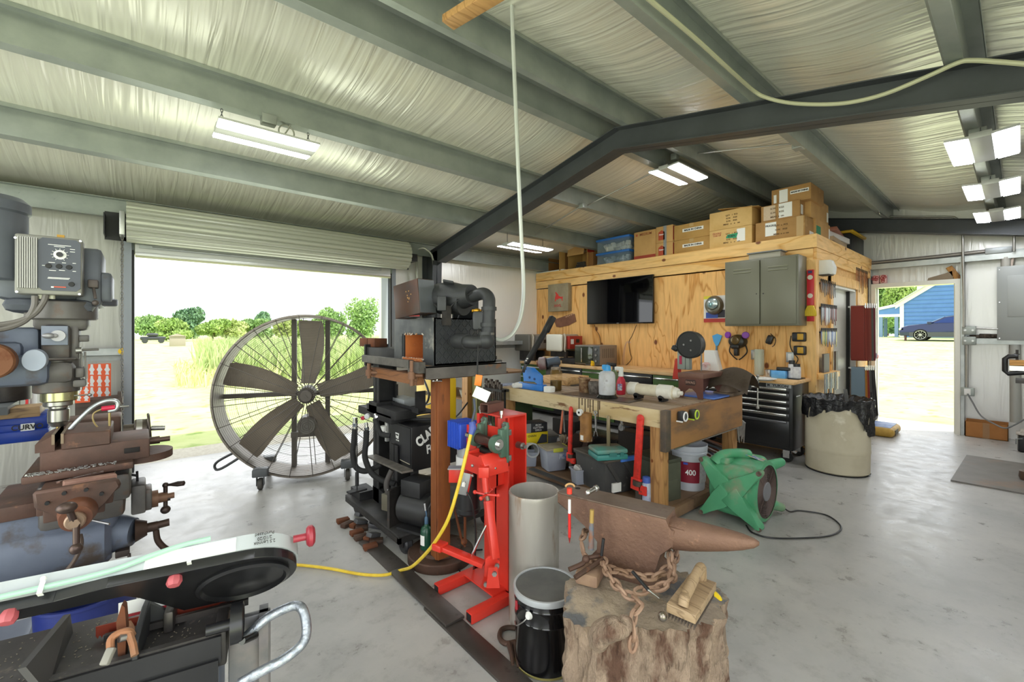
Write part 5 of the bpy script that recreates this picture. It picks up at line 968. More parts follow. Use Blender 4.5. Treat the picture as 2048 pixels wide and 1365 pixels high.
# hand tool on the floor beside the pail
m=MB(); z=.012; P=[at(u,v,z=z) for u,v in((1000,1258),(1018,1256),(1038,1256))]
m.tube(catmull([at(1038,1258,z=z),at(1016,1256,z=z),at(1002,1262,z=z),at(1000,1278,z=z),at(1012,1288,z=z),at(1034,1284,z=z)],5),.011,n=8); m.tube([at(1018,1288,z=z),at(1024,1310,z=z),at(1026,1332,z=z)],[.013,.011,.007],n=8); m.tube([at(1030,1286,z=z),at(1033,1310,z=z),at(1036,1334,z=z)],[.011,.010,.006],n=8)
single('rusty_clamp','rusty iron clamp lying on the floor against the black pail','clamp',m,mRUSTD)
# ---------------------------------------------------------------- stump and anvil
SX,SY,SZ=1.419,.9185,.434; srz=YAW-PI/2
st=root('tree_stump','thick weathered tree stump used as an anvil stand','stump',(SX,SY,0),srz)
rg=random.Random(11); ph=[rg.uniform(0,6) for _ in range(12)]
def sr(th,z):
    n=.045*math.sin(3*th+ph[0]+z*2)+.035*math.sin(5*th+ph[1]-z*3)+.022*math.sin(9*th+ph[2]+z*5)+.014*math.sin(17*th+ph[3]+z*4)+.01*math.sin(29*th+ph[4]+z*9)+.012*math.sin(13*z+ph[5]+2*th)
    d=abs(((th+1.95)%(2*PI))-PI)   # lump at front-left
    n+=.10*math.exp(-(d/.28)**2-((z-.27)/.09)**2)
    d2=abs(((th+.9)%(2*PI))-PI); n+=.05*math.exp(-(d2/.3)**2-((z-.1)/.12)**2)
    from mathutils import noise as NZ_
    cx_,cy_=math.cos(th),math.sin(th)
    n+=.10*(NZ_.noise((cx_*5,cy_*5,z*5))+.6*abs(NZ_.noise((cx_*13,cy_*13,z*8)))-.2)+.05*NZ_.noise((cx_*26,cy_*26,z*18))
    return (1+n)*(1+.10*max(0,.25-z))
def topz(x,y): return SZ-.02*math.sin(9*x+1)*math.sin(8*y)-.03*max(0,-y/.2)-.02*max(0,-x/.3)
NA,NZ=220,70
vs=MB()
def side(u,v):
    th=2*PI*u; q=sr(th,v*SZ); x=.285*q*math.cos(th); y=.20*q*math.sin(th); return (x,y,v*topz(x,y))
vs.grid(side,NA,NZ); bmesh.ops.remove_doubles(vs.bm,verts=vs.bm.verts,dist=1e-5); vs.sm=70
mBK=M('#82705f',.92,h2='#a08b76',sc=9,lo=.35,hi=.65,h3='#5d4334',sc3=11,lo3=.5,hi3=.62,bump=1.0,bsc=22,st=(1,1,.4),bd=.04)
part(st,'bark',vs,mBK,True)
m=MB()
def tp(u,v):
    th=2*PI*u; q=sr(th,SZ); x=.285*q*math.cos(th)*v; y=.20*q*math.sin(th)*v; return (x,y,topz(x,y)+.0005)
m.grid(tp,220,10); m.sm=70; part(st,'cut_top',m,M('#8b7d6c',.9,h2='#a4937d',sc=7,h3='#5f5f60',sc3=6,lo3=.5,hi3=.6,bump=.5,bsc=30),True)
m=MB(); q=at(1212,1262,t=1.40); m.tube(catmull([at(1195,1295,t=1.40),at(1200,1270,t=1.375),at(1222,1258,t=1.36),at(1246,1255,t=1.36),at(1252,1235,t=1.38)],5),[.02,.025,.03,.034,.036,.036,.036,.036,.036,.036,.036,.035,.034,.032,.03,.028,.026,.024,.022,.02,.018],n=10); part(st,'branch_stub',m,mBK)
AX,AY=1.511,1.034; arz=R(-75.1)
an=root('anvil','large rusty brown blacksmith anvil with a long horn on the stump','anvil',(AX,AY,SZ-.012),arz)
mAN=M('#7d5f4e',.62,.35,h2='#6c5143',sc=6,lo=.35,hi=.65,h3='#8e6c57',sc3=30,bump=.25,bsc=60); mANT=M('#77675b',.5,.5,h2='#675649',sc=7,h3='#5a4336',sc3=9)
def loft(mb,secs,n=24,pw=2.0):
    """secs: (x, zc, rz, ry) super-elliptic sections along x"""
    vsx=[];
    for (x,zc,rz_,ry) in secs:
        for i in range(n):
            t=2*PI*i/n; c_,s_=math.cos(t),math.sin(t)
            vsx.append((x,ry*math.copysign(abs(c_)**(2/pw),c_),zc+rz_*math.copysign(abs(s_)**(2/pw),s_)))
    fs=[(k*n+i,k*n+(i+1)%n,(k+1)*n+(i+1)%n,(k+1)*n+i) for k in range(len(secs)-1) for i in range(n)]
    fs+=[tuple(range(n-1,-1,-1)),tuple((len(secs)-1)*n+i for i in range(n))]
    mb._new(vsx,fs)
H_=.278
m=MB(); 
m.prism([(-.30,H_-.045),(-.30,H_),(.165,H_),(.165,H_-.035),(.19,H_-.04),(.185,.17),(.13,.13),(.115,.07),(.15,.05),(.155,0),(-.15,0),(-.145,.05),(-.11,.075),(-.115,.11),(-.16,.16)],(0,-.058,0),X3,Z3,(0,.116,0),b=.006,seg=2)
for v in m.bm.verts:
    k=v.co.z/H_; w=1.0 if k>.72 else (.72+.28*max(0,(k-.4)/.32) if k>.4 else (1.3 if k<.16 else .72+.58*max(0,(.4-k)/.24)))
    v.co.y*=w
m.sm=35; part(an,'body',m,mAN,True)
m=MB(); m.box(.16,.225,-.05,.05,.20,.245,.006); part(an,'cutting_table',m,mAN,True)
m=MB(); loft(m,[(.12,.205,.055,.05),(.18,.205,.058,.055),(.24,.212,.054,.054),(.30,.220,.046,.047),(.36,.228,.037,.038),(.41,.235,.027,.028),(.445,.24,.016,.017),(.46,.243,.006,.006)],28,2.2); m.sm=60; part(an,'horn',m,mAN,True)
m=MB(); m.box(-.298,.163,-.062,.062,H_-.004,H_+.003,.002); part(an,'face_plate',m,mANT,True)
m=MB(); m.cyl((-.245,.03,H_+.0025),(-.245,.03,H_+.0035),.012,n=14); part(an,'pritchel_hole',m,M('#150f0c',.9),True)
MA2=MW[an.name]
def al(x,y,z): return MA2@Vector((x,y,z))
# chain
m=MB(); P=[]
loop=[(-.17,-.08,.12),(-.14,-.11,.07),(-.05,-.115,.055),(.05,-.115,.06),(.13,-.10,.07),(.175,-.03,.10),(.16,.06,.12),(.05,.11,.08),(-.1,.11,.08),(-.19,.05,.11)]
path=catmull([al(*p) for p in loop],14,True)
tail=catmull([at(u,v,t=t) for u,v,t in((1205,1112,1.72),(1213,1140,1.62),(1228,1165,1.55),(1246,1185,1.50),(1264,1195,1.47),(1279,1210,1.43),(1268,1232,1.395),(1265,1255,1.37),(1266,1285,1.36),(1262,1305,1.36))],10)
tail2=catmull([at(u,v,t=t) for u,v,t in((1262,1186,1.49),(1285,1182,1.50),(1310,1178,1.50),(1330,1170,1.50),(1345,1155,1.54),(1344,1130,1.60),(1338,1105,1.66))],10)
def chain(mb,path,pitch=.036,rad=.0125,wire=.0062):
    acc=0; n=0; last=path[0]
    for a,b in zip(path,path[1:]):
        d=b-a; L=d.length
        if L<1e-6: continue
        acc+=L
        if acc>=pitch:
            acc-=pitch; x=d/L; u=Z3 if abs(x.z)<.85 else X3; y=u.cross(x).normalized(); z=x.cross(y)
            an_=(n%2)*PI/2+.5; s=y*math.cos(an_)+z*math.sin(an_); n+=1
            mb.tube([b+x*(math.cos(t*PI/5)*.026)+s*(math.sin(t*PI/5)*rad) for t in range(10)],wire,n=6,closed=True)
for p_ in(path,tail,tail2): chain(m,p_)
single('heavy_chain','heavy rusty chain wrapped around the foot of the anvil and hanging down the stump','chain',m,M('#94755f',.7,.2,h2='#a88a74',sc=14,h3='#6a5143',sc3=24))
# wire brush
br=root('wire_brush','wide wooden block brush with an arched handle leaning on the stump beside the anvil','brush',at(1385,1215,t=1.40))
p0,p1,p2=at(1333,1207,t=1.37),at(1392,1232,t=1.315),at(1424,1162,t=1.52)
ex=(p1-p0).normalized(); ey=(p2-p1); ey=(ey-ex*ey.dot(ex)); Ly=ey.length; ey=ey.normalized(); ez=ex.cross(ey); Lx=(p1-p0).length
MBR=Matrix((ex,ey,ez)).transposed().to_4x4(); MBR.translation=p0
mWB=wood('#a58c6c','#7d664b',1,5,False,hk='#5a4632')
m=MB(MBR); m.box(0,Lx,0,Ly,-.028,0,.003); part(br,'block',m,mWB)
m=MB(MBR); m.tube(catmull([(Lx*.5,.02,.0),(Lx*.5,.035,.022),(Lx*.5,.08,.03),(Lx*.5,Ly-.07,.05),(Lx*.5,Ly-.03,.045),(Lx*.5,Ly-.015,.0)],5),[.016]*26,n=12); part(br,'handle',m,mWB)
m=MB(MBR)
for i in range(9):
    for j in range(22): m.bar((.006+i*(Lx-.012)/8,.01+j*(Ly-.02)/21,-.028),(.006+i*(Lx-.012)/8,.01+j*(Ly-.02)/21,-.05),.003,.003)
part(br,'bristles',m,M('#5c5148',.5,.6))
m=MB(); a=at(1265,1144,t=1.53); b=at(1297,1181,t=1.46); c=at(1319,1198,t=1.42); m.cyl(a,b,.006,n=10); pn=None
pn=root('scribing_pen','black and silver scriber lying across the chain in front of the anvil','pen',b); part(pn,'barrel',m,mBLK); m=MB(); m.cyl(b,c,.0045,.0012,n=10); part(pn,'tip',m,mCHROME)
m=MB(); m.cyl(at(1203,1112,t=1.70),at(1207,1078,t=1.70),.006,n=10); single('steel_punch','black steel punch standing on the stump left of the anvil','punch',m,mBLKM)
tt=root('blacksmith_tongs','rusty tongs lying on the back left edge of the stump','tongs',at(1165,1138,z=SZ+.005))
m=MB(); m.tube(catmull([at(1138,1140,t=1.66),at(1165,1128,t=1.68),at(1172,1118,t=1.7),at(1200,1112,t=1.72)],4),.009,n=8); m.sph(at(1172,1119,t=1.69),.015); part(tt,'jaw',m,mRUSTD); m=MB(); m.tube([at(1150,1156,t=1.62),at(1180,1136,t=1.66),at(1208,1118,t=1.7)],.009,n=8); part(tt,'rein',m,mRUSTD)
m=MB(); q=at(1325,1234,t=1.36); m.sph(q,.014,sc=(1,1,1.1)); single('round_bolt','bright round headed bolt driven into the front of the stump top','bolt',m,M('#8b8378',.25,.9))
m=MB(); m.tube(catmull([at(1418,1184,t=1.62),at(1432,1192,t=1.6),at(1440,1206,t=1.58),at(1438,1222,t=1.56)],4),.012,n=10); single('yellow_hook','curved yellow handle showing behind the stump beside the wire brush','handle',m,M('#e6c51d',.4))
m=MB(); m.tube(catmull([at(1438,1225,t=1.56),at(1432,1260,t=1.55),at(1421,1300,t=1.6),at(1418,1340,t=1.62),at(1425,1370,t=1.6)],5),.005,n=8); single('black_cable','thin black cable hanging down behind the right side of the stump','cable',m,mBLK)
for s,(u,v,t) in enumerate(((1280,1150,1.60),(1180,1135,1.70))):
    m=MB(); c=at(u,v+18,t=t); c.z=SZ+.02; 
    if s: m.bx(c,(.11,.09,.05),Euler((0,0,.4)).to_matrix().to_4x4(),b=.012); single('wood_wedge','worn wood block wedged against the left of the anvil foot','block',m,M('#9a7e66',.85,h2='#87695a',sc=14))
# marker and hammer hung in the anvil heel
pc=root('red_marker','red marker hanging through the hole in the anvil heel with its cap on the face','marker',al(-.255,-.0,H_))
q=al(-.262,-.02,H_); tq=CC*q.x+SS*q.y
tm=1.79; a=at(1139,1000,t=tm); b=at(1139,1075,t=tm); c=at(1139,1087,t=tm)
m=MB(); m.cyl(at(1139,1027,t=tm),b,.0062,n=12); part(pc,'barrel',m,M('#d22a26',.35)); m=MB(); m.cyl(a,at(1139,1027,t=tm),.006,n=12); part(pc,'white_band',m,mWHITE); m=MB(); m.cyl(b,c,.0055,.001,n=12); part(pc,'tip',m,M('#8d2320',.4)); m=MB(); q=at(1139,982,t=tm); m.cyl(q-Z3*.012,q+Z3*.01,.011,n=16); part(pc,'cap',m,M('#e0402f',.35)); m=MB(); q=at(1140,974,t=1.81); m.tube([q+RT*math.cos(t*PI/8)*.018+Z3*math.sin(t*PI/8)*.012 for t in range(9)],.004,n=6); part(pc,'paper_curl',m,M('#c9a06a',.6))
hm=root('ball_hammer','small hammer hanging through the square hole of the anvil with its head on the face','hammer',al(-.2,0,H_))
m=MB(); a=at(1176,986,t=1.73); b=at(1194,976,t=1.77); m.cyl(a,b,.009,n=12); m.sph(a,.011); m.cyl(b-(b-a)*.2,b,.012,n=12); part(hm,'head',m,mCHROME); m=MB(); m.cyl(at(1184,1020,t=1.735),at(1183,1048,t=1.735),.0085,n=12); part(hm,'shaft',m,M('#a88a4a',.5)); m=MB(); m.cyl(at(1183,1046,t=1.735),at(1182,1099,t=1.735),.0095,.0115,n=12); part(hm,'grip',m,M('#5d7280',.5,h2='#8a5a3a',sc=20))
# ---------------------------------------------------------------- big timber workbench
BX0,BX1,BY0,BY1,BZ=2.91,4.22,1.71,3.55,.82
wb=root('workbench','heavy stained timber workbench in the middle of the shop','workbench',((BX0+BX1)/2,(BY0+BY1)/2,0))
mBT=wood('#a08a72','#7d6751',1,1.6,False,.6,dist=3); mBF=M('#d6c29a',.7,h2='#c2a878',sc=3,st=(1,.5,2.5),h3='#7a5636',sc3=7,lo3=.6,hi3=.68); mBE=M('#a5784a',.65,h2='#93683f',sc=3,h3='#6a5848',sc3=3,lo3=.5,hi3=.7,st=(.6,1,2)); mLEG=wood('#b88a55','#94683c',2,2.2,True,.6)
m=MB()
for k in range(9):
    a=BX0+(BX1-BX0)*k/9; b=BX0+(BX1-BX0)*(k+1)/9; m.box(a,b-.003,BY0+.0,BY1,BZ-.04,BZ,.002)
part(wb,'top',m,mBT)
m=MB(); m.box(BX0-.002,BX0+.04,BY0,BY1,BZ-.135,BZ-.002,.003); part(wb,'front_beam',m,mBF)
m=MB(); m.box(BX0-.02,BX1,BY0-.04,BY0,BZ-.29,BZ-.005,.003); part(wb,'end_board',m,mBE); m=MB(); m.box(BX0-.022,BX0+.05,BY0-.042,BY0+.005,BZ-.30,BZ,.003); part(wb,'corner_plate',m,M('#4f463e',.6,h2='#6a5846',sc=8)); m=MB(); m.box(BX0+.1,BX1-.1,BY0-.045,BY0-.035,BZ-.298,BZ-.29); part(wb,'metal_edge',m,mSTEEL)
for x,y in((BX0+.045,BY0+.05),(BX1-.06,BY0+.05),(BX0+.045,BY1-.05),(BX1-.06,BY1-.05)):
    m=MB(); m.box(x-.045,x+.045,y-.05,y+.05,0,BZ-.04,.004); part(wb,'leg',m,mLEG)
m=MB(); m.box(BX0-.03,BX1,BY0-.02,BY1,.075,.10); m.box(BX0-.04,BX0,BY0-.05,BY1,.02,.098,.003); m.box(BX0,BX1,BY0-.06,BY0-.02,.02,.098,.003); part(wb,'shelf',m,M('#85694f',.75,h2='#6b523d',sc=4,h3='#4a3a2e',sc3=8,st=(1,.4,1)))
m=MB(); 
for u,l in((1158,34),(1164,16),(1170,40),(1176,20),(1180,30),(1186,26),(1196,44),(1199,20)):
    a=at(u,806,X=BX0-.004); m.box(BX0-.004,BX0-.001,a.y-.004,a.y+.004,BZ-.004-l*.0035,BZ)
part(wb,'oil_drips',m,M('#3a281c',.35))
SZ0=.10
def onbench(u,v): return at(u,v,z=BZ)
def onshelf(u,v): return at(u,v,z=SZ0)
def cylthing(name,label,cat,c,prof,mat,n=28,group=None):
    m=MB(); m.lathe(prof,c,n=n); return single(name,label,cat,m,mat,group)
# lever shear
ls=root('lever_shear','blue bench lever shear with a long black handle on the workbench','shear',onbench(1045,778)); c=onbench(1040,778); 
ax=Vector((.05,-1,0)).normalized()   # runs along the bench edge
p=lambda a,z,o=0: Vector((c.x+.05+o+ax.x*a,c.y+ax.y*a,BZ+z))
m=MB(); m.bx(p(.12,.03),(.07,.34,.06),None,b=.006); part(ls,'base',m,mBLUE); m=MB(); m.bx(p(.10,.063),(.03,.20,.01),None); part(ls,'lower_blade',m,M('#6b5d4d',.4,.6))
m=MB(); m.prism([(.02,.075),(.0,.22),(.16,.22),(.28,.15),(.28,.06),(.22,.06),(.18,.085)],(c.x+.03,c.y,BZ),(0,-1,0),Z3,(.02,0,0),b=.002); part(ls,'cheek_plate',m,mBLUE)
m=MB(); 
for a,z in((.11,.12),(.18,.11),(.03,.2),(.06,.2)): m.cyl((c.x+.026,c.y-a,BZ+z),(c.x+.03,c.y-a,BZ+z),.012 if z<.15 else .006,n=14)
part(ls,'pivot_hole',m,M('#143a73',.6))
m=MB(); h0=at(1052,728,t=4.3); h1=at(1098,650,t=4.45); h2=at(1106,634,t=4.47); hb=at(1046,745,t=4.3); m.bar(hb,h0,.05,.03,b=.005); m.bar(h0,h1,.05,.045,b=.008); m.bar(h1-(h2-h1)*.9,h2,.065,.06,b=.01); part(ls,'lever',m,mBLK); m=MB()
for u,v in((1053,722),(1055,718)): q=at(u,v,t=4.26); m.sph(q,.010,8,6)
part(ls,'lever_bolt',m,mCHROME)
# drum sander / motor behind the shear
gr=root('belt_grinder','small grinder motor with a round contact wheel behind the blue shear','grinder',at(1098,735,X=3.6)); 
m=MB(); a=at(1078,728,X=3.55); b=at(1092,727,X=3.6); m.cyl(a,b,.075,n=26,bev=.008); part(gr,'contact_wheel',m,M('#8d7f80',.5,h2='#6a2f2f',sc=4)); m=MB(); m.cyl(a-(b-a)*.3,a,.03,n=16); part(gr,'wheel_cap',m,M('#7a4a36',.5)); m=MB(); d=at(1118,722,X=3.75); m.cyl(b,d,.055,n=22,bev=.01); m.bx((b+d)/2-Z3*.06,(.1,.12,.05)); part(gr,'motor',m,M('#55606e',.4,.4)); m=MB(); q=(b+d)/2; m.box(q.x-.06,q.x+.06,q.y-.05,q.y+.05,BZ,q.z-.03); part(gr,'pedestal',m,mDKST)
m=MB(); q=at(1095,750,X=3.5); m.box(3.45,3.8,q.y-.35,q.y+.02,BZ,BZ+.085,.004); single('timber_block','pale timber block lying behind the amber jar on the workbench','block',m,wood('#d8b07a','#b98d58',1,2))
# jars and bottles
c=onbench(1112,781); jr=root('glass_jar','amber glass jar half full of dark liquid on the workbench','jar',c)
m=MB(); m.lathe([(.0,.002),(.055,.002),(.06,.01),(.06,.175),(.05,.2),(.045,.21)],c,n=28); part(jr,'glass',m,M('#b98f3f',.08,alpha=.22)); m=MB(); m.lathe([(0,.006),(.054,.006),(.055,.095),(0,.095)],c,n=24); part(jr,'liquid',m,M('#17130e',.2)); m=MB(); m.lathe([(0,.205),(.048,.205),(.048,.225),(0,.225)],c,n=24); part(jr,'lid',m,M('#8a7c6c',.4,.4))
cylthing('jar_lid','white round plastic lid beside the amber jar','lid',onbench(1106,783)+Vector((-.05,-.0,0)),[(0,0),(.055,0),(.056,.045),(.05,.05),(0,.05)],mWHITE)
c=onbench(1169,786); cylthing('brush_pot','brown rag wrapped pot standing left of the ribbed dark pot','pot',c,[(0,0),(.048,0),(.052,.05),(.05,.125),(.062,.13),(.06,.14),(.04,.135),(0,.12)],M('#6d4a2e',.7,h2='#b79a72',sc=12,h3='#3a271a',sc3=20))
c=onbench(1190,789); m=MB(); m.lathe([(0,0),(.05,0),(.06,.03),(.062,.09),(.058,.115),(.05,.115),(.05,.02),(0,.02)],c,n=32,f=lambda t,z:1+.03*math.sin(16*t)); single('ribbed_pot','dark ribbed pot between the brown pot and the white bottle','pot',m,M('#4f4740',.5,h2='#8a8178',sc=20))
c=onbench(1214,797); wbt=root('squeeze_bottle','big dirty white bottle with a blue cap standing in a black dish','bottle',c)
m=MB(); m.lathe([(0,.03),(.066,.03),(.07,.05),(.072,.13),(.07,.2),(.06,.225),(.03,.24)],c,n=30); part(wbt,'body',m,M('#c9cbd0',.4,h2='#b7b4b4',sc=8,h3='#5a4a44',sc3=12,lo3=.62,hi3=.7)); m=MB(); m.lathe([(.0,.235),(.034,.235),(.03,.28),(.02,.285),(0,.285)],c,n=20); m.bx(c+Vector((-.01,.01,.27)),(.05,.04,.04),None,b=.006); part(wbt,'cap',m,M('#3f9fe0',.4)); m=MB(); m.lathe([(0,0),(.09,0),(.095,.01),(.075,.035),(0,.035)],c,n=30); part(wbt,'dish',m,mBLKG)
c=onbench(1228,780); sb2=root('spray_bottle','clear bottle with a black trigger spray behind the white bottle','bottle',c); m=MB(); m.lathe([(0,0),(.045,0),(.045,.15),(.02,.2)],c,n=20); part(sb2,'body',m,M('#6a7a55',.2)); m=MB(); m.lathe([(0,.2),(.018,.2),(.015,.235),(0,.235)],c,n=14); m.bx(c+Vector((-.03,.01,.25)),(.10,.03,.035),Euler((0,.1,-.6)).to_matrix().to_4x4(),b=.008); m.bx(c+Vector((-.06,.03,.215)),(.02,.02,.05),Euler((0,.4,0)).to_matrix().to_4x4()); part(sb2,'trigger_head',m,mBLK)
c=onbench(1242,789); rb=root('cleaner_bottle','red cleaner spray bottle with a white head on the workbench','bottle',c); m=MB(); m.lathe([(0,0),(.044,0),(.048,.01),(.05,.09),(.042,.13),(.02,.165),(.018,.18)],c,n=24,sy=.8); part(rb,'body',m,M('#d23248',.3)); m=MB(); m.lathe([(0,.16),(.026,.165),(.02,.215),(.024,.24),(0,.245)],c,n=18); m.bx(c+Vector((-.005,.02,.235)),(.03,.08,.035),None,b=.008); part(rb,'spray_head',m,mWHITE); m=MB(); m.bx(c+Vector((-.04,-.015,.07)),(.012,.04,.06),Euler((0,0,.8)).to_matrix().to_4x4()); part(rb,'label',m,M('#dfe3ea',.5,h2='#3f4fa0',sc=30))
# pvc canister lying on stands
a=at(1263,777,z=BZ+.085); b=at(1350,786,z=BZ+.085); d=(b-a).normalized(); pv=root('plastic_canister','dirty white plastic pipe canister lying on two small stands','canister',(a+b)/2-Z3*.085)
m=MB(); m.cyl(a,b,.048,n=28); part(pv,'tube',m,M('#dcd3bd',.5,h2='#cdbfa3',sc=6,h3='#6a5845',sc3=14,lo3=.62,hi3=.7)); mCP=M('#e4e1d8',.45,h2='#cfc8b8',sc=8); m=MB(); m.cyl(a-d*.02,a+d*.06,.056,n=28,bev=.006); part(pv,'cap',m,mCP); m=MB(); m.cyl(b-d*.14,b-d*.02,.057,n=28,bev=.004); m.cyl(b-d*.02,b+d*.03,.05,.035,n=20); m.cyl(b+d*.03,b+d*.06,.018,n=6); part(pv,'cap',m,M('#e4e1d8',.45,h2='#cfc8b8',sc=8))
for k in(.18,.75):
    m=MB(); q=a+(b-a)*k; m.cyl(q-Z3*.05-Vector((.05,0,0)),q-Z3*.05+Vector((.05,0,0)),.022,n=16); m.bx(q-Z3*.065,(.1,.03,.03)); part(pv,'stand',m,mBLK)
# brown steel table with portable band saw
tx0=at(1352,790,z=BZ); 
ST=root('steel_saw_table','brown painted steel saw table with arched legs and a lettered badge','saw table',at(1395,800,z=BZ))
k0=at(1352,795,z=BZ); k1=at(1406,800,z=BZ); k2=at(1443,790,z=BZ)
TX=k1.x; TY=k1.y; TXw=.38; TYw=(k0.y-k1.y); TH=.215
def arch(w): return [(0,0),(.045,0),(.06,.05),(.10,.085),(w-.10,.085),(w-.06,.05),(w-.045,0),(w,0),(w,TH),(0,TH)]
mTB=M('#6a443a',.5,.2,h2='#5f3c33',sc=6)
m=MB(); m.prism(arch(TYw),(TX,TY,BZ),Y3,Z3,(.006,0,0)); m.prism(arch(TYw),(TX+TXw,TY,BZ),Y3,Z3,(.006,0,0)); part(ST,'end_plate',m,mTB)
m=MB(); m.box(TX-.005,TX+TXw+.01,TY-.005,TY+TYw+.005,BZ+TH-.04,BZ+TH,.002); part(ST,'top',m,M('#6b4a3f',.5,.2,h2='#7d5d4e',sc=4))
m=MB(); yy=TY+TYw/2; m.prism([(-.05,.0),(-.04,.025),(.04,.025),(.05,0),(.04,-.025),(-.04,-.025)],(TX-.003,yy,BZ+.135),(0,-1,0),Z3,(.003,0,0)); part(ST,'badge',m,M('#3a2722',.5)); lettering(ST,'SWAG',.03,(TX-.0045,yy,BZ+.135),(0,-1,0),Z3,M('#9a7a6a',.5),1,.0006)
pb=root('portable_band_saw','portable band saw with a big black wheel cover clamped upright on the brown saw table','saw',at(1380,745,z=BZ+TH))
WX=TX+.30
m=MB(); c=at(1380,690,X=WX); m.cyl((WX-.02,c.y,c.z),(WX+.06,c.y,c.z),.125,n=40,bev=.01); part(pb,'wheel_cover',m,M('#232324',.45)); m=MB(); m.lathe([(.118,-.024),(.128,-.02),(.128,.02),(.118,.02)],(WX,c.y,c.z),(1,0,0),40); part(pb,'guard_rim',m,M('#303032',.4)); m=MB()
for dy,dz in((.05,.0),(-.02,.04),(-.02,-.05)): m.cyl((WX-.026,c.y+dy,c.z+dz),(WX-.02,c.y+dy,c.z+dz),.009,n=10)
part(pb,'screw',m,mSTEEL); 
zt=BZ+TH; m=MB(); yb=at(1358,720,X=WX).y; m.box(WX,WX+.06,yb-.06,yb+.02,zt,c.z-.02,.008); m.box(WX,WX+.06,yb-.10,yb-.065,zt,c.z-.05,.004); part(pb,'frame',m,M('#8f9790',.4)); m=MB(); m.box(WX-.004,WX,yb-.03,yb-.005,zt+.05,zt+.13); part(pb,'label',m,M('#b02a50',.5)); m=MB(); m.prism([(0,0),(.06,0),(.03,.2),(0,.2)],(WX+.02,yb+.02,zt-.1),Y3,Z3,(.06,0,0)); part(pb,'motor_housing',m,M('#c23a2c',.45)); m=MB(); q=at(1351,697,X=WX); m.bx(q,(.06,.06,.05),Euler((.5,0,0)).to_matrix().to_4x4(),b=.012); m.tube(catmull([q,q+Vector((0,-.02,.06)),q+Vector((0,-.06,.06))],4),.008,n=8); part(pb,'trigger_handle',m,mBLK); m=MB(); y2=at(1400,720,X=WX).y; m.box(WX+.02,WX+.03,y2-.006,y2+.006,zt,c.z-.06); part(pb,'blade',m,mSTEEL)
m=MB(); q=onbench(1392,800); m.box(TX+.06,TX+.5,TY-.07,TY+.25,BZ,BZ+.015,.006); single('blue_tray','thin blue plastic tray lying under the brown saw table','tray',m,M('#5d7fd0',.4))
# leather pad and bench vise
bvx=root('bench_vise','dark dusty bench vise at the far end of the workbench','vise',at(1470,790,z=BZ)); q=at(1458,792,z=BZ)
m=MB(); m.box(q.x-.05,q.x+.2,q.y-.05,q.y+.12,BZ,BZ+.03,.004); m.cyl((q.x+.06,q.y+.04,BZ+.03),(q.x+.06,q.y+.04,BZ+.16),.09,.075,n=20); m.box(q.x-.06,q.x+.18,q.y-.02,q.y+.10,BZ+.14,BZ+.19,.008); part(bvx,'body',m,M('#5d4c3e',.6,.3,h2='#7b6a58',sc=7)); m=MB(); m.bx((q.x+.22,q.y-.02,BZ+.12),(.07,.16,.16),Euler((0,0,.2)).to_matrix().to_4x4(),b=.02); part(bvx,'moving_jaw',m,M('#3b3a3a',.6,.3)); m=MB(); m.cyl((q.x+.27,q.y-.14,BZ+.17),(q.x+.27,q.y-.14,BZ-.12),.007,n=8); m.sph((q.x+.27,q.y-.14,BZ+.17),.014); m.sph((q.x+.27,q.y-.14,BZ-.12),.014); m.cyl((q.x+.27,q.y-.06,BZ+.12),(q.x+.27,q.y-.15,BZ+.12),.012,n=10); part(bvx,'handle_bar',m,mSTEEL)
m=MB(); e=q+Vector((.08,.0,.2))
m.grid(lambda u,v:(e.x-.2+.27*u,e.y+.14-.34*v,BZ+.20+.05*math.sin(u*3)-.10*(abs(u-.5)*2)**2-.05*(abs(v-.5)*2)**2+.01*math.sin(9*u+5*v)),14,12); bmesh.ops.solidify(m.bm,geom=m.bm.faces[:],thickness=.008); m.sm=70
single('leather_apron','stiff dark leather piece draped over the bench vise','leather',m,M('#6b5d4e',.75,h2='#57493c',sc=7,bump=.3))
# clutter on the bench: paper funnel, rag etc
m=MB(); q=at(1160,762,z=BZ); m.bx(q+Z3*.012,(.2,.12,.02),Euler((.1,.05,.5)).to_matrix().to_4x4(),b=.005); single('folded_rag','crumpled pale rag behind the brown pot','rag',m,M('#c9bda6',.8,h2='#6d5a46',sc=9))
m=MB(); q=at(1150,770,z=BZ); m.bx(q+Z3*.004,(.22,.12,.006),Euler((0,0,.9)).to_matrix().to_4x4()); single('file_card','dark flat file lying on the workbench behind the jars','file',m,M('#3a3532',.6))
m=MB(); q=at(1165,795,z=BZ); m.bx(Vector((q.x+.12,q.y-.1,BZ+.003)),(.22,.7,.006),Euler((0,0,.05)).to_matrix().to_4x4()); single('oily_plate','thin dark oil soaked sheet lying along the front of the bench','sheet',m,M('#463b33',.35,h2='#5a4c41',sc=6))
m=MB(); m.bx(at(1042,770,z=BZ+.03),(.14,.1,.05),Euler((0,0,.4)).to_matrix().to_4x4(),b=.015); m.bx(at(1032,772,z=BZ+.02),(.1,.08,.04),Euler((0,0,1)).to_matrix().to_4x4(),b=.015); single('paper_wad','crumpled white paper beside the blue shear','paper',m,M('#e2e0da',.8,bump=.5))
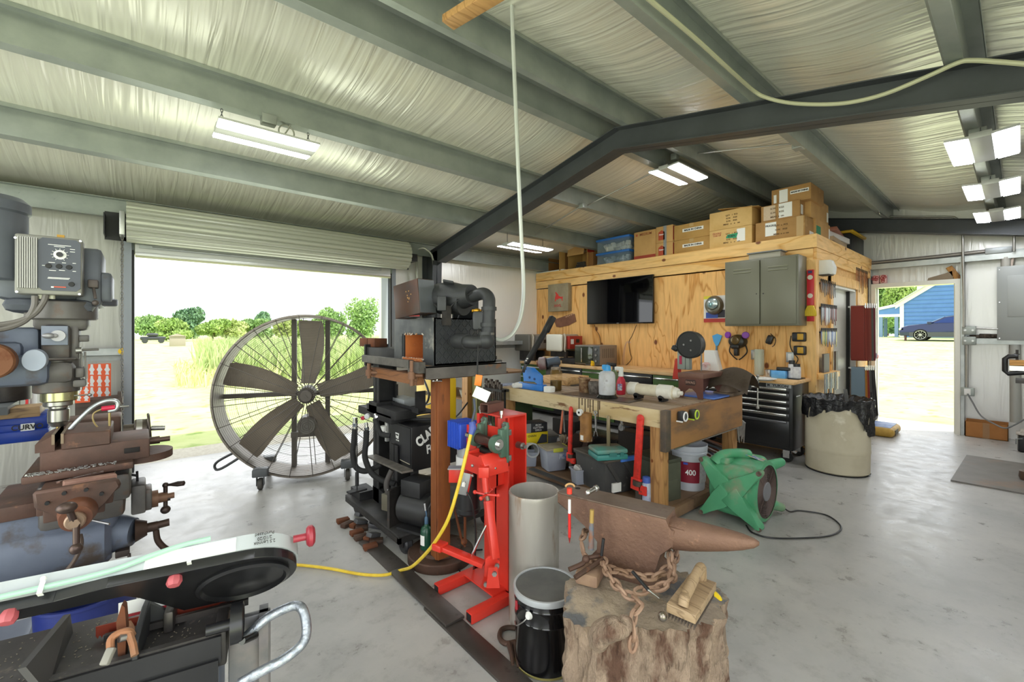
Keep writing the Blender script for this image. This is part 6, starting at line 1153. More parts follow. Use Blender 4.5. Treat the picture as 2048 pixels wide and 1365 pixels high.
# tong rack on the bench end
tk=root('tong_rack','black steel rack hung with tongs at the far end of the workbench','rack',(2.93,3.62,.45))
m=MB(); 
z=.80; a=at(975,763,X=2.86); b=at(1012,775,X=2.86)
m.box(2.80,2.90,b.y,a.y,.775,.80); m.box(2.84,2.86,b.y,b.y+.02,.0,.8); m.box(2.84,2.86,a.y-.02,a.y,.0,.8); part(tk,'frame',m,mBLKM)
for i in range(9):
    y=b.y+.03+(a.y-b.y-.06)*i/8
    m=MB(); dx=.03*math.sin(i*2.1); m.tube([(2.82,y,.83+.03*(i%3)),(2.83+dx*.3,y+.008,.78),(2.83+dx,y+.02*math.sin(i*1.7),.42)],.007,n=6); m.tube([(2.81,y+.012,.83+.02*(i%2)),(2.82,y+.01,.78),(2.81+dx,y-.02*math.sin(i),.44)],.006,n=6); m.bx((2.815,y,.83+.02*(i%3)),(.03,.025,.05)); single('hanging_tongs','dark forge tongs hanging in the black rack','tongs',m,M('#4a403a',.5,.5),'tongs in the bench rack')
# hanging tools on the front beam
def X_(u,v,x=BX0-.03): return at(u,v,X=x)
def pipewrench(u0,v0,u1,v1,w,lab,mat):
    r=root('pipe_wrench',lab,'wrench',X_(u1,v1))
    a=X_(u0,v0);b=X_(u1,v1); d=b-a; s=Vector((0,-1,0))
    m=MB(); m.bar(a,a+d*.74,.02,w,b=.003,up=(0,1,0)); m.sph(a,w*.6,10,8,(.4,1,1)); part(r,'handle',m,mat)
    m=MB(); m.bar(a+d*.72,a+d*.86,.03,w*1.6,b=.004,up=(0,1,0)); m.bx(a+d*.84+s*w*1.1,(.03,w*1.2,w*1.3),None,b=.006); part(r,'housing',m,mat)
    m=MB(); m.bar(a+d*.78+s*w*.4,b+s*w*.5,.022,w*.9,b=.003,up=(0,1,0)); m.cyl(a+d*.74+s*w*.2,a+d*.80+s*w*.2,w*.7,n=14); part(r,'hook_jaw',m,M('#5a5048',.5,.5)); return r
pipewrench(1142,818,1139,940,.036,'long red pipe wrench hanging from the front beam beside the rusty tube',mREDB); pipewrench(1281,838,1271,1003,.055,'largest red pipe wrench hanging from the front beam beside the corner leg',mREDB)
r=root('adjustable_pliers','orange handled locking wrench hanging leftmost on the front beam','wrench',X_(1124,886)); m=MB(); m.bar(X_(1126,822),X_(1121,868),.012,.022,b=.003,up=(0,1,0)); part(r,'handle',m,M('#c96a4a',.5,h2='#a5593f',sc=12)); m=MB(); m.bar(X_(1127,820),X_(1129,865),.010,.008,up=(0,1,0)); part(r,'lever',m,mSTEEL); m=MB(); m.sph(X_(1126,876),.032,sc=(.4,1,1)); m.bar(X_(1120,872),X_(1124,886),.014,.02); m.bar(X_(1132,870),X_(1128,886),.014,.016); part(r,'jaw',m,M('#6d5f4c',.5,.5))
r=root('storage_tube','rusty brown pipe with a round white cap end fixed under the front beam','tube',X_(1172,880)); m=MB(); m.cyl(X_(1172,826),X_(1172,882),.05,n=24); m.cyl(X_(1172,866),X_(1172,882),.054,n=24); part(r,'tube',m,M('#a5753f',.6,h2='#7d5630',sc=8,h3='#d6bd92',sc3=5,lo3=.6,hi3=.66)); m=MB(); q=X_(1167,824); m.cyl(q-Vector((.06,0,0)),q-Vector((.035,0,0)),.029,n=20); part(r,'white_cap',m,mWHITE); m=MB(); m.bx(X_(1172,874)-Vector((.053,0,0)),(.004,.03,.04)); part(r,'paper_label',m,mLBL); m=MB(); m.cyl(q-Vector((.0615,0,0)),q-Vector((.06,0,0)),.010,n=10); part(r,'cap_hole',m,mBLK)
r=root('combination_wrench','slim chrome combination wrench hanging beside the rusty tube','wrench',X_(1192,873)); m=MB(); m.bar(X_(1191,828),X_(1192,864),.008,.014,up=(0,1,0)); m.tube([X_(1191,826)+Vector((0,math.cos(t*PI/6)*.014,math.sin(t*PI/6)*.014)) for t in range(12)],.006,n=6,closed=True); m.bar(X_(1190,863),X_(1188,873),.01,.010,up=(0,1,0)); m.bar(X_(1194,863),X_(1196,873),.01,.010,up=(0,1,0)); part(r,'shank',m,mCHROME)
r=root('adjustable_wrench','long brassy adjustable wrench hanging in front of the teal case','wrench',X_(1222,922)); m=MB(); m.bar(X_(1217,832),X_(1217,900),.014,.030,b=.004,up=(0,1,0)); part(r,'handle',m,M('#a8997b',.35,.7)); m=MB(); m.bar(X_(1217,898),X_(1222,912),.018,.05,b=.004,up=(0,1,0)); m.bar(X_(1224,906),X_(1220,921),.016,.02,up=(0,1,0)); m.bar(X_(1214,905),X_(1216,917),.014,.014,up=(0,1,0)); part(r,'jaw',m,M('#9b8c70',.35,.7))
for u,ml_,l,mt in((1358,.04,'black and white tape measure stuck to the end board nearest the corner',('#2a2a2c','#efefef')),(1381,.035,'black and lime tape measure stuck to the end board beside the white ringed one',('#2a2b20','#c5e04a'))):
    q=at(u,832 if u<1370 else 828,Y=BY0-.045); r=root('tape_measure',l,'tape measure',q); m=MB(); m.box(q.x-.035,q.x+.035,q.y-.05,q.y,q.z-.038,q.z+.038,.014); part(r,'case',m,M(mt[0],.5)); m=MB(); cc=Vector((q.x,q.y-.05,q.z)); m.tube([cc+Vector((math.cos(t*PI/10)*.028,-.002,math.sin(t*PI/10)*.032)) for t in range(20)],.006,n=6,closed=True); m.box(q.x-.04,q.x-.036,q.y-.05,q.y,q.z-.04,q.z-.03); part(r,'trim',m,M(mt[1],.4)); m=MB(); m.cyl(cc,cc-Vector((0,.003,0)),.022,n=18); part(r,'badge',m,M('#4c4f52',.5))
for i in range(8):
    q=at(1462+i*2.4,842+abs(i-3)*2,Y=BY0-.02); q.x+=.12; m=MB(); L_=.17+.03*math.sin(i*1.9); m.cyl(q,q-Z3*L_-RT*.004*(i-4),.006,n=6); m.sph(q,.009,8,6); single('hex_key','steel rod tool hanging in the bunch at the far corner of the bench','rod',m,mSTEEL,'steel rods at the bench corner')
# ---- things on the lower shelf
def tub(name,label,cat,u0,u1,vb,h,mat,lid=None,taper=.86,depth=None,rz=0,z=SZ0,cx=None):
    a=at(u0,vb,z=z);b=at(u1,vb,z=z); w=(b-a).length; c=(a+b)/2; d=depth or w*.9; c=c+FW*d*.5
    r=root(name,label,cat,(c.x,c.y,z),YAW-PI/2+rz)
    m=MB(); k=taper; 
    v=[(-w/2*k,-d/2*k,0),(w/2*k,-d/2*k,0),(w/2*k,d/2*k,0),(-w/2*k,d/2*k,0),(-w/2,-d/2,h),(w/2,-d/2,h),(w/2,d/2,h),(-w/2,d/2,h)]
    bv,_=m._new(v,[(3,2,1,0),(0,1,5,4),(1,2,6,5),(2,3,7,6),(3,0,4,7)]+([(4,5,6,7)] if lid else [])); m._bev(bv,min(.02,w*.1),2)
    m.box(-w/2-.006,w/2+.006,-d/2-.006,-d/2,h-.012,h); m.box(-w/2-.006,w/2+.006,d/2,d/2+.006,h-.012,h); m.box(-w/2-.006,-w/2,-d/2,d/2,h-.012,h); m.box(w/2,w/2+.006,-d/2,d/2,h-.012,h)
    part(r,'bin',m,mat,True)
    if lid: m=MB(); m.box(-w/2-.01,w/2+.01,-d/2-.01,d/2+.01,h,h+.018,.006); m.box(-w/2+.03,w/2-.03,-d/2+.03,d/2-.03,h+.018,h+.022,.002); part(r,'lid',m,lid,True)
    return r,w,d,c
mTUB=M('#a3a8b4',.4,h2='#979cab',sc=5)
r,w,d,c=tub('storage_tub','grey plastic tub with a dusty lid and green clips on the lower shelf','tub',1085,1132,945,.20,mTUB,M('#a59b86',.6,h2='#8d836f',sc=6),rz=.35); m=MB(); m.box(w/2-.1,w/2-.02,-d/2-.012,-d/2-.006,.12,.17); part(r,'label',m,M('#d6dbe0',.5,h2='#2f6ec0',sc=18),True); m=MB(); m.box(-.05,.05,-d/2-.016,-d/2-.008,.185,.222,.003); m.box(w/2+.008,w/2+.016,-.05,.05,.185,.222,.003); part(r,'clip',m,M('#c5c84a',.5),True)
r,w,d,c=tub('open_tub','small open grey tub with a crumpled bag on the lower shelf','tub',1146,1178,972,.13,mTUB,rz=.3); m=MB(); m.bx((0,0,.12),(w*.7,d*.7,.06),Euler((.3,.2,.3)).to_matrix().to_4x4(),b=.02); m.bx((.02,.0,.15),(w*.5,d*.4,.05),Euler((.6,-.3,.8)).to_matrix().to_4x4(),b=.02); part(r,'plastic_bag',m,M('#b7b4b0',.3,bump=.6),True)
r,w,d,c=tub('round_tub','grey tub holding a piece of plastic pipe at the left end of the shelf','tub',1050,1074,935,.14,mTUB,z=SZ0); m=MB(); m.lathe([(.055,-.06),(.07,-.06),(.07,.06),(.055,.06),(.055,-.06)],(0,0,.15),(.3,-1,.2),22); part(r,'pipe_piece',m,M('#b5b8b8',.4),True)
r,w,d,c=tub('black_tote','dusty black plastic tote with a white label on the lower shelf','tote',1180,1262,992,.27,M('#3b3b3c',.6,h2='#474746',sc=5,h3='#7d7a76',sc3=7),M('#5c544b',.7,h2='#453f3a',sc=4),.9,.42,.45); m=MB(); m.box(-w*.28,-w*.02,-d/2-.006,-d/2+.01,.03,.10); part(r,'label',m,mLBL,True); m=MB(); m.box(-w*.05,w*.42,-d/2-.02,-d/2+.01,.262,.30,.006); part(r,'blue_latch',m,M('#4f86e0',.4),True); m=MB()
for s in(-1,.2): m.bar((s*w*.42,-d/2-.008,.26),(s*w*.42+w*.45,-d/2+.015,.06),.02,.03)
part(r,'brace',m,M('#4a4a49',.6),True)
tz=SZ0+.29; q=at(1226,922,z=tz); r=root('tool_case','teal plastic tool case on the black tote','case',(q.x,q.y,tz),YAW-PI/2+.2); m=MB(); m.box(-.13,.13,0,.2,0,.045,.012); part(r,'base',m,M('#3f8f8a',.45),True); m=MB(); m.box(-.13,.13,0,.2,.047,.085,.015); part(r,'lid',m,M('#5a9a90',.5,h2='#8a7d6c',sc=5),True); m=MB(); m.box(-.03,.03,-.006,.0,.03,.06); m.box(.06,.09,-.006,0,.03,.06); part(r,'latch',m,M('#357a76',.4),True)
r,w,d,c=tub('grey_bin','dark grey bin carrying the two boxes under the bench','bin',1056,1112,905,.16,M('#6e7178',.5),M('#77756f',.6),depth=.3,rz=.2,z=SZ0)
zb=SZ0+.18; q=at(1073,890,z=zb)
def carton(name,label,cat,q,sx,sy,sz,rz,mat,group=None):
    r=root(name,label,cat,q,rz,group); m=MB(); m.box(-sx/2,sx/2,0,sy,0,sz,.003); part(r,'carton',m,mat,True); return r
r=carton('yellow_carton','bright yellow carton with black print under the workbench','box',(q.x,q.y,zb),.26,.2,.12,YAW-PI/2+.45,M('#ecd21f',.5)); W=MW[r.name]; ex=W.to_3x3()@X3; ey=W.to_3x3()@Y3; m=MB(); m.prism([(.0,.01),(.12,.01),(.12,.09),(.06,.10)],(.0,-.001,0),X3,Z3,(0,-.001,0)); part(r,'print',m,M('#3a3d45',.6),True); lettering(r,'CHAIN',.03,W@Vector((-.05,-.002,.09)),ex,Z3,mTXT)
r=carton('black_carton','black and grey carton with white lettering on the yellow carton','box',(q.x,q.y,zb+.122),.24,.17,.09,YAW-PI/2+.4,M('#2d2e33',.5)); W=MW[r.name]; ex=W.to_3x3()@X3; lettering(r,'IRON\nCUTTING\nDISCS',.026,W@Vector((.02,-.002,.045)),ex,Z3,mTXTW); m=MB(); m.box(-.12,-.06,-.0015,0,0,.09); part(r,'grey_end',m,mGREY,True)
m=MB(); a=at(1110,925,z=SZ0+.02); m.prism([(0,0),(.22,.25),(.42,.2),(.30,.0)],a+FW*.15,RT,Z3,FW*.008); single('steel_plate','dark rusty steel plate leaning under the middle of the bench','plate',m,M('#4a3a34',.5,.4,h2='#5d473d',sc=5))
m=MB(); m.prism([(0,.0),(.3,.12),(.3,.02)],at(1113,935,z=SZ0+.01),RT,Z3,FW*.2); single('angle_scrap','dark wedge of scrap steel in front of the leaning plate','scrap',m,M('#3a302c',.5,.4))
m=MB(); q=at(1170,922,z=SZ0); m.bx(q+Z3*.14,(.06,.05,.2),Euler((.2,.3,.5)).to_matrix().to_4x4(),b=.006); single('iron_block','rusty iron block standing behind the small open tub','block',m,mRUSTD)
m=MB(); m.bar(at(1062,938,z=.105),at(1150,972,z=.105),.06,.01); single('flat_stock','long dark flat steel bar lying along the edge of the lower shelf','steel bar',m,M('#55524f',.5,.5))
cp_=at(1293,1008,z=SZ0); r=root('spray_can','blue topped spray can standing behind the corner leg','can',cp_); m=MB(); m.lathe([(0,0),(.033,0),(.033,.15),(.028,.165)],cp_,n=22); part(r,'body',m,M('#b9bfcc',.4,h2='#5f78c0',sc=10)); m=MB(); m.lathe([(0,.16),(.03,.16),(.03,.2),(.02,.205),(0,.205)],cp_,n=20); part(r,'cap',m,M('#4a66b8',.4)); 
q=at(1330,1005,z=SZ0); r=root('ammo_can','olive green metal ammunition can behind the corner leg','can',(q.x+.04,q.y-.02,SZ0),YAW-PI/2+.5); m=MB(); m.box(-.10,.12,0,.30,0,.29,.006); m.box(-.07,.09,-.004,0,.03,.16,.002); part(r,'body',m,M('#56584a',.55,.2,h2='#626352',sc=6,h3='#3f3a30',sc3=9),True); m=MB(); m.box(-.105,.125,-.005,.305,.29,.32,.006); part(r,'lid',m,M('#505244',.55,.2),True); m=MB(); m.tube([(.125,.02,.1),(.16,.05,.12),(.16,.2,.12),(.125,.24,.1)],.004,n=6); part(r,'wire_latch',m,mSTEEL,True)
c=at(1391,985,z=SZ0)+FW*.13; r=root('paint_bucket','white paint bucket with a red label on the lower shelf','bucket',c); m=MB(); m.lathe([(0,.01),(.118,0),(.122,.01),(.128,.20),(.135,.29),(.142,.295),(.142,.31),(.137,.315),(.142,.32),(.145,.365),(.140,.365),(.136,.31),(.12,.02),(0,.02)],c,n=40); part(r,'shell',m,M('#c9cdd6',.4,h2='#d6d9e0',sc=4)); 
d0=math.atan2(-FW.y,-FW.x)
def lab(a0,a1,z0,z1,nm,mat,rr=.131):
    m=MB(); m.grid(lambda u,v:(c.x+math.cos(d0+a0+(a1-a0)*u)*(rr+.006*v),c.y+math.sin(d0+a0+(a1-a0)*u)*(rr+.006*v),c.z+z0+(z1-z0)*v),12,1); part(r,nm,m,mat)
lab(-.95,.25,.07,.24,'red_label',M('#8f2336',.5)); lab(.25,.95,.07,.24,'text_label',M('#cfcdcd',.5,h2='#b9b6b8',sc=40)); lab(-.7,-.45,.19,.235,'blue_logo',M('#4b63c8',.5),.1325)
dd=Vector((math.cos(d0-.3),math.sin(d0-.3),0)); ex=Vector((-dd.y,dd.x,0)); lettering(r,'400',.06,c+dd*.1375+Z3*.155,ex,Z3,mTXTW,.9,.001)
m=MB(); m.lathe([(0,.27),(.08,.275),(.13,.27)],c,n=24); part(r,'dark_lining',m,M('#2c3048',.5,bump=.6))
for i,(u0,u1,v0,v1,X,cc,l) in enumerate(((1236,1312,868,915,3.75,'#55504a','dark grey carton deep under the bench behind the teal case'),(1150,1235,872,930,3.8,'#1d1c1d','black bin bag deep under the middle of the bench'),(1240,1300,850,870,3.95,'#6b5a48','brown board lying on the carton deep under the bench'),(1105,1150,840,905,4.0,'#26221f','dark crate deep under the bench behind the yellow carton'))):
    m=MB(); a=at(u0,900,X=X); b=at(u1,900,X=X); zt_=at((u0+u1)/2,v0,X=X).z; zb_=.10 if i!=2 else zt_-.03; m.box(X,X+.3,b.y,a.y,zb_,zt_,.02 if i==1 else .004); single(('dark_carton','bin_bag','loose_board','dark_crate')[i],l,('box','bag','board','crate')[i],m,M(cc,.6 if i!=1 else .35,bump=.4 if i==1 else 0))
for i in range(7):
    m=MB(); a=at(1420+i*6,912-i*3,z=.13+.03*(i%3)); m.cyl(a,a+Vector((.30,.45+.04*i,.05*(i%2))),.012,n=8); single('scrap_rod','rusty rod in the heap under the far end of the bench','rod',m,(mRUST,M('#57606a',.5,.4),mRUSTD)[i%3],'rods under the bench end')
m=MB(); q=at(1264,868,z=.55); 
r=root('swivel_caster','silver swivel caster hanging under the bench top','caster',at(1244,862,X=3.4)); c=at(1243,856,X=3.4); m=MB(); m.cyl((c.x-.012,c.y,c.z),(c.x+.012,c.y,c.z),.028,n=18); part(r,'wheel',m,mLGREY); m=MB(); m.cyl(c,c+Z3*.12,.012,n=10); m.box(c.x-.02,c.x+.02,c.y-.006,c.y+.006,c.z,c.z+.04); part(r,'stem',m,mCHROME)
# sacks and shelves seen under the forge table: storage beyond the press
r=root('plasma_case','yellow power tool case with black lettering standing behind the press cart','case',at(845,825,t=3.55)); 
q0=at(831,825,X=2.45); q1=at(868,825,X=2.45); zt=at(855,757,X=2.45).z; zb2=at(855,846,X=2.45).z
m=MB(); m.box(2.45,2.75,q1.y,q0.y,zb2-.30,zt,.03); part(r,'body',m,mYEL); lettering(r,'DEWALT',.055,at(857,788,X=2.444),(0,-1,0),Z3,mTXT,.9,.002); m=MB(); p=at(853,822,X=2.446); m.box(2.44,2.45,p.y-.08,p.y+.04,p.z-.03,p.z+.03); part(r,'plate',m,M('#d8a860',.5)); lettering(r,'USA',.05,at(851,822,X=2.437),(0,-1,0),Z3,mTXT,1,.0015); m=MB(); m.box(2.45,2.8,q1.y,q0.y,0,zb2-.30); part(r,'stand',m,mBLKM); m=MB(); m.tube(catmull([at(848,760,X=2.4),at(858,790,X=2.38),at(850,810,X=2.38),at(832,818,X=2.38)],5),.012,n=8); m.tube(catmull([at(838,812,X=2.38),at(860,808,X=2.38),at(880,795,X=2.38)],4),.008,n=8); part(r,'cable',m,mBLK)
r=root('wire_rack','dark rack of shelves with tools behind the forge post','rack',(3.4,4.0,0)); 
mRK=wood('#c08f55','#a0703c',2,2)
for u in(932,):
    q=at(u,800,X=3.1); m=MB(); m.box(3.08,3.16,q.y-.06,q.y+.06,0,.92); part(r,'post',m,mRK)
q=at(950,800,X=3.15); m=MB(); m.box(3.14,3.22,q.y-.05,q.y+.05,0,.9); part(r,'post',m,M('#9a9a6a',.6)); 
m=MB(); a=at(880,850,X=3.3); b=at(1000,850,X=3.3); m.box(3.2,3.8,b.y,a.y+.3,.50,.52); m.box(3.2,3.8,b.y,a.y+.3,.88,.90); part(r,'shelf',m,M('#8a6a48',.7))
for i,(u,v,c_,w) in enumerate(((905,778,'#b0402c',.05),(925,765,'#5a6a9a',.06),(965,752,'#47608f',.07),(990,752,'#55534d',.08),(1003,745,'#a5a49c',.04),(900,760,'#b03a2c',.05))):
    m=MB(); q=at(u,v,X=3.25); q.z=.90 if v<800 and i not in(0,) else .52; m.bx(q+Z3*w,(w*1.5,w*1.8,w*2),Euler((0,0,i)).to_matrix().to_4x4(),b=.01); m.cyl(q+Z3*w,q+Z3*(w*2.5),w*.3,n=10); single('hand_tool',('red tool handle on the low rack shelf behind the forge post','blue tool on the rack behind the orange tag','dark blue tool on the rack left of the tongs','grey tool on the rack beside the tongs','pale tool head standing on the rack','red handle on the rack beside the forge post')[i],'tool',m,M(c_,.5))
m=MB(); q=at(925,838,X=3.25); 
m.lathe([(0,0),(.10,0),(.13,.10),(.11,.10),(0,.03)],(q.x+.1,q.y,.52),n=24); single('plastic_bowl','pale plastic bowl of odds and ends on the low rack shelf','bowl',m,M('#b9b7ac',.5,h2='#8f8d80',sc=14))
m=MB(); m.tube(catmull([at(884,836,X=3.0),at(910,835,X=2.98),at(935,806,X=2.96)],5),.01,n=8); single('black_hose','black hose running behind the yellow lead','hose',m,mBLK)
c=at(1020,825,X=3.1); m=MB()
for k in range(5): m.tube([(3.1+math.cos(t*PI/10)*.13,c.y+math.sin(t*PI/10)*.13,.66+k*.016) for t in range(20)],.011,n=6,closed=True)
single('coiled_hose','coil of black hose lying behind the red rolling mill','hose',m,mBLK); m=MB(); m.box(3.0,3.25,c.y-.2,c.y+.2,.0,.645); single('steel_drum_box','dark green box under the coil of black hose','box',m,M('#3a4a2c',.6)); 
m=MB(); c=at(1015,812,X=3.25); m.cyl((3.3,c.y,.6),(3.3,c.y,.78),.12,n=24); single('blue_bucket','blue and dark bucket behind the coil of black hose','bucket',m,M('#2f4a7c',.4,h2='#c9ced6',sc=5))
# ---------------------------------------------------------------- timber enclosure (inner room)
EX,EY,EZ=5.754,1.517,2.486
m=MB(); m.box(EX,EX+.02,EY+.03,YL,0,EZ-.30); struct('wall_inner_front',m,mPLYZ,'knotty plywood front wall of the timber room')
m=MB(); m.box(EX+.02,XE,EY,EY+.02,0,2.04) ; 
m=MB(); dx0=at(1661,700,Y=EY).x; dx1=at(1710,700,Y=EY).x; dzt=at(1680,573,Y=EY).z
m.box(EX,dx0,EY,EY+.02,0,EZ-.2); m.box(dx1,XE-.2,EY,EY+.02,0,EZ-.2); m.box(dx0,dx1,EY,EY+.02,dzt,EZ-.2); struct('wall_inner_side',m,mOSB,'particle board side wall of the timber room')
m=MB(); m.box(EX-.04,EX,EY,YL-.02,EZ-.15,EZ); struct('trim_2',m,mPINE,'upper pine beam along the front of the timber room')
m=MB(); m.box(EX-.022,EX+.0,EY+.0,YL+.0,EZ-.285,EZ-.156); struct('trim_3',m,mPINE,'lower pine beam along the front of the timber room')
m=MB(); m.box(EX-.04,XE-.15,EY-.04,EY,EZ-.15,EZ); struct('trim_4',m,mPINEX,'upper pine beam along the side of the timber room')
m=MB(); m.box(EX-.0,XE-.15,EY-.03,EY,EZ-.285,EZ-.152); struct('trim_5',m,mPINEX,'lower pine beam along the side of the timber room')
m=MB(); m.box(EX-.028,EX,EY-.03,EY+.12,0,EZ-.285); struct('trim_6',m,mPINEZ,'pine corner board at the corner of the timber room'); m=MB(); m.box(EX+.001,EX+.09,EY-.028,EY-.0,0,EZ-.285); struct('trim_7',m,mPINEZ)
m=MB(); m.box(EX-.02,XE-.2,EY-.02,YL,EZ-.02,EZ-.005); struct('loft_deck',m,mOSB,'deck on top of the timber room')
# inner door
m=MB(); m.box(dx0-.10,dx0,EY-.03,EY,0,dzt+.1); m.box(dx1,dx1+.10,EY-.03,EY,0,dzt+.1); m.box(dx0-.10,dx1+.10,EY-.035,EY,dzt,dzt+.12); struct('trim_8',m,mPINEZ,'pine boards around the inner door')
m=MB(); m.box(dx0,dx0+.03,EY-.01,EY+.1,0,dzt); m.box(dx1-.03,dx1,EY-.01,EY+.1,0,dzt); m.box(dx0,dx1,EY-.01,EY+.1,dzt-.03,dzt); struct('door_4',m,mWHITE,'pale steel frame of the inner door'); m=MB(); m.box(dx0+.03,dx1-.03,EY+.06,EY+.09,0,dzt-.03); struct('door_5',m,M('#cfcfc2',.45),'pale inner door leaf'); m=MB(); xm=at(1694,700,Y=EY+.05).x; m.box(xm-.006,xm+.01,EY+.02,EY+.06,0,dzt-.03); struct('trim_9',m,M('#2a2a2a',.7),'dark door seal')
def W(u,v): return at(u,v,X=EX-.005)
# television
r=root('television','large flat black television on the plywood wall','television',W(1240,650)); a=W(1175,600); b=W(1306,600); zt=2.0; 
zt=at(1240,556,X=EX-.07).z; zb=at(1240,648,X=EX-.07).z; a=at(1174,600,X=EX-.07); b=at(1306,600,X=EX-.07)
m=MB(); m.box(EX-.07,EX-.03,b.y,a.y,zb,zt,.004); part(r,'case',m,mBLKG); m=MB(); m.box(EX-.0715,EX-.07,b.y+.01,a.y-.01,zb+.02,zt-.01); part(r,'screen',m,M('#060608',.04)); m=MB(); m.box(EX-.03,EX,(a.y+b.y)/2-.2,(a.y+b.y)/2+.2,zb+.15,zt-.15); part(r,'wall_bracket',m,mBLK); m=MB(); m.box(EX-.073,EX-.0712,(a.y+b.y)/2-.02,(a.y+b.y)/2+.02,zb+.006,zb+.014); part(r,'logo',m,mGREY)
m=MB(); m.tube(catmull([W(1189,650),W(1193,662),W(1199,672),W(1202,690)],4),.004,n=6); m.tube(catmull([W(1273,650),W(1264,672),W(1258,684),W(1260,705),W(1263,718),W(1250,732),W(1238,730)],4),.004,n=6); part(r,'power_cord',m,mBLK)
m=MB(); m.tube(catmull([W(1247,733),W(1250,700),W(1253,684),W(1262,686),W(1250,690),W(1244,730)],4),.003,n=6); single('phone_charger_lead','thin pinkish white lead looped on the plywood beside the toaster oven','cord',m,M('#d9b8a4',.5))
# wooden board with red emblem
r=root('wooden_plaque','grey weathered wood block with a red painted emblem hung left of the television','plaque',W(1117,624)); a=at(1096,600,X=EX-.10); b=at(1136,600,X=EX-.10); zt=at(1116,568,X=EX-.10).z; zb=at(1116,623,X=EX-.10).z
m=MB(); m.box(EX-.10,EX-.0,b.y,a.y,zb,zt,.004); part(r,'block',m,M('#8d8065',.7,h2='#a59a7c',sc=4,h3='#6d634e',sc3=9,st=(1,1,.5))); cy=(a.y+b.y)/2; s=(a.y-b.y)
m=MB(); P=[(-.06,.10),(-.02,.06),(.0,.05),(.03,.0),(.10,-.03),(.16,-.02),(.15,-.06),(.15,-.12),(.13,-.12),(.12,-.07),(.04,-.06),(-.02,-.09),(-.05,-.06),(-.06,-.12),(-.09,-.12),(-.08,-.02),(-.05,.04),(-.08,.07)]
m.prism([(x*s*1.6,z*s*1.6) for x,z in P],(EX-.101,cy,zb+(zt-zb)*.56),(0,-1,0),Z3,(-.001,0,0)); part(r,'emblem',m,M('#d03a30',.6)); lettering(r,'ANVIL',.07,(EX-.1015,cy,zb+(zt-zb)*.2),(0,-1,0),Z3,M('#b5453a',.6),.9,.0015)
# cleaver
r=root('cleaver','rusty cleaver blade mounted on the plywood behind the shear lever','cleaver',W(1130,655)); m=MB(); P=[(1104,641),(1108,640),(1146,627),(1150,629),(1153,643),(1138,651),(1120,655),(1113,654),(1110,645)]
o=W(1130,640); m.prism([(o.y-W(u,v).y,W(u,v).z-o.z) for u,v in P],(EX-.012,o.y,o.z),(0,-1,0),Z3,(.006,0,0)); part(r,'blade',m,M('#7c5440',.5,.3,h2='#8d614a',sc=9)); m=MB()
for k in range(5): q=W(1133+k*3.4,634-k*1.4); m.bx((EX-.0125,q.y,q.z),(.002,.014,.022),Euler((.5,0,0)).to_matrix().to_4x4())
part(r,'slot',m,M('#eec692',.6))
# face shield package
r=root('face_shield_pack','printed card with a face mask and tools hung beside the grey wall cabinet','package',W(1430,645)); a=W(1408,620);b=W(1452,620); zt=W(1430,592).z; zb=W(1430,645).z; x=EX-.012
m=MB(); m.box(x,EX,b.y,a.y,zb,zt); part(r,'card',m,M('#e6e3de',.5)); m=MB(); m.box(x-.001,x,b.y,a.y,zb,zb+.05); part(r,'red_band',m,M('#b8352c',.5)); m=MB(); m.box(x-.002,x-.0,b.y+.1,a.y-.03,zb+.055,zb+.13); part(r,'blue_print',m,M('#3a56b0',.5)); m=MB(); m.box(x-.001,x,a.y-.10,a.y,zt-.04,zt); part(r,'yellow_corner',m,M('#e3d23a',.5)); m=MB(); m.box(x-.0015,x-.0,b.y+.01,b.y+.13,zb+.06,zb+.16); part(r,'dark_print',m,M('#2e2a38',.5)); m=MB(); c=W(1430,611); m.lathe([(.11,0),(.12,.02),(.10,.07),(.085,.075),(.06,.06),(0,.05)],(EX-.01,c.y,c.z),(-1,0,0),28,sy=1.05); part(r,'mask_rim',m,M('#6d6a5c',.35,.3)); m=MB(); m.lathe([(.07,.07),(.05,.085),(0,.09)],(EX-.012,c.y,c.z+.02),(-1,0,0),20); part(r,'mask_lens',m,M('#7fa5ad',.12,.4,h2='#d6dcdc',sc=12))
# grey wall cabinet
cz1=at(1540,517,X=EX-.28).z; r=root('wall_cabinet','grey two door steel wall cabinet with louvre slots','cabinet',W(1540,655)); CXF=EX-.30; a=at(1450,590,X=CXF); b=at(1597,590,X=CXF); zt=at(1530,516,X=CXF).z; zb=at(1530,652,X=CXF).z
mCAB=M('#727161',.4,.1); m=MB(); m.box(CXF,EX,b.y,a.y,zb,zt,.004); part(r,'case',m,mCAB); ym=at(1521,590,X=CXF).y
for y0,y1,o in((b.y+.02,ym-.004,.0),(ym+.004,a.y-.02,.012)):
    m=MB(); m.box(CXF-.012-o,CXF-.001,y0,y1,zb+.02,zt-.02,.003); d=part(r,'door',m,mCAB); m=MB()
    for k in(0,1): m.box(CXF-.018-o,CXF-.012-o,(y0+y1)/2-.10,(y0+y1)/2+.10,zt-.12-k*.035,zt-.108-k*.035,.003)
    part(d,'louvre',m,M('#83836f',.4,.15))
    m=MB(); m.cyl((CXF-.014-o,y1-.03 if o==0 else y0+.03,(zb+zt)/2-.02),(CXF-.016-o,y1-.03 if o==0 else y0+.03,(zb+zt)/2-.02),.007,n=10); part(d,'lock',m,mBLK)
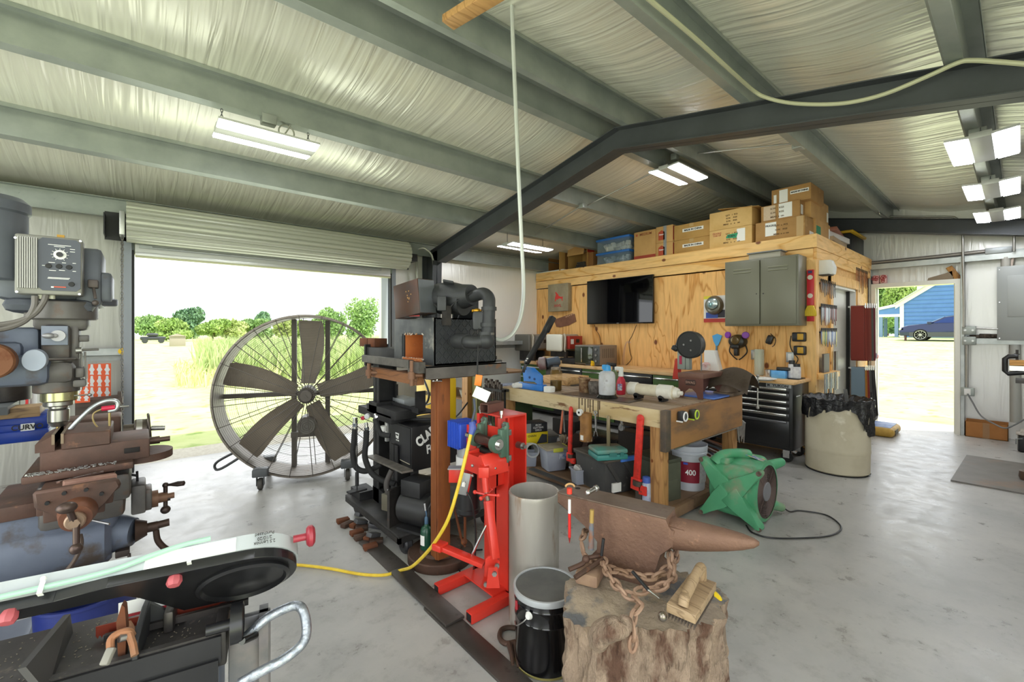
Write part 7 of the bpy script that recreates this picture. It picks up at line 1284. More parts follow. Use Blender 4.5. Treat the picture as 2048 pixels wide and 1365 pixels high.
m=MB(); q=at(1530,512,X=EX-.2); y0=at(1563,510,X=EX-.2).y; y1=at(1500,510,X=EX-.2).y; m.box(EX-.24,EX-.06,y0,y1,zt,zt+.07,.006); single('clear_tray','shallow clear plastic tray on top of the grey wall cabinet','tray',m,M('#b5b0a2',.3,alpha=.8)); m=MB(); m.box(EX-.26,EX-.05,y0-.015,y1+.015,zt+.071,zt+.085,.004); single('tray_lid','grey lid lying on the clear tray above the wall cabinet','lid',m,M('#7d7f80',.4))
# spirit level
r=root('spirit_level','red spirit level hanging on the corner board','level',W(1621,643)); a=at(1613.5,600,X=EX-.06); b=at(1627,600,X=EX-.06); zt=at(1620,540,X=EX-.06).z; zb=at(1620,643,X=EX-.06).z; m=MB(); m.box(EX-.06,EX-.028,b.y,a.y,zb,zt,.002); part(r,'body',m,M('#c42430',.4)); m=MB(); yc=(a.y+b.y)/2
for v in(555,592): z=at(1620,v,X=EX-.06).z; m.cyl((EX-.062,yc,z),(EX-.05,yc,z),.026,n=16)
part(r,'vial',m,M('#d8d2c0',.3)); m=MB(); m.box(EX-.062,EX-.06,yc-.02,yc+.02,zt-.04,zt-.01); part(r,'end_label',m,M('#3a3060',.5))
q=at(1621,622,X=EX-.075); m=MB(); pts=[(-.06,-.06),(.06,-.06),(.055,.0),(.03,.06),(-.03,.06),(-.055,0)]; m.prism(pts,(EX-.085,q.y,q.z),(0,-1,0),Z3,(.02,0,0),b=.006)
for k in range(4): m.bar((EX-.088,q.y-.036+k*.024,q.z-.05),(EX-.088,q.y-.02+k*.013,q.z+.04),.006,.006)
single('yellow_scraper','yellow ribbed hand guard hung over the red level','scraper',m,M('#d8b81e',.45))
# small things hung under the cabinet
r=root('blue_funnel','blue fly swatter shaped brush hanging under the wall','brush',W(1435,735)); m=MB(); o=W(1435,685); m.prism([(W(1435,685).y*0+(o.y-W(u,v).y),W(u,v).z-o.z) for u,v in((1425,672),(1435,668),(1445,672),(1441,683),(1437,692),(1432,692),(1428,683))],(EX-.02,o.y,o.z),(0,-1,0),Z3,(.015,0,0),b=.003); part(r,'head',m,M('#4fa5df',.45)); m=MB(); m.bar(W(1434,692)-X3*.01,W(1432,735)-X3*.01,.02,.012); part(r,'handle',m,M('#4d7fa0',.5))
r=root('respirator','black full face respirator with purple filters hanging on the plywood','respirator',W(1478,722)); c=W(1478,688)
m=MB(); m.lathe([(.105,0),(.11,.03),(.09,.09),(.05,.11),(0,.115)],(EX-.01,c.y,c.z+.03),(-1,0,0),24,sx=1,sy=.8); part(r,'mask',m,M('#2a2a28',.4)); m=MB(); m.lathe([(.07,.085),(.045,.125),(0,.13)],(EX-.01,c.y,c.z+.045),(-1,0,0),20); part(r,'visor',m,M('#6d5a38',.1,.2)); m=MB(); m.box(EX-.14,EX-.05,c.y-.05,c.y+.05,c.z-.06,c.z-.01,.015); m.box(EX-.11,EX-.04,c.y-.025,c.y+.025,c.z-.15,c.z-.05,.01); part(r,'exhale_valve',m,mBLK)
for s in(-1,1):
    m=MB(); q=Vector((EX-.06,c.y+s*.10,c.z+.11)); m.cyl(q,q+Vector((-.03,s*.012,.0)),.042,n=20,bev=.006); part(r,'filter',m,M('#8a3fb0',.45))
m=MB(); 
for s in(-1,1): m.tube(catmull([(EX-.03,c.y+s*.09,c.z-.02),(EX-.03,c.y+s*.105,c.z-.10),(EX-.03,c.y+s*.05,c.z-.17),(EX-.03,c.y+s*.01,c.z-.20)],4),.008,n=6)
part(r,'strap',m,mBLK)
r=root('dust_mask','small black half mask hanging between the respirator and the battery chargers','mask',W(1543,692)); m=MB(); c=W(1541,680); m.bx((EX-.03,c.y,c.z),(.06,.07,.11),Euler((.35,0,0)).to_matrix().to_4x4(),b=.02); part(r,'body',m,mBLK); m=MB(); m.tube(catmull([W(1541,668),W(1551,678),W(1549,690),W(1544,694)],4),.004,n=6); part(r,'strap',m,mBLKM)
for i,(v,l) in enumerate(((674,'upper black and yellow battery charger on the plywood wall'),(701,'lower black and yellow battery charger on the plywood wall'))):
    r=root('battery_charger',l,'charger',W(1598,v+10),0,'battery chargers'); a=at(1583 if i==0 else 1586,v,X=EX-.07);b=at(1611,v,X=EX-.07); z=at(1600,v,X=EX-.07).z; m=MB(); m.box(EX-.07,EX,b.y,a.y,z-.055,z+.05,.015); part(r,'case',m,mBLK); m=MB(); y=b.y+.05; m.box(EX-.08,EX-.07,y-.03,y+.03,z-.035,z+.035,.006); part(r,'yellow_panel',m,M('#c99a26',.45))
m=MB(); m.tube(catmull([W(1582,672),W(1580,690),W(1586,706),W(1596,718),W(1590,730)],4),.005,n=6); m.tube(catmull([W(1611,690),W(1613,715),W(1613,735),W(1614,752)],4),.005,n=6); single('charger_cord','black cords hanging from the battery chargers','cord',m,mBLK)
for u,v,l in((1509,710,'grey wall outlet plate above the glass tube'),(1580,715,'grey wall outlet plate with a plug below the chargers')):
    r=root('outlet',l,'outlet',W(u,v+8)); q=W(u,v); m=MB(); m.box(EX-.012,EX,q.y-.04,q.y+.04,q.z-.06,q.z+.06,.004); part(r,'plate',m,M('#a5a8a6',.35,.5)); m=MB(); m.box(EX-.014,EX-.012,q.y-.02,q.y+.02,q.z-.04,q.z+.04,.001); part(r,'socket',m,mWHITE)
# ---------------------------------------------------------------- rolling tool cabinet
YX0,YX1,YY0,YY1,YZ=5.19,5.72,1.555,2.70,.872
r=root('tool_cabinet','black rolling tool cabinet with chrome drawer pulls and a wood top','cabinet',(5.45,2.1,0))
m=MB(); m.box(YX0,YX1,YY0,YY1,.14,YZ-.035,.004); part(r,'case',m,M('#161617',.35)); m=MB(); m.box(YX0-.02,YX1+.01,YY0-.02,YY1+.01,YZ-.035,YZ,.004); part(r,'wood_top',m,wood('#e9c08a','#d7a463',1,1.5,False))
zz=[(.745,.795),(.665,.74),(.60,.66),(.53,.595),(.455,.525),(.17,.45)]
for k,(z0,z1) in enumerate(zz):
    m=MB(); m.box(YX0-.012,YX0-.001,YY0+.03,YY1-.03,z0,z1,.003); d=part(r,'drawer',m,M('#1a1a1b',.3)); m=MB(); zc_=z1-.012; m.box(YX0-.034,YX0-.012,YY0+.05,YY1-.05,zc_-.016,zc_+.012,.006); part(d,'pull',m,M('#d6d6d4',.22,1)) if k<5 else part(d,'kick_trim',m,M('#77777a',.3,.8))
m=MB(); q=at(1557,770,X=YX0-.014); q.z=.817; m.box(YX0-.020,YX0-.002,q.y-.12,q.y+.12,q.z-.018,q.z+.018); part(r,'name_plate',m,M('#a3a6a8',.4,.2)); lettering(r,'YUKON',.036,(YX0-.021,q.y-.02,q.z),(0,-1,0),Z3,mBLK,1.2,.001); lettering(r,'M',.03,(YX0-.021,q.y+.095,q.z),(0,-1,0),Z3,mBLK,1,.002)
for x,y in((5.27,1.63),(5.64,1.63),(5.27,2.6),(5.64,2.6)):
    m=MB(); m.cyl((x-.02,y,.055),(x+.02,y,.055),.055,n=20,bev=.008); c=part(r,'caster',m,mRUB); m=MB(); m.box(x-.035,x-.025,y-.03,y+.03,.05,.14); m.box(x+.025,x+.035,y-.03,y+.03,.05,.14); m.bx((x+.0,y-.06,.13),(.03,.06,.02),Euler((.5,0,0)).to_matrix().to_4x4()); part(c,'fork',m,mCHROME)
m=MB(); m.box(5.3,5.42,YY0-.004,YY0-.001,.70,.71) ; part(r,'side_label',m,mLBL)
def yt(u,v): return at(u,v,z=YZ)
cylthing('white_plate','round white plate on the wood top of the tool cabinet','plate',yt(1520,760),[(0,0),(.12,0),(.16,.018),(.155,.02),(.11,.008),(0,.006)],mWHITE,36)
c=yt(1510,752); cylthing('glass_tube','tall clear glass jar standing against the plywood by the outlet','jar',Vector((5.66,c.y,YZ)),[(.055,0),(.056,.30),(.05,.31),(.05,.005),(0,.005)],M('#d9e2d0',.05,alpha=.35))
c=yt(1526,756); cylthing('steel_can','shiny small steel can beside the white plate','can',Vector((5.55,c.y,YZ)),[(0,0),(.05,0),(.052,.08),(.045,.08),(.045,.01),(0,.01)],mCHROME)
m=MB(); a=yt(1538,757);b=yt(1577,757); m.box(5.42,5.62,b.y,a.y,YZ,YZ+.085,.004); single('blue_box','light blue glove box on the tool cabinet','box',m,M('#5fa8e6',.5,h2='#7fc0f2',sc=9)); m=MB(); m.bx((5.5,(a.y+b.y)/2-.03,YZ+.105),(.12,.14,.035),Euler((0,0,.3)).to_matrix().to_4x4(),b=.01); single('black_adapter','black power adapter lying on the blue box','adapter',m,mBLK)
for u,h,rr_,l in((1588.5,.19,.036,'taller white bottle with a black cap on the tool cabinet'),(1600.5,.155,.042,'shorter wide white bottle with a black cap beside the taller one')):
    c=yt(u,757); c=Vector((5.5,c.y,YZ+.012)); r=root('white_bottle',l,'bottle',c); m=MB(); m.lathe([(0,0),(rr_,0),(rr_,h*.78),(rr_*.8,h*.8)],c,n=20); part(r,'body',m,M('#dedede',.4,h2='#c9c6ca',sc=30)); m=MB(); m.lathe([(0,h*.79),(rr_*.85,h*.79),(rr_*.85,h),(0,h)],c,n=18); part(r,'cap',m,mBLK)
m=MB(); a=yt(1580,758);b=yt(1616,758); m.box(5.40,5.62,b.y+.02,a.y,YZ,YZ+.012,.004); single('black_tray','flat black tray under the two white bottles','tray',m,mBLK)
m=MB(); q=at(1424,738,z=.9); 
# ---------------------------------------------------------------- long back bench with drawers along the plywood
LX0,LX1,LY0,LY1=5.12,5.73,2.74,5.75; LZ=.872
r=root('drawer_bench','long back workbench with a pale wood top over green and black drawers','workbench',(5.4,4.2,0)); m=MB(); m.box(LX0-.02,LX1,LY0,LY1,LZ-.04,LZ,.004); part(r,'top',m,wood('#e6bf8a','#d2a062',1,1.4,False)); m=MB(); m.box(LX0+.02,LX1,LY0+.02,LY1,.06,LZ-.04); part(r,'carcass',m,mBLK)
ys=[LY0+.02,3.15,3.75,4.35,4.95,LY1]
for k,(a_,b_) in enumerate(zip(ys,ys[1:])):
    for z0,z1 in((.66,.825),(.42,.65),(.1,.41)):
        m=MB(); m.box(LX0,LX0+.02,a_+.006,b_-.006,z0,z1,.003); d=part(r,'drawer',m,M('#4a6b2f',.45) if k%2==0 else M('#1c1c1d',.4)); m=MB(); m.box(LX0-.02,LX0,a_+.02,b_-.02,z1-.05,z1-.03,.004); part(d,'pull',m,mCHROME)
def lt(u,v): return at(u,v,z=LZ)
r=root('toaster_oven','grey toaster oven with a glass door and three knobs on the back bench','oven',(5.45,lt(1190,735).y,LZ)); TXF=5.22; a=at(1150,715,X=TXF); b=at(1200,715,X=TXF); m=MB(); zt=at(1176,691,X=TXF).z; m.box(TXF,TXF+.42,b.y,a.y,LZ+.015,zt,.008); part(r,'case',m,M('#8d8780',.35,.4)); m=MB(); m.box(TXF-.012,TXF-.001,b.y+.13,a.y-.008,LZ+.03,zt-.02,.003); part(r,'door',m,M('#3d4134',.08,.1)); m=MB(); y=a.y-(a.y-b.y)*.32; m.cyl((TXF-.03,y,LZ+.05),(TXF-.03,y,zt-.04),.008,n=8); part(r,'handle',m,mCHROME); m=MB(); m.box(TXF-.008,TXF-.001,b.y+.005,b.y+.12,LZ+.02,zt-.01,.002); part(r,'control_panel',m,M('#4d4d4b',.4)); 
for k in range(3):
    m=MB(); z=LZ+.08+k*(zt-LZ-.14)/2; m.cyl((TXF-.03,b.y+.06,z),(TXF-.008,b.y+.06,z),.02,n=16); part(r,'knob',m,mCHROME)
m=MB()
for k in range(7): m.box(TXF+.06+k*.045,TXF+.075+k*.045,b.y-.002,b.y,LZ+.12,zt-.05)
part(r,'side_vent',m,M('#5d5953',.5))
def kiln(u0,u1,v0,v1,X,label,cf,cc,red):
    r=root('knife_kiln',label,'kiln',(X+.25,(at(u0,690,X=X).y+at(u1,690,X=X).y)/2,LZ)); a=at(u0,690,X=X); b=at(u1,690,X=X); zt=at((u0+u1)/2,v0,X=X).z; zb=at((u0+u1)/2,v1,X=X).z
    m=MB(); m.box(X,X+.06,b.y,a.y,zb,zt,.035,seg=3); part(r,'door',m,M(cf,.5)); m=MB(); m.box(X+.065,X+.46,b.y+.01,a.y-.01,zb+.01,zt-.0,.03); part(r,'shell',m,M(cc,.5,h2='#a39684',sc=5)); m=MB(); m.tube(catmull([(X+.08,b.y+.005,zt+.01),(X+.09,b.y-.01,zt-.06),(X+.075,b.y-.012,zb+.05),(X+.10,b.y,zb)],5),.012,n=8); part(r,'door_spring',m,M('#cfc5b2',.5))
    m=MB(); m.box(X+.12,X+.16,b.y-.005,a.y,LZ,zb); m.box(X+.36,X+.40,b.y-.005,a.y,LZ,zb); part(r,'stand',m,mDKST)
    m=MB(); y=b.y; m.box(X+.14,X+.46,y-.06,y+.008,zb+.04,zt-.03,.004); cb=part(r,'control_box',m,M(red,.45)); m=MB(); m.box(X+.17,X+.24,y-.062,y-.06,zb+.12,zb+.2); part(cb,'display',m,mWHITE); m=MB(); m.box(X+.30,X+.38,y-.062,y-.06,zb+.14,zb+.2); part(cb,'warning_plate',m,mBLK)
kiln(1018,1058,669,702,5.2,'dark grey knife kiln with a rounded door at the left of the back bench','#66635a','#8d8570','#77736c'); kiln(1091,1122,669,703,5.2,'knife kiln with a white door and red control box on the back bench','#e2dfcf','#a5957c','#a83328')
m=MB(); q=lt(1020,735); m.box(5.15,5.6,q.y,q.y+.45,LZ,LZ+.05,.003); m.box(5.2,5.6,q.y+.05,q.y+.42,LZ+.05,LZ+.10,.003); single('timber_offcuts','short pale timber boards stacked at the left end of the back bench','board',m,wood('#d5b98e','#b3946a',1,2,False))
m=MB(); q=lt(1140,735); m.box(5.22,5.4,q.y-.12,q.y+.08,LZ,LZ+.05,.01); single('grey_tool','grey hand tool lying under the red kiln box','tool',m,mDGREY); m=MB(); q=lt(1152,735); m.cyl((5.2,q.y,LZ+.04),(5.26,q.y-.03,LZ+.04),.04,n=16); single('yellow_grinder','yellow round tool end beside the toaster oven','tool',m,mYEL)
m=MB(); q=lt(1058,735); m.box(5.22,5.6,q.y-.1,q.y+.25,LZ,LZ+.09,.02); single('black_bag','black bag lying under the dark grey kiln','bag',m,M('#1a1a1a',.6,bump=.5))
m=MB(); a=at(1408,745,X=5.3); q=at(1408,740,X=5.3); b=at(1441,740,X=5.3); zt=at(1410,701,X=5.3).z
m.prism([(q.y,LZ),(b.y,LZ),(at(1428,705,X=5.3).y,zt),(q.y,zt)],(5.3,0,0),Y3,Z3,(.10,0,0),b=.004); single('white_funnel','white angled sheet metal box standing behind the brown saw table','container',m,mWHITE); m=MB(); q=at(1412,735,X=5.22); m.lathe([(0,0),(.05,0),(.05,.13),(.03,.15),(0,.15)],(5.22,q.y,LZ),n=18); single('white_jug','small white jug with red print in front of the white angled box','jug',m,M('#e6ddd8',.5,h2='#c98a84',sc=14))
# ---------------------------------------------------------------- boxes on top of the timber room
def crate(name,label,cat,u0,u1,vt,X,z0,dep,mat,group='boxes on the timber room',h=None):
    a=at(u0,480,X=X); b=at(u1,480,X=X); zt=z0+h if h else at((u0+u1)/2,vt,X=X).z
    r=root(name,label,cat,(X+dep/2,(a.y+b.y)/2,z0),0,group); m=MB(); m.box(X,X+dep,b.y,a.y,z0,zt,.006); part(r,'carton',m,mat); r['_d']=0; del r['_d']; return r,X,b.y,a.y,z0,zt
def seam(r,X,y0,y1,z0,z1,tape=True):
    m=MB(); ym=(y0+y1)/2; m.box(X-.0015,X,ym-.03,ym+.03,z0,z1) if tape else None; part(r,'tape',m,mTAPE)
def plate(r,X,y,z,w,h,mat,nm='label'): m=MB(); m.box(X-.002,X-.0005,y-w/2,y+w/2,z-h/2,z+h/2); return part(r,nm,m,mat)
def txt(r,s,size,X,y,z,mat,wid=1,bold=.0008): return lettering(r,s,size,(X-.003,y,z),(0,-1,0),Z3,mat,wid,bold)
E0=EZ+.001
# open boxes left
def openbox(name,label,u0,u1,vt,X,dep,mat):
    a=at(u0,520,X=X); b=at(u1,520,X=X); zt=at((u0+u1)/2,vt,X=X).z; r=root(name,label,'box',(X+dep/2,(a.y+b.y)/2,E0),0,'boxes on the timber room'); m=MB()
    m.box(X,X+dep,b.y,b.y+.006,E0,zt); m.box(X,X+dep,a.y-.006,a.y,E0,zt); m.box(X+dep-.006,X+dep,b.y,a.y,E0,zt); m.box(X,X+dep,b.y,a.y,zt-.006,zt); m.box(X,X+dep,b.y,a.y,E0,E0+.006); part(r,'carton',m,mat); return r,X,b.y,a.y,zt
r,X,y0,y1,zt=openbox('open_box','open brown box with a dark inside at the far left end of the timber room',1097,1130,500,5.88,.4,M('#8d6233',.8)); m=MB(); m.box(X-.15,X,y0,y0+.006,E0,zt-.03); part(r,'flap',m,mCARDD)
r,X,y0,y1,zt=openbox('tube_box','open brown box full of short grey tubes right of the dark open box',1136,1174,494,5.86,.4,mCARDD); m=MB(); m.bx((X-.02,(y0+y1)/2+.02,zt-.07),(.008,(y1-y0)*.86,.16),Euler((0,.2,0)).to_matrix().to_4x4()); part(r,'flap',m,mCARD); m=MB(); m.box(X+.01,X+.2,y0-.002,y0,zt-.12,zt-.03); part(r,'red_label',m,M('#b3342c',.5)); 
k=0
for i in range(3):
    for j in range(6-i):
        m=MB(); yy=y0+.05+j*.045+i*.022; zz=E0+.03+i*.04; m.lathe([(.012,-.1),(.02,-.1),(.02,.1),(.012,.1),(.012,-.1)],(X+.12,yy,zz),(1,0,0),10); single('short_tube','short grey tube in the open brown box','tube',m,M('#5d5952',.5,.4),'tubes in the open box')
m=MB(); a=at(1080,548,X=5.84); b=at(1133,540,X=5.84); m.box(5.76,5.84,b.y,a.y,E0,E0+.025,.004); single('white_tray','flat white lid lying at the front left edge of the timber room top','lid',m,mWHITE)
m=MB(); a=at(1175,480,X=5.95);b=at(1190,480,X=5.95); m.box(5.9,6.3,b.y,a.y,E0,E0+.27,.004); single('brown_box','narrow brown box with a red label between the tube box and the clear bins','box',m,M('#8a5f34',.8))
def bin_(u0,u1,vt,X,z0,lab,inside,h=None):
    a=at(u0,500,X=X); b=at(u1,500,X=X); zt=z0+h if h else at((u0+u1)/2,vt,X=X).z; r=root('clear_bin',lab,'bin',(X+.2,(a.y+b.y)/2,z0),0,'clear bins with blue lids'); m=MB(); m.box(X,X+.42,b.y,a.y,z0,zt-.03,.012); part(r,'tub',m,M('#a9bcc8',.12,alpha=.32)); m=MB(); m.box(X-.015,X+.435,b.y-.015,a.y+.015,zt-.035,zt,.008); part(r,'lid',m,M('#2f6fc0',.4)); rg=random.Random(int(u0+vt)); m=MB()
    for k in range(26): m.bx((X+.03+rg.random()*.3,b.y+.05+rg.random()*(a.y-b.y-.1),z0+.04+rg.random()*(zt-z0-.13)),(.08,rg.uniform(.05,.16),rg.uniform(.03,.08)),Euler((rg.uniform(0,3),rg.uniform(0,3),rg.uniform(0,3))).to_matrix().to_4x4(),b=.015)
    part(r,'contents',m,inside); return zt
z1=bin_(1194,1258,0,5.80,E0,'lower clear bin with a blue lid and mixed wrapped goods',M('#5f6f7c',.6,h2='#b9c2c6',sc=6,h3='#b0304a',sc3=8),.20); bin_(1194,1258,0,5.80,z1+.001,'upper clear bin with a blue lid full of white cloth',M('#d8d6cc',.7,h2='#b9b8ae',sc=6),.225)
r,X,y0,y1,z0,zt=crate('moving_box','plain moving box printed MEDIUM beside the clear bins','box',1268,1311,462,5.80,E0,.4,mCARD); txt(r,'MEDIUM',.055,X,(y0+y1)/2-.02,zt-.05,M('#9c5a38',.7)); plate(r,X,(y0+y1)/2,z0+.035,(y1-y0),.05,M('#a3412f',.7),'red_band'); plate(r,X,y1-.05,zt-.05,.03,.03,M('#b85a3c',.7),'square_mark')
zc1=None
for i,(l) in enumerate(('lower small moving box with an orange house mark and grey tape','upper small moving box with an orange house mark and grey tape')):
    z=E0 if i==0 else zc1+.001; r,X,y0,y1,z0,zt=crate('small_moving_box',l,'box',1312,1346,434,5.81,z,.36,mCARD,'boxes on the timber room',.205 if i==0 else .24); zc1=zt; m=MB(); yy=y1-.09; m.prism([(-.05,-.07),(.05,-.07),(.05,.045),(0,.075),(-.05,.045)],(X-.002,yy,(z0+zt)/2-.01),(0,-1,0),Z3,(.001,0,0)); part(r,'house_mark',m,M('#b34a2e',.6)); txt(r,'Home',.03,X,yy,(z0+zt)/2,mTXTW); plate(r,X,(y0+y1)/2-.01,(z0+zt)/2,.05,zt-z0,mGREY,'duct_tape'); m=MB(); m.box(X,X+.3,y0-.002,y0,z0+.02,zt-.02); part(r,'red_side',m,M('#9c3428',.6))
z=E0
for i,l in enumerate(('lower long box labelled MADE IN CHINA left of the tan pair','upper long box labelled MADE IN CHINA left of the tan pair')):
    r,X,y0,y1,z0,zt=crate('long_box',l,'box',1348,1420,0,5.82,z,.45,mCARDD,'boxes on the timber room',.20 if i==0 else .215); z=zt+.001; ym=(y0+y1)/2-.02; plate(r,X,ym,zt-.09,.30,.045,mLBL); txt(r,'MADE IN CHINA',.034,X,ym,zt-.09,mTXT,1,.0015); seam(r,X+.0005,y0,y1,zt-.05,zt)
z=E0
for i,l in enumerate(('lower tan carton with a green mark and a white label','upper tan carton with only printed symbols')):
    r,X,y0,y1,z0,zt=crate('tan_carton',l,'box',1419,1504,0,5.76,z,.45,mCARDL,'boxes on the timber room',.235); z=zt+.001; 
    for j in range(4): txt(r,('QTY   1  PCS','N.W.    KGS','G.W.    KGS','MEAS    x    x    cm')[j],.026,X,(y0+y1)/2-.02,zt-.07-j*.037,M('#6d5232',.8))
    if i==0:
        m=MB(); m.prism([(-.07,-.02),(.06,-.03),(.08,.03),(-.05,.025)],(X-.004,(y0+y1)/2-.02,z0+.13),(0,-1,0),Z3,(.001,0,0)); part(r,'green_tape',m,M('#1f9a6a',.5)); txt(r,'EDEN',.036,X-.002,(y0+y1)/2-.02,z0+.13,mTXT); plate(r,X,y0+.13,z0+.13,.10,.16,mLBL); txt(r,'FRAGILE\nTHIS UP',.03,X,y1-.1,zt-.06,M('#b5674a',.7))
        m=MB(); m.bx((5.9,(y0+y1)/2-.1,z+.24),(.3,.5,.006),Euler((.12,0,0)).to_matrix().to_4x4()) 
        part(r,'inner_sheet',m,mCARDD)
z=E0
bigs=[(1511,1610,.235,5.755,'largest lower brown carton at the corner of the timber room'),(1522,1600,.20,5.80,'clear taped brown carton in the middle of the corner stack'),(1543,1622,.19,5.86,'top brown carton of the corner stack labelled MADE IN CHINA')]
for i,(u0,u1,h,X,l) in enumerate(bigs):
    r,X,y0,y1,z0,zt=crate('brown_carton',l,'box',u0,u1,0,X,z,.5,M('#b08650',.75,h2='#a57b46',sc=4,h3='#c29a62',sc3=6),'boxes on the timber room',h); z=zt+.001
    ym=(y0+y1)/2
    if i==0: plate(r,X,y1-.17,zt-.10,.12,.16,mLBL); txt(r,'FRAGILE',.03,X-.001,y1-.17,zt-.06,mTXT); plate(r,X+.0,y0+.05,(z0+zt)/2,.07,zt-z0,mTAPE,'tape'); [txt(r,t,.026,X,ym-.02,zt-.07-j*.05,M('#6d5232',.8)) for j,t in enumerate(('QTY  x  PCS','N.W.   KGS','MEAS  x  x  cm'))]
    if i==1: plate(r,X,y0+.15,(z0+zt)/2+.01,.14,.17,mLBL); [txt(r,t,.028,X,ym+.03,zt-.05-j*.05,M('#5d4528',.8)) for j,t in enumerate(('N.W.    KGS','G.W.    KGS','MEAS  x  cm'))]; m=MB(); m.box(X-.003,X-.0005,y1-.16,y1-.03,z0+.02,zt-.01); part(r,'clear_tape',m,M('#c9b08d',.15,bump=.6)); m=MB(); m.box(X+.03,X+.10,y0-.002,y0,z0+.04,z0+.15); part(r,'label',m,mLBL)
    if i==2: plate(r,X,y1-.13,(z0+zt)/2,.09,.15,mLBL); plate(r,X,y0+.115,zt-.075,.19,.04,mLBL); txt(r,'MADE IN CHINA',.0235,X-.001,y0+.115,zt-.075,mTXT,1,.0012); plate(r,X,y1-.04,(z0+zt)/2-.02,.03,.1,mLBL)
    if i==0: m=MB(); m.box(X+.16,X+.32,y0-.002,y0,z0+.03,z0+.08); part(r,'side_label',m,mLBL)
def sbox(u0,u1,Y,z0,h,dep,name,label,cat,mat):
    a=at(u0,480,Y=Y); b=at(u1,480,Y=Y); r=root(name,label,cat,((a.x+b.x)/2,Y+dep/2,z0),0,'boxes on the timber room'); m=MB(); m.box(a.x,b.x,Y,Y+dep,z0,z0+h,.005); part(r,'carton',m,mat); return r,a.x,b.x,z0,z0+h
r,x0,x1,z0,z1=sbox(1631,1660,1.58,E0,.25,.4,'side_carton','lower carton with a green mark on the side edge of the timber room','box',mCARD); m=MB(); m.box(x0+.03,x0+.2,1.578,1.58,z0+.05,z0+.17); part(r,'green_tape',m,M('#1f8a62',.5)); m=MB(); m.box(x1-.06,x1-.01,1.578,1.58,z0+.02,z0+.2); part(r,'label',m,mLBL)
r,x0,x1,z0,z2=sbox(1622,1657,1.60,z1+.001,.26,.4,'side_carton','upper brown carton on the side edge of the timber room','box',mCARD); m=MB(); m.box(x1-.08,x1-.02,1.598,1.60,z0+.04,z0+.16); part(r,'label',m,mLBL)
for i,(h,c,l,rz) in enumerate(((.06,'#cfc6b8','lowest paper bundle behind the side cartons',0),(.055,'#b39a7a','middle paper bundle behind the side cartons',.05),(.07,'#d9d5d2','plastic wrapped paper bundle behind the side cartons',-.04),(.05,'#8d5340','red brown folder on top of the paper bundles',.12))):
    z0=E0 if i==0 else zz_; m=MB(); a=at(1662,480,Y=1.56); b=at(1698,480,Y=1.56); m.bx(((a.x+b.x)/2,1.72,z0+h/2),(b.x-a.x-.03*i,.32,h),Euler((0,0,rz)).to_matrix().to_4x4(),b=.004); zz_=z0+h+.001; single('paper_bundle',l,'paper',m,M(c,.5),'boxes on the timber room')
a=at(1702,500,Y=1.6); b=at(1728,500,Y=1.6); r=root('black_tote','black storage tote with a yellow lid at the far end of the timber room top','tote',((a.x+b.x)/2,1.8,E0)); m=MB(); m.box(a.x,b.x,1.60,1.95,E0,E0+.34,.02); part(r,'tub',m,M('#1c1c1d',.5)); m=MB(); m.box(a.x-.03,b.x+.03,1.57,1.98,E0+.34,E0+.375,.01); part(r,'lid',m,M('#e0b321',.45))
# ---------------------------------------------------------------- side wall of the timber room
def S(u,v,o=0): return at(u,v,Y=EY-.004-o)
a=S(1638,520,.14); b=S(1675,520,.14); r=root('wall_heater','white angled wall unit high on the side of the timber room','heater',((a.x+b.x)/2,EY-.07,S(1655,548).z)); zt=at(1640,509,Y=EY-.0).z; m=MB(); x0=at(1638,530,Y=EY).x; x1=at(1666,540,Y=EY-.16).x; z0_=at(1666,548,Y=EY-.16).z; m.prism([(0,0),(-.16,0),(-.17,.08),(-.14,.16),(0,.17)],(x0,EY,z0_),Y3,Z3,(x1-x0,0,0),b=.004); part(r,'case',m,M('#dcdcd6',.45)); m=MB(); m.box(x0+.05,x1-.03,EY-.13,EY-.02,z0_-.004,z0_+.001); part(r,'vent',m,mBLK)
def rack(u0,u1,vt,vb,n,label,group,cols,seed,rackl):
    rg=random.Random(seed); z=at((u0+u1)/2,vt,Y=EY-.03).z; x0=at(u0,vt,Y=EY-.03).x; x1=at(u1,vt,Y=EY-.03).x
    m=MB(); m.bar((x0-.02,EY-.02,z),(x1+.02,EY-.02,z),.012,.02); single('magnet_strip',rackl,'rack',m,mBLK)
    L=z-at((u0+u1)/2,vb,Y=EY-.03).z
    for i in range(n):
        x=x0+(x1-x0)*(i+.5)/n; l=L*rg.uniform(.6,1.0); r=root('hand_file',label,'file',(x,EY-.03,z-l),0,group); w=rg.uniform(.012,.022)
        m=MB(); m.prism([(-w,.02),(w,.02),(w*.8,-l*.6),(0,-l)  if rg.random()<.6 else (w*.5,-l),(-w*.8,-l*.6)],(x,EY-.036,z),X3,Z3,(0,.006,0)); part(r,'blade',m,M(rg.choice(cols),.4,.4))
        m=MB(); m.bar((x,EY-.034,z+.005),(x,EY-.034,z+.05),.012,.012); part(r,'tang',m,mDKST)
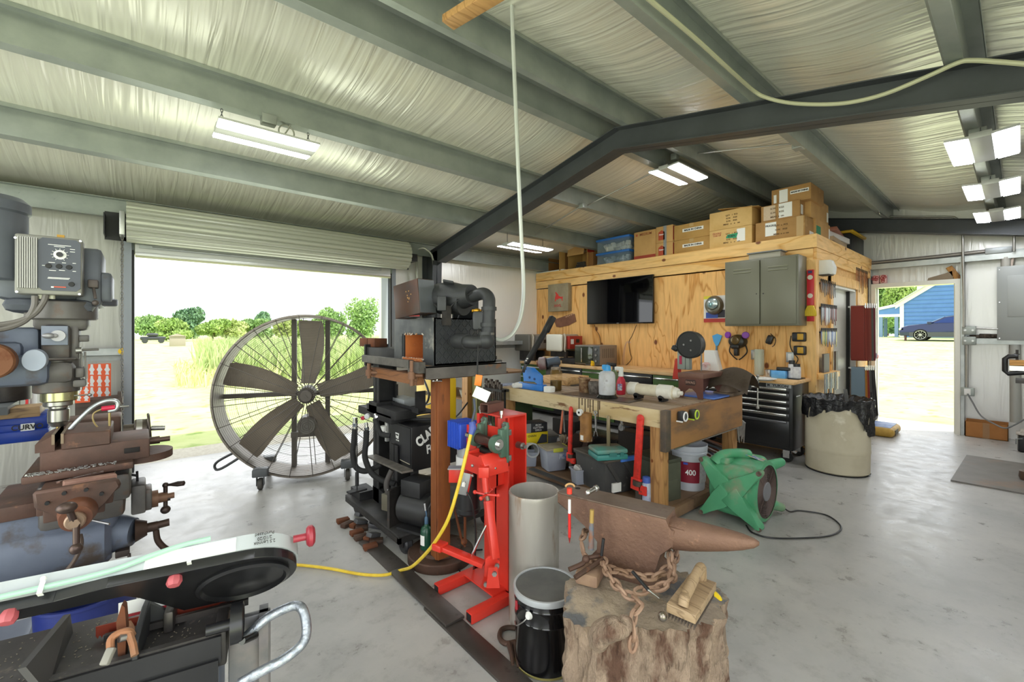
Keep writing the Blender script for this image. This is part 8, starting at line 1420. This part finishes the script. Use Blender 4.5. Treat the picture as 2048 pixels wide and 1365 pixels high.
rack(1640,1671,570,598,9,'thin brown or dark file in the top rack left of the inner door','files in the top rack',['#6b4a3a','#3a3a3c','#8d6a52','#77767a'],1,'top dark magnet strip left of the inner door'); rack(1641,1673,618,652,14,'steel file in the middle rack left of the inner door','files in the middle rack',['#3a3b3f','#8c9096','#c9cdd0','#55585c','#7a3b34'],2,'middle dark magnet strip left of the inner door'); rack(1641,1673,665,698,13,'colourful handled file in the bottom rack left of the inner door','files in the bottom rack',['#7d96c4','#5d8a5a','#b0b6c0','#c9c27a','#5a6a9a','#dfe3e6'],3,'bottom dark magnet strip left of the inner door'); rack(1711,1735,546,590,9,'rusty brown blade in the rack above the sanding belts','blades above the belts',['#8a4a2c','#a5623a','#6d3a28','#b0784a'],4,'dark magnet strip above the sanding belts')
# steel blocks and holder shelf
m=MB(); a=at(1645,747,Y=EY-.08); b=at(1676,745,Y=EY-.08); m.box(a.x,b.x,EY-.10,EY-.0,at(1660,757,Y=EY-.08).z,at(1660,745,Y=EY-.08).z,.004); single('tool_ledge','pine ledge holding chisels below the file racks','ledge',m,mPINEX)
zl=at(1660,745,Y=EY-.08).z+.001
for u0,u1,v0,l in((1648,1659,708,'wide dark steel plate standing on the pine ledge'),(1672,1677,703,'narrow dark steel plate standing on the pine ledge by the inner door')):
    m=MB(); a=at(u0,725,Y=EY-.06); b=at(u1,725,Y=EY-.06); m.box(a.x,min(b.x,at(1676,725,Y=EY-.06).x),EY-.06,EY-.04,zl,at((u0+u1)/2,v0,Y=EY-.06).z); single('steel_plate',l,'plate',m,M('#5d5550',.5,.4))
for i in range(9):
    u=1649+i*3.0; m=MB(); q=at(u,760,Y=EY-.11); L_=.14+.06*math.sin(i*2.3)+.04; m.bar((q.x,EY-.115,zl),(q.x,EY-.115,zl-L_-.05),.014,.01); single('chisel','steel chisel hanging through the pine ledge','chisel',m,(mSTEEL,M('#9fb2c0',.3,.6),mCHROME)[i%3],'chisels in the pine ledge')
# sanding belts
hk=mALU
def belts(u0,u1,vt,vb,n,cols,lab,grp,hook,rake=0):
    for i in range(n):
        u=u0+(u1-u0)*(i+.5)/n; q=at(u,vt,Y=EY-.10); e=at(u+rake*i,vb,Y=EY-.10); L_=q.z-e.z; r=root('sanding_belt',lab,'belt',(q.x,EY-.10,e.z),0,grp); w=.05
        m=MB(); P=[(0,0)]; 
        wd=.05+rake*.02*i
        loop=[(math.sin(t)*.03*(1),math.cos(t)*.02) for t in[k*PI/6 for k in range(-3,4)]]
        prof=[(-.018,-.01),(-.012,.0),(0,.004),(.012,0),(.018,-.01),(wd,-L_+.05),(wd*.8,-L_+.01),(wd*.3,-L_),(-.01,-L_+.01),(-.022,-L_+.05)]
        nP=len(prof); 
        inn=[(x*.86+.001,z*.985-.004) for x,z in prof]
        for k in range(nP):
            a=prof[k]; b=prof[(k+1)%nP]
            m.quad((q.x+a[0],EY-.17,q.z+a[1]),(q.x+b[0],EY-.17,q.z+b[1]),(q.x+b[0],EY-.03,q.z+b[1]),(q.x+a[0],EY-.03,q.z+a[1]))
        bmesh.ops.remove_doubles(m.bm,verts=m.bm.verts,dist=1e-5); bmesh.ops.solidify(m.bm,geom=m.bm.faces[:],thickness=.003); part(r,'loop',m,M(cols[i%len(cols)],.75))
        m=MB(); m.box(q.x-.014,q.x+.014,EY-.18,EY-.0,q.z-.022,q.z-.002); m.box(q.x-.016,q.x+.016,EY-.185,EY-.18,q.z-.035,q.z+.03); part(r,'hook',m,hk if hook else mDGREY)
belts(1713,1740,612,722,6,['#7b2b1f','#8a3526','#7f2f22','#8a3f2f','#55524a','#6d2430'],'long rust red sanding belt on the upper hooks beside the walk door','sanding belts on the upper hooks',True); belts(1714,1738,735,835,6,['#6d7f8c','#b0741f','#8a2f22','#5a5a55','#2f2e2d','#353332'],'sanding belt on the lower hooks above the bag of mix','sanding belts on the lower hooks',True,2.2)
m=MB(); q=at(1742,690,Y=EY-.14); m.bx((q.x,EY-.10,q.z),(.03,.08,.22),Euler((0,.25,0)).to_matrix().to_4x4(),b=.012); q2=at(1748,712,Y=EY-.1); m.bx((q2.x,EY-.12,q2.z),(.12,.05,.06),Euler((0,.3,0)).to_matrix().to_4x4(),b=.015); single('hanging_gloves','grey and red work gloves hanging beside the walk door','gloves',m,M('#8d8a9a',.7,h2='#b0353a',sc=3,lo=.5,hi=.55))
m=MB(); q=at(1765,862,z=0); 
MS_=Matrix.Translation((7.75,1.27,0)); m=MB(MS_); m.box(-.30,.26,-.19,.17,0,.12,.05,seg=3); r=root('cement_bag','yellow and blue bag of dry mix lying on the floor by the walk door','bag',(7.75,1.27,0)); part(r,'sack',m,M('#c9a24a',.6,h2='#b08a3a',sc=6)); m=MB(MS_); m.box(-.24,.22,-.15,.13,.118,.124,.002); part(r,'blue_print',m,M('#6d86b8',.6,h2='#a9b5cf',sc=8)); m=MB(MS_); m.box(-.2,.0,-.195,-.188,.03,.09); part(r,'dark_print',m,M('#3a3420',.6))
# ---------------------------------------------------------------- drum bin with black bag
tb=root('trash_drum','tall off white plastic drum used as a bin with a black bag over its rim','bin',(5.36,1.215,0)); c=(5.36,1.215,0)
m=MB(); m.lathe([(0,.004),(.25,.004),(.265,.02),(.268,.2),(.270,.21),(.272,.215),(.270,.24),(.268,.6),(.262,.68),(.255,.68),(.255,.05),(0,.05)],c,n=56); part(tb,'drum',m,M('#cdc4ab',.5,h2='#bdb398',sc=3,h3='#d9d2bf',sc3=6)); m=MB(); m.lathe([(.245,.002),(.262,.0),(.268,.012)],c,n=48); part(tb,'base_ring',m,mBLK)
m=MB(); rg=random.Random(4)
def bag(u,v):
    th=2*PI*u; rel=(th-(YAW+PI))          # angle from the side facing the camera
    rel=(rel+PI)%(2*PI)-PI
    drop=.16+.16*(1/(1+math.exp(-rel*7)))*math.exp(-((rel-.75)/.8)**2)*1.0+.05*math.sin(3*th+1)-.06*math.exp(-((rel+.15)/.3)**2)
    if v<.3: k=v/.3; r_=.20+.085*math.sin(k*PI/2); z=.66+.075*math.sin(k*PI*.6)
    else: k=(v-.3)/.7; r_=.285+.012*math.sin(th*9+k*3)+.008*math.sin(th*23)-.006*k; z=.735-drop*k
    r_+=.006*math.sin(31*th+6*v); z+=.006*math.sin(17*th+3*v)
    return (c[0]+math.cos(th)*r_,c[1]+math.sin(th)*r_,z)
m.grid(bag,110,16); bmesh.ops.remove_doubles(m.bm,verts=m.bm.verts,dist=1e-5); m.sm=70; part(tb,'bin_bag',m,M('#141416',.18,bump=.7,bsc=14,h2='#1b1b1e',sc=5,bd=.03)); m=MB(); m.lathe([(0,.62),(.15,.64),(.22,.68)],c,n=24); part(tb,'rubbish',m,M('#2a2a2c',.4,bump=.8))
for i,(dx,dy,l) in enumerate(((.02,-.08,.10),(-.06,-.1,.08))): m=MB(); m.bar((c[0]+dx,c[1]+dy,.68),(c[0]+dx-.02,c[1]+dy+.01,.72+l),.03,.004); single('metal_scrap','bright strip of metal sticking out of the black bin bag','scrap',m,mSTEEL,'metal strips in the bin')
# ---------------------------------------------------------------- green air mover
GX0,GX1,GY0,GY1=3.22,3.70,1.17,1.57
ga=root('air_mover','dusty green plastic air mover standing on its side by the workbench','blower',(3.45,1.37,0))
m=MB(); GC=Vector((3.46,0,.235))
prof=[(.0,0),(.19,0),(.205,.015),(.205,.30),(.19,.315),(0,.315)]
m.lathe([(0,-.16),(.195,-.16),(.21,-.145),(.215,.0),(.21,.15),(.19,.165),(0,.165)],(GC.x,1.37,GC.z),(0,1,0),40); m.box(GX0+.02,GX0+.24,1.23,1.51,.06,.42,.05,seg=3); m.box(3.48,3.66,1.25,1.5,.30,.45,.05,seg=3); part(ga,'housing',m,mGRN)
def arm(pts,w,nm='foot_arm'):
    m=MB(); m.tube(catmull(pts,5),[w*(1.5-.5*min(1,k/(len(pts)*5-5)*1.4)) for k in range((len(pts)-1)*5+1)],n=12); 
    m.sph(pts[-1],w*1.02,12,8); return part(ga,nm,m,mGRN)
# crossed ribs on the camera-left face
for k_,(y1,z1) in enumerate(((1.565,.435),(1.165,.425),(1.565,.022+.02),(1.165,.045))):
    m=MB(); A=Vector((GX0+.0,1.37,.235)); B=Vector((GX0,y1,z1)); d=(B-A); 
    n_=Vector((0,-d.z,d.y)).normalized()
    m.prism([(0,-.085),(.10,-.06),(.20,-.034),(d.length-.01,-.026),(d.length+.015,-.012),(d.length+.015,.012),(d.length-.01,.026),(.20,.034),(.10,.06),(0,.085)],A-X3*(.012+.0017*k_),d.normalized(),n_,X3*.075,b=.012,seg=2); part(ga,'foot_arm',m,mGRN)
    m=MB(); m.cyl(B-X3*.016-d.normalized()*.0,B+X3*.0-d.normalized()*.0,.017,n=18); m.cyl(Vector((GX0+.02,B.y,B.z))-Y3*.0,Vector((GX0+.03,B.y-.001,B.z)),.01,n=12) ; part(ga,'rubber_foot',m,M('#4a3b33',.6,h2='#77655a',sc=40))
    m=MB(); q=B+Vector((.02,-.029 if y1<1.3 else 0,0)); 
for (x1,z1) in((3.74,.395),(3.74,.05)):
    m=MB(); A=Vector((3.56,1.33,.235+(z1-.235)*.6)); B=Vector((x1,1.20,z1)); m.tube([A,A+(B-A)*.5,B],[.065,.045,.032],n=14); m.sph(B,.032,12,8); part(ga,'foot_arm',m,mGRN); 
m=MB(); m.tube(catmull([(3.30,1.50,.40),(3.36,1.46,.465),(3.44,1.40,.475),(3.52,1.36,.45)],5),[.05,.052,.05,.047,.043,.04,.037,.035,.034,.034,.036,.038,.042,.045,.048,.05],n=14); m.box(3.28,3.42,1.40,1.52,.40,.455,.025,seg=3); part(ga,'carry_handle',m,mGRN)
m=MB(); yc=1.205
for k in range(13): q=.07+.125*k/12; m.tube([(GC.x+math.cos(t*PI/18)*q,yc,GC.z+math.sin(t*PI/18)*q) for t in range(36)],.0028,n=4,closed=True)
for k in range(8): a=2*PI*k/8; m.cyl((GC.x+math.cos(a)*.06,yc,GC.z+math.sin(a)*.06),(GC.x+math.cos(a)*.195,yc,GC.z+math.sin(a)*.195),.003,n=5)
part(ga,'intake_grille',m,M('#5a4a45',.5,.2)); m=MB(); m.cyl((GC.x,1.195,GC.z),(GC.x,1.215,GC.z),.068,n=28,bev=.004); part(ga,'grille_hub',m,M('#77777c',.5)); m=MB(); m.cyl((GC.x,1.2085,GC.z),(GC.x,1.2095,GC.z),.19,n=32); part(ga,'intake_opening',m,M('#3a2d2b',.8)); m=MB(); m.lathe([(.190,1.195),(.212,1.20),(.212,1.225),(.19,1.22)],(GC.x,0,GC.z),(0,1,0),40); part(ga,'intake_ring',m,mGRN)
m=MB(); m.bx((3.52,1.30,.452),(.11,.12,.003),Euler((.25,.1,.2)).to_matrix().to_4x4()); part(ga,'sticker',m,M('#4f7fc4',.4,h2='#d9c94a',sc=14,h3='#eef0f0',sc3=16))
m=MB(); m.tube(catmull([(3.74,1.19,.06),(3.80,1.16,.012),at(1600,1022,z=.008),at(1650,1030,z=.008),at(1678,1048,z=.008),at(1680,1062,z=.008),at(1655,1073,z=.008),at(1600,1077,z=.008),at(1540,1076,z=.008),at(1505,1066,z=.008),(3.30,1.28,.01)],7),.0055,n=8); part(ga,'power_cord',m,mBLK)
# ---------------------------------------------------------------- right hand wall
PXX=8.40
r=root('breaker_panel','grey steel breaker panel mounted on the gable wall','panel',(PXX,.1,1.3)); a=at(1994,600,X=PXX); zt=at(1994,534,X=PXX).z; zb=at(1994,681,X=PXX).z; m=MB(); m.box(PXX,PXX+.12,a.y-.42,a.y,zb,zt,.003); part(r,'cover',m,M('#9b9f9c',.4,.1)); y0=at(2015,600,X=PXX).y; m=MB(); m.box(PXX-.006,PXX,a.y-.36,y0,at(2015,634,X=PXX).z,at(2015,552,X=PXX).z,.002); d=part(r,'door',m,M('#a3a7a4',.4,.1)); m=MB(); m.box(PXX-.009,PXX-.006,y0-.23,y0-.20,1.53,1.58); part(d,'latch',m,mDGREY); m=MB()
for v in(540,605,677): q=at(1999,v,X=PXX); m.cyl((PXX-.004,q.y,q.z),(PXX,q.y,q.z),.006,n=8)
part(r,'screw',m,mCHROME)
def pipe(name,label,P,r_,mat,Xp=None,k=6,cat='conduit',group=None):
    m=MB(); m.tube(catmull([at(u,v,X=Xp) for u,v in P],k),r_,n=10); return single(name,label,cat,m,mat,group)
mPIP=M('#a3a29d',.35,.7)
pipe('electrical_conduit','thin conduit bending down beside the right jamb of the walk door',[(1768,433),(1820,434),(1895,434),(1912,437),(1922,446),(1925,460),(1926,520),(1928,600),(1928,655)],.014,mPIP,8.36,6); pipe('electrical_conduit','thin conduit bending down behind the farthest lamp to the girt',[(1950,436),(2005,434),(2018,440),(2026,452),(2028,470),(2028,503)],.014,mPIP,8.36)
pipe('electrical_conduit','thicker brown grey conduit lying on the girt above the walk door',[(1735,527),(1800,521),(1880,513),(1972,503)],.026,M('#8d8882',.4,.5),8.45,1); 
m=MB(); a=at(1970,500,X=8.42); b=at(2024,500,X=8.42); m.box(8.40,8.56,b.y,a.y,2.405,2.48,.006); single('junction_trough','long grey junction box lying on the girt above the breaker panel','junction box',m,M('#9da2a3',.4,.3))
pipe('electrical_conduit','short fat conduit entering the top of the breaker panel',[(2012,515),(2012,536)],.045,M('#b5b3ab',.4),8.46,1); pipe('electrical_conduit','short thin conduit entering the top of the breaker panel',[(2028,513),(2025,520),(2023,536)],.014,M('#c9b8ac',.4),8.46,3); pipe('electrical_conduit','fat grey conduit rising from the floor to the bottom of the breaker panel',[(2030,690),(2031,790),(2031,845)],.05,M('#a9aaa3',.45),8.46,1); pipe('electrical_conduit','pair of thin conduits running up the wall beside the walk door',[(1934,676),(1934,720),(1934,782)],.014,mPIP,8.4,1); pipe('electrical_conduit','short level conduit between the upper outlet box and the breaker panel',[(1948,657),(1975,658),(1996,659)],.010,mPIP,8.4,1)
for u,v,l in((1938,661,'upper galvanized outlet box beside the walk door'),(1938,682,'second galvanized outlet box just under the upper one'),(1935,784,'low galvanized outlet box with a plugged in cord')):
    r=root('outlet_box',l,'outlet',at(u,v+8,X=8.38)); q=at(u,v,X=8.38); m=MB(); m.box(8.36,8.41,q.y-.065,q.y+.065,q.z-.055,q.z+.055,.008); part(r,'box',m,mGALV); m=MB()
    if v>700: m.box(8.355,8.36,q.y-.03,q.y+.03,q.z-.04,q.z+.04)
    else:
        for s in(-1,1): m.cyl((8.352,q.y+s*.035,q.z),(8.36,q.y+s*.035,q.z),.012,n=10)
    part(r,'face',m,mWHITE if v>700 else mALU)
m=MB(); m.tube(catmull([at(1935,788,X=8.34),at(1945,805,X=8.32),at(1962,832,X=8.28),at(1988,848,X=8.2),at(2010,857,X=8.1),at(2030,850,X=8.1),at(2048,840,X=8.1),at(2070,832,X=8.1)],5),.009,n=8); single('power_lead','grey cord hanging from the low outlet box to the right edge','cord',m,M('#77797a',.5))
m=MB()
for k in range(9): q=at(1942+k*6,670.5,X=8.5); m.bx((8.49,q.y,1.318+.008*(k%2)),(.12,.07,.03+.012*(k%3)),Euler((.1*k,0,.2*k)).to_matrix().to_4x4(),b=.004)
single('dirty_chain','dark dirty chain lying on the girt below the breaker panel','chain',m,M('#3a322b',.8,h2='#5d5144',sc=20))
m=MB(); a=at(1766,566,X=8.5); 
for k,(u0,u1) in enumerate(((1744,1758),(1759,1773))):
    r=root('candy_bag',('pink patterned paper bag on the door header nearer the timber room','pink patterned paper bag on the door header nearer the middle of the door')[k],'bag',at((u0+u1)/2,570,X=8.48),0,'pink bags'); a=at(u0,560,X=8.46);b=at(u1,560,X=8.46); m=MB(); m.box(8.46,8.56,b.y,a.y,DZ+.062,DZ+.062+.135,.02); part(r,'bag',m,M('#e3b9b4',.6)); m=MB()
    for i in range(5): q=Vector((8.459,b.y+(a.y-b.y)*random.uniform(.2,.8),DZ+.07+random.uniform(.02,.1))); m.tube([q+Vector((0,math.cos(t*PI/5)*.018,math.sin(t*PI/5)*.018)) for t in range(10)],.005,n=5,closed=True)
    part(r,'print',m,M('#a5383c',.6))
m=MB(); o=at(1880,562,X=8.5); m.prism([(.13,0),(-.13,0),(-.12,.12),(-.05,.09),(.12,.04)],(8.5,o.y,DZ+.062),Y3,Z3,(.03,0,0)); single('timber_offcut','grey wedge shaped timber offcut on the door header','offcut',m,M('#8a7a63',.7))
m=MB(); o=at(1907,550,X=8.5); m.bx((8.52,o.y,DZ+.062+.09),(.04,.07,.2),Euler((-.5,0,0)).to_matrix().to_4x4(),b=.004); single('wood_plane','brown wooden block leaning on the jamb above the walk door','block',m,wood('#b9853f','#8d5f2c',2,4,False))
# cardboard box on the floor
q0=at(1930,873,z=0); q1=at(1989,880,z=0); r=root('floor_box','open brown cardboard box on the floor right of the walk door','box',((q0.x+8.5)/2,(q0.y+q1.y)/2,0)); x0=8.22; y1=q0.y+.0; y0=y1-.38; h=.20
x0=at(1960,876,z=0).x-.02; m=MB(); x1=x0+.17
m.box(x0,x0+.006,y0,y1,0,h); m.box(x1-.006,x1,y0,y1,0,h+.02); m.box(x0,x1,y0,y0+.006,0,h); m.box(x0,x1,y1-.006,y1,0,h); m.box(x0,x1,y0,y1,0,.006); part(r,'carton',m,M('#a8703a',.75,h2='#b47c44',sc=4)); m=MB(); ym=(y0+y1)/2; m.box(x0-.001,x0,ym-.03,ym+.03,0,h); part(r,'tape',m,M('#9d7448',.3))
# rubber mat
m=MB(); P=[at(1902,963,z=0),at(1935,913,z=0)]; 
m.prism([(5.75,.43),(7.05,.40),(7.05,-.8),(5.75,-.75)],(0,0,.001),X3,Y3,(0,0,.012)); single('rubber_mat','flat grey brown rubber mat on the floor at the right edge','mat',m,M('#75706a',.55,h2='#6a655f',sc=5,h3='#8d6f5a',sc3=2,lo3=.55,hi3=.7))
# black crate with bag and clamp stand at right edge
q=at(2040,905,z=0); r=root('black_crate','black plastic crate holding a rolled bag at the right edge','crate',(q.x+.1,q.y-.15,0)); m=MB(); m.box(q.x,q.x+.3,q.y-.38,q.y+.02,0,.19,.02); part(r,'tub',m,mBLK); m=MB(); m.box(q.x+.01,q.x+.28,q.y-.36,q.y,.185,.24,.02); m.box(q.x-.02,q.x+.2,q.y-.3,q.y+.03,.20,.215,.004); part(r,'folded_bag',m,M('#c9c5bd',.4,h2='#8d7f72',sc=8)); m=MB(); m.tube([(q.x-.006,q.y-.02,.16),(q.x-.02,q.y+.03,.15),(q.x-.006,q.y+.03,.09)],.006,n=6); part(r,'handle',m,mGREY)
q=at(2044,850,X=6.6); r=root('clamp_stand','steel work stand with a black clamp holding a wood strip at the right edge','stand',(6.6,q.y-.05,0)); 
c=at(2040,730,X=6.5); m=MB(); y=c.y
m.tube([at(2036,713,X=6.5),at(2018,713,X=6.5),at(2010,718,X=6.5),at(2010,742,X=6.5),at(2016,748,X=6.5),at(2060,745,X=6.5)],.022,n=10); part(r,'clamp_frame',m,mBLK); m=MB(); m.cyl(at(2034,700,X=6.5),at(2034,745,X=6.5),.010,n=10); m.cyl(at(2028,708,X=6.5),at(2040,709,X=6.5),.004,n=6); part(r,'clamp_screw',m,mDKST); m=MB(); a=at(2019,726,X=6.5); b=at(2075,728,X=6.5); m.bar(a,b,.04,.06); part(r,'wood_strip',m,wood('#d9a05a','#b87f3e',1,3,False)); m=MB(); m.bar(at(2019,736,X=6.5),at(2075,738,X=6.5),.04,.05); part(r,'steel_strip',m,mCHROME); m=MB(); a=at(2031,753,X=6.5); m.box(6.4,6.7,a.y-.5,a.y+.0,a.z-.06,a.z-.03); m.box(6.5,6.62,a.y-.25,a.y-.06,0,a.z-.06); part(r,'stand_top',m,mDKST)
q=at(2046,962,z=0); m=MB(); m.lathe([(0,0),(.05,0),(.06,.03),(.055,.08),(.03,.09),(0,.09)],(q.x,q.y-.03,.013),n=20); single('machine_base','rounded brown steel base standing on the mat at the right edge','foot',m,M('#6d5a4c',.35,.5))
# ---------------------------------------------------------------- hanging lamps
mGLOW=emit('#f6f9ff',20.0)
def lamp(c,label,L=.66,W_=.36,chain=.16,tilt=5,group='twin tube shop lamps'):
    r=root('shop_lamp',label,'lamp',c,0,group); c=Vector(c)
    m=MB(); m.box(c.x-L/2,c.x+L/2,c.y-.055,c.y+.055,c.z-.012,c.z+.03,.003); m.box(c.x-.06,c.x+.06,c.y-.05,c.y+.05,c.z+.03,c.z+.07); part(r,'housing',m,M('#c9cac6',.4,.2))
    for s in(-1,1):
        Mt=Matrix.Translation(c+Vector((0,s*.055,0)))@Matrix.Rotation(s*R(tilt),4,'X')
        m=MB(Mt); m.box(-L/2,L/2,*(sorted((0,s*.125))),-.004,.012); part(r,'reflector',m,M('#d6d7d4',.4,.3))
        m=MB(Mt); a,b=sorted((s*.012,s*.118)); m.box(-L/2+.006,L/2-.006,a,b,-.012,-.005); part(r,'diffuser',m,mGLOW)
    for s in(-1,1):
        if chain<=0: continue
        m=MB(); n=int(chain/.022)
        for k in range(n):
            q=c+Vector((s*L*.44,0,.03+k*.022)); o=X3 if k%2 else Y3
            m.tube([q+o*math.cos(t*PI/3)*.007+Z3*math.sin(t*PI/3)*.015 for t in range(6)],.0025,n=4,closed=True)
        part(r,'chain',m,mDGREY)
    return r
lamp((.74,3.72,2.84),'twin tube lamp hanging by chains above the roll-up door',chain=.15); lamp((4.60,2.5,3.15),'twin tube lamp under the ridge above the television',chain=.10); lamp((4.32,4.74,2.62),'twin tube lamp hanging near the side wall left of the stacked boxes',.80,chain=.16)
for x,l in((4.72,'nearest of the three lamps in the row at the right'),(6.18,'middle lamp of the row of three at the right'),(7.6,'farthest lamp of the row of three at the right')): lamp((x,.185,2.745),l,chain=.06)
for x,y,l in((-1.3,3.72,'lamp added unseen above the milling machine side behind the camera'),(-1.2,.2,'lamp added unseen behind the camera under the right slope'),(.6,-.4,'lamp added unseen above the camera by the right hand wall')): lamp((x,y,rt(y)-.10),'twin tube '+l,chain=.06)  # extra lamps out of view, added to light the shop
# junction boxes and conduits at the purlins
def jb(c,s,label): m=MB(); m.bx(c,s,None,b=.006); single('junction_box',label,'junction box',m,M('#a9ada8',.4,.4))
jb(at(537,241,Y=3.70),(.10,.08,.07),'grey junction box on the purlin above the lamp by the roll-up door'); m=MB(); q=at(573,265,Y=3.72); m.tube([q+X3*math.cos(t*PI/10)*.055+Z3*(math.sin(t*PI/10)*.055) for t in range(20)],.006,n=6,closed=True); m.tube(catmull([at(552,242,Y=3.71),at(580,250,Y=3.71),at(560,280,Y=3.72)],4),.006,n=6); single('coiled_wire','loop of grey wire hanging above the lamp by the roll-up door','wire',m,M('#b5b6ab',.5))
jb(at(1597,290,Y=1.30),(.10,.08,.08),'grey junction box on the purlin right of the ridge lamp'); jb(at(1166,413,Y=3.66),(.09,.07,.06),'small grey junction box on the purlin left of the ridge lamp'); jb(at(1350,314,Y=2.5),(.07,.07,.07),'grey junction box above the ridge lamp')
for x,l in((4.5,'nearest'),(5.95,'middle')): jb(Vector((x,.2,2.80)),(.09,.09,.05),'grey junction box above the '+l+' lamp in the right hand row')
def rod(P,r_,mat,label,name='electrical_conduit',cat='conduit',k=1): m=MB(); m.tube(catmull(P,k) if k>1 else P,r_,n=8); return single(name,label,cat,m,mat)
rod([at(1175,411,Y=3.66),at(1328,334,Y=2.56)],.009,mPIP,'straight conduit running up the ceiling to the ridge lamp'); rod([at(1365,310,Y=2.45),at(1590,287,Y=1.33)],.009,mPIP,'straight conduit running from the ridge lamp to the next purlin'); rod([at(1070,470,Y=4.70),at(1160,414,Y=3.70)],.009,mPIP,'straight conduit running down the ceiling from the small junction box')
rod([at(1610,282,Y=1.3),at(1618,284,Y=1.3),at(1630,284,Y=1.29),at(1700,345,Y=1.27),at(1752,402,Y=1.27),at(1757,412,Y=1.27),at(1759,428,Y=1.27),at(1770,434,Y=1.27)],.011,mPIP,'thin conduit fixed along the purlin toward the gable wall',k=4)
rod([at(868,595,Y=5.74),at(866,520,Y=5.74),at(853,500,Y=5.76),at(842,497,Y=5.8),at(834,507,Y=5.85),at(834,560,Y=5.85),at(835,650,Y=5.85)],.016,M('#b9bab0',.4,.4),'thin grey conduit bent over beside the frame column',k=4)
m=MB(); 
tt=3.0
P=[at(1023,-40,t=2.6),at(1025,60,t=2.62),at(1031,200,t=2.66),at(1037,350,t=2.72),at(1043,480,t=2.78),at(1047,560,t=2.82),at(1046,605,t=2.83),at(1039,642,t=2.84),at(1024,669,t=2.84),at(1006,680,t=2.84),at(990,678,t=2.84),at(972,668,t=2.84)]
rod(P,.0125,M('#c9ccc9',.35,.2),'pale flexible conduit dropping from the ceiling to the forge burner','hanging_conduit','conduit',5)
P=[at(1290,-10,Y=1.19),at(1300,0,Y=1.19),at(1345,38,Y=1.19),at(1400,85,Y=1.19),at(1460,140,Y=1.19),at(1508,182,Y=1.19),at(1535,196,X=3.24),at(1580,206,X=3.26),at(1640,209,X=3.26),at(1700,205,X=3.26),at(1770,188,X=3.26),at(1850,155,X=3.26),at(1915,126,X=3.26),at(1945,121,X=3.26),at(2000,124,X=3.26),at(2070,130,X=3.26)]
rod(P,.012,M('#bdbc9e',.5),'pale cable running along the purlin and drooping across the main rafter','drooping_cable','cable',5)
m=MB(); a=at(896,45,t=2.35); b=at(1010,-25,t=2.1); m.bar(a,b,.085,.04,b=.002); single('timber_brace','short timber board end showing at the top of the photo against the ridge purlin','board',m,wood('#c99a63','#a87a45',0,2,False))
# ---------------------------------------------------------------- light
sun=bpy.data.lights.new('sun','SUN'); so=bpy.data.objects.new('sun',sun); COL.objects.link(so); sun.energy=3.2; sun.angle=R(1.2); sun.color=(1,.96,.88); so.rotation_euler=Vector((-.30,.38,-.87)).to_track_quat('-Z','Y').to_euler()
w=bpy.data.worlds.new('sky'); SC.world=w; w.use_nodes=True; bg=w.node_tree.nodes['Background']; bg.inputs[0].default_value=(.93,.97,1.0,1); bg.inputs[1].default_value=1.3
# soft fill lamps added at the two doors and two unseen invented openings
for (loc,tgt,sx,sy,e) in(((1.31,5.9,1.1),(1.5,2.5,.6),2.6,2.0,22),((XB+.05,2.0,1.3),(4,2.2,1.0),4.0,2.3,55),((0,YR_+.05,1.3),(1.5,3,1.0),3.0,2.2,25),((8.5,1.0,1.05),(5,1.0,.4),.8,1.9,4)):
    l=bpy.data.lights.new('daylight_fill','AREA'); l.shape='RECTANGLE'; l.size=sx; l.size_y=sy; l.energy=e; l.color=(.95,.98,1.0); o=bpy.data.objects.new('daylight_fill',l); COL.objects.link(o); o.location=loc; o.rotation_euler=(Vector(tgt)-Vector(loc)).to_track_quat('-Z','Y').to_euler()
# ---------------------------------------------------------------- camera
cam=bpy.data.cameras.new('camera'); co=bpy.data.objects.new('camera',cam); COL.objects.link(co); SC.camera=co
cam.sensor_width=36; cam.sensor_fit='HORIZONTAL'; cam.lens=FPX/2048*36; cam.shift_y=-(1365/2-HY)/2048; cam.clip_start=.05; cam.clip_end=500
co.location=(0,0,EYE); co.rotation_euler=(PI/2,0,YAW-PI/2)
SC.view_settings.view_transform='Standard'; SC.view_settings.look='None'; SC.view_settings.gamma=1; SC.view_settings.use_curve_mapping=False; SC.view_settings.exposure=.58
try:
    SC.cycles.use_denoising=True; SC.cycles.max_bounces=8; SC.cycles.diffuse_bounces=4; SC.cycles.glossy_bounces=3; SC.cycles.transparent_max_bounces=8; SC.cycles.sample_clamp_indirect=6; SC.cycles.caustics_reflective=False; SC.cycles.caustics_refractive=False
except Exception: pass
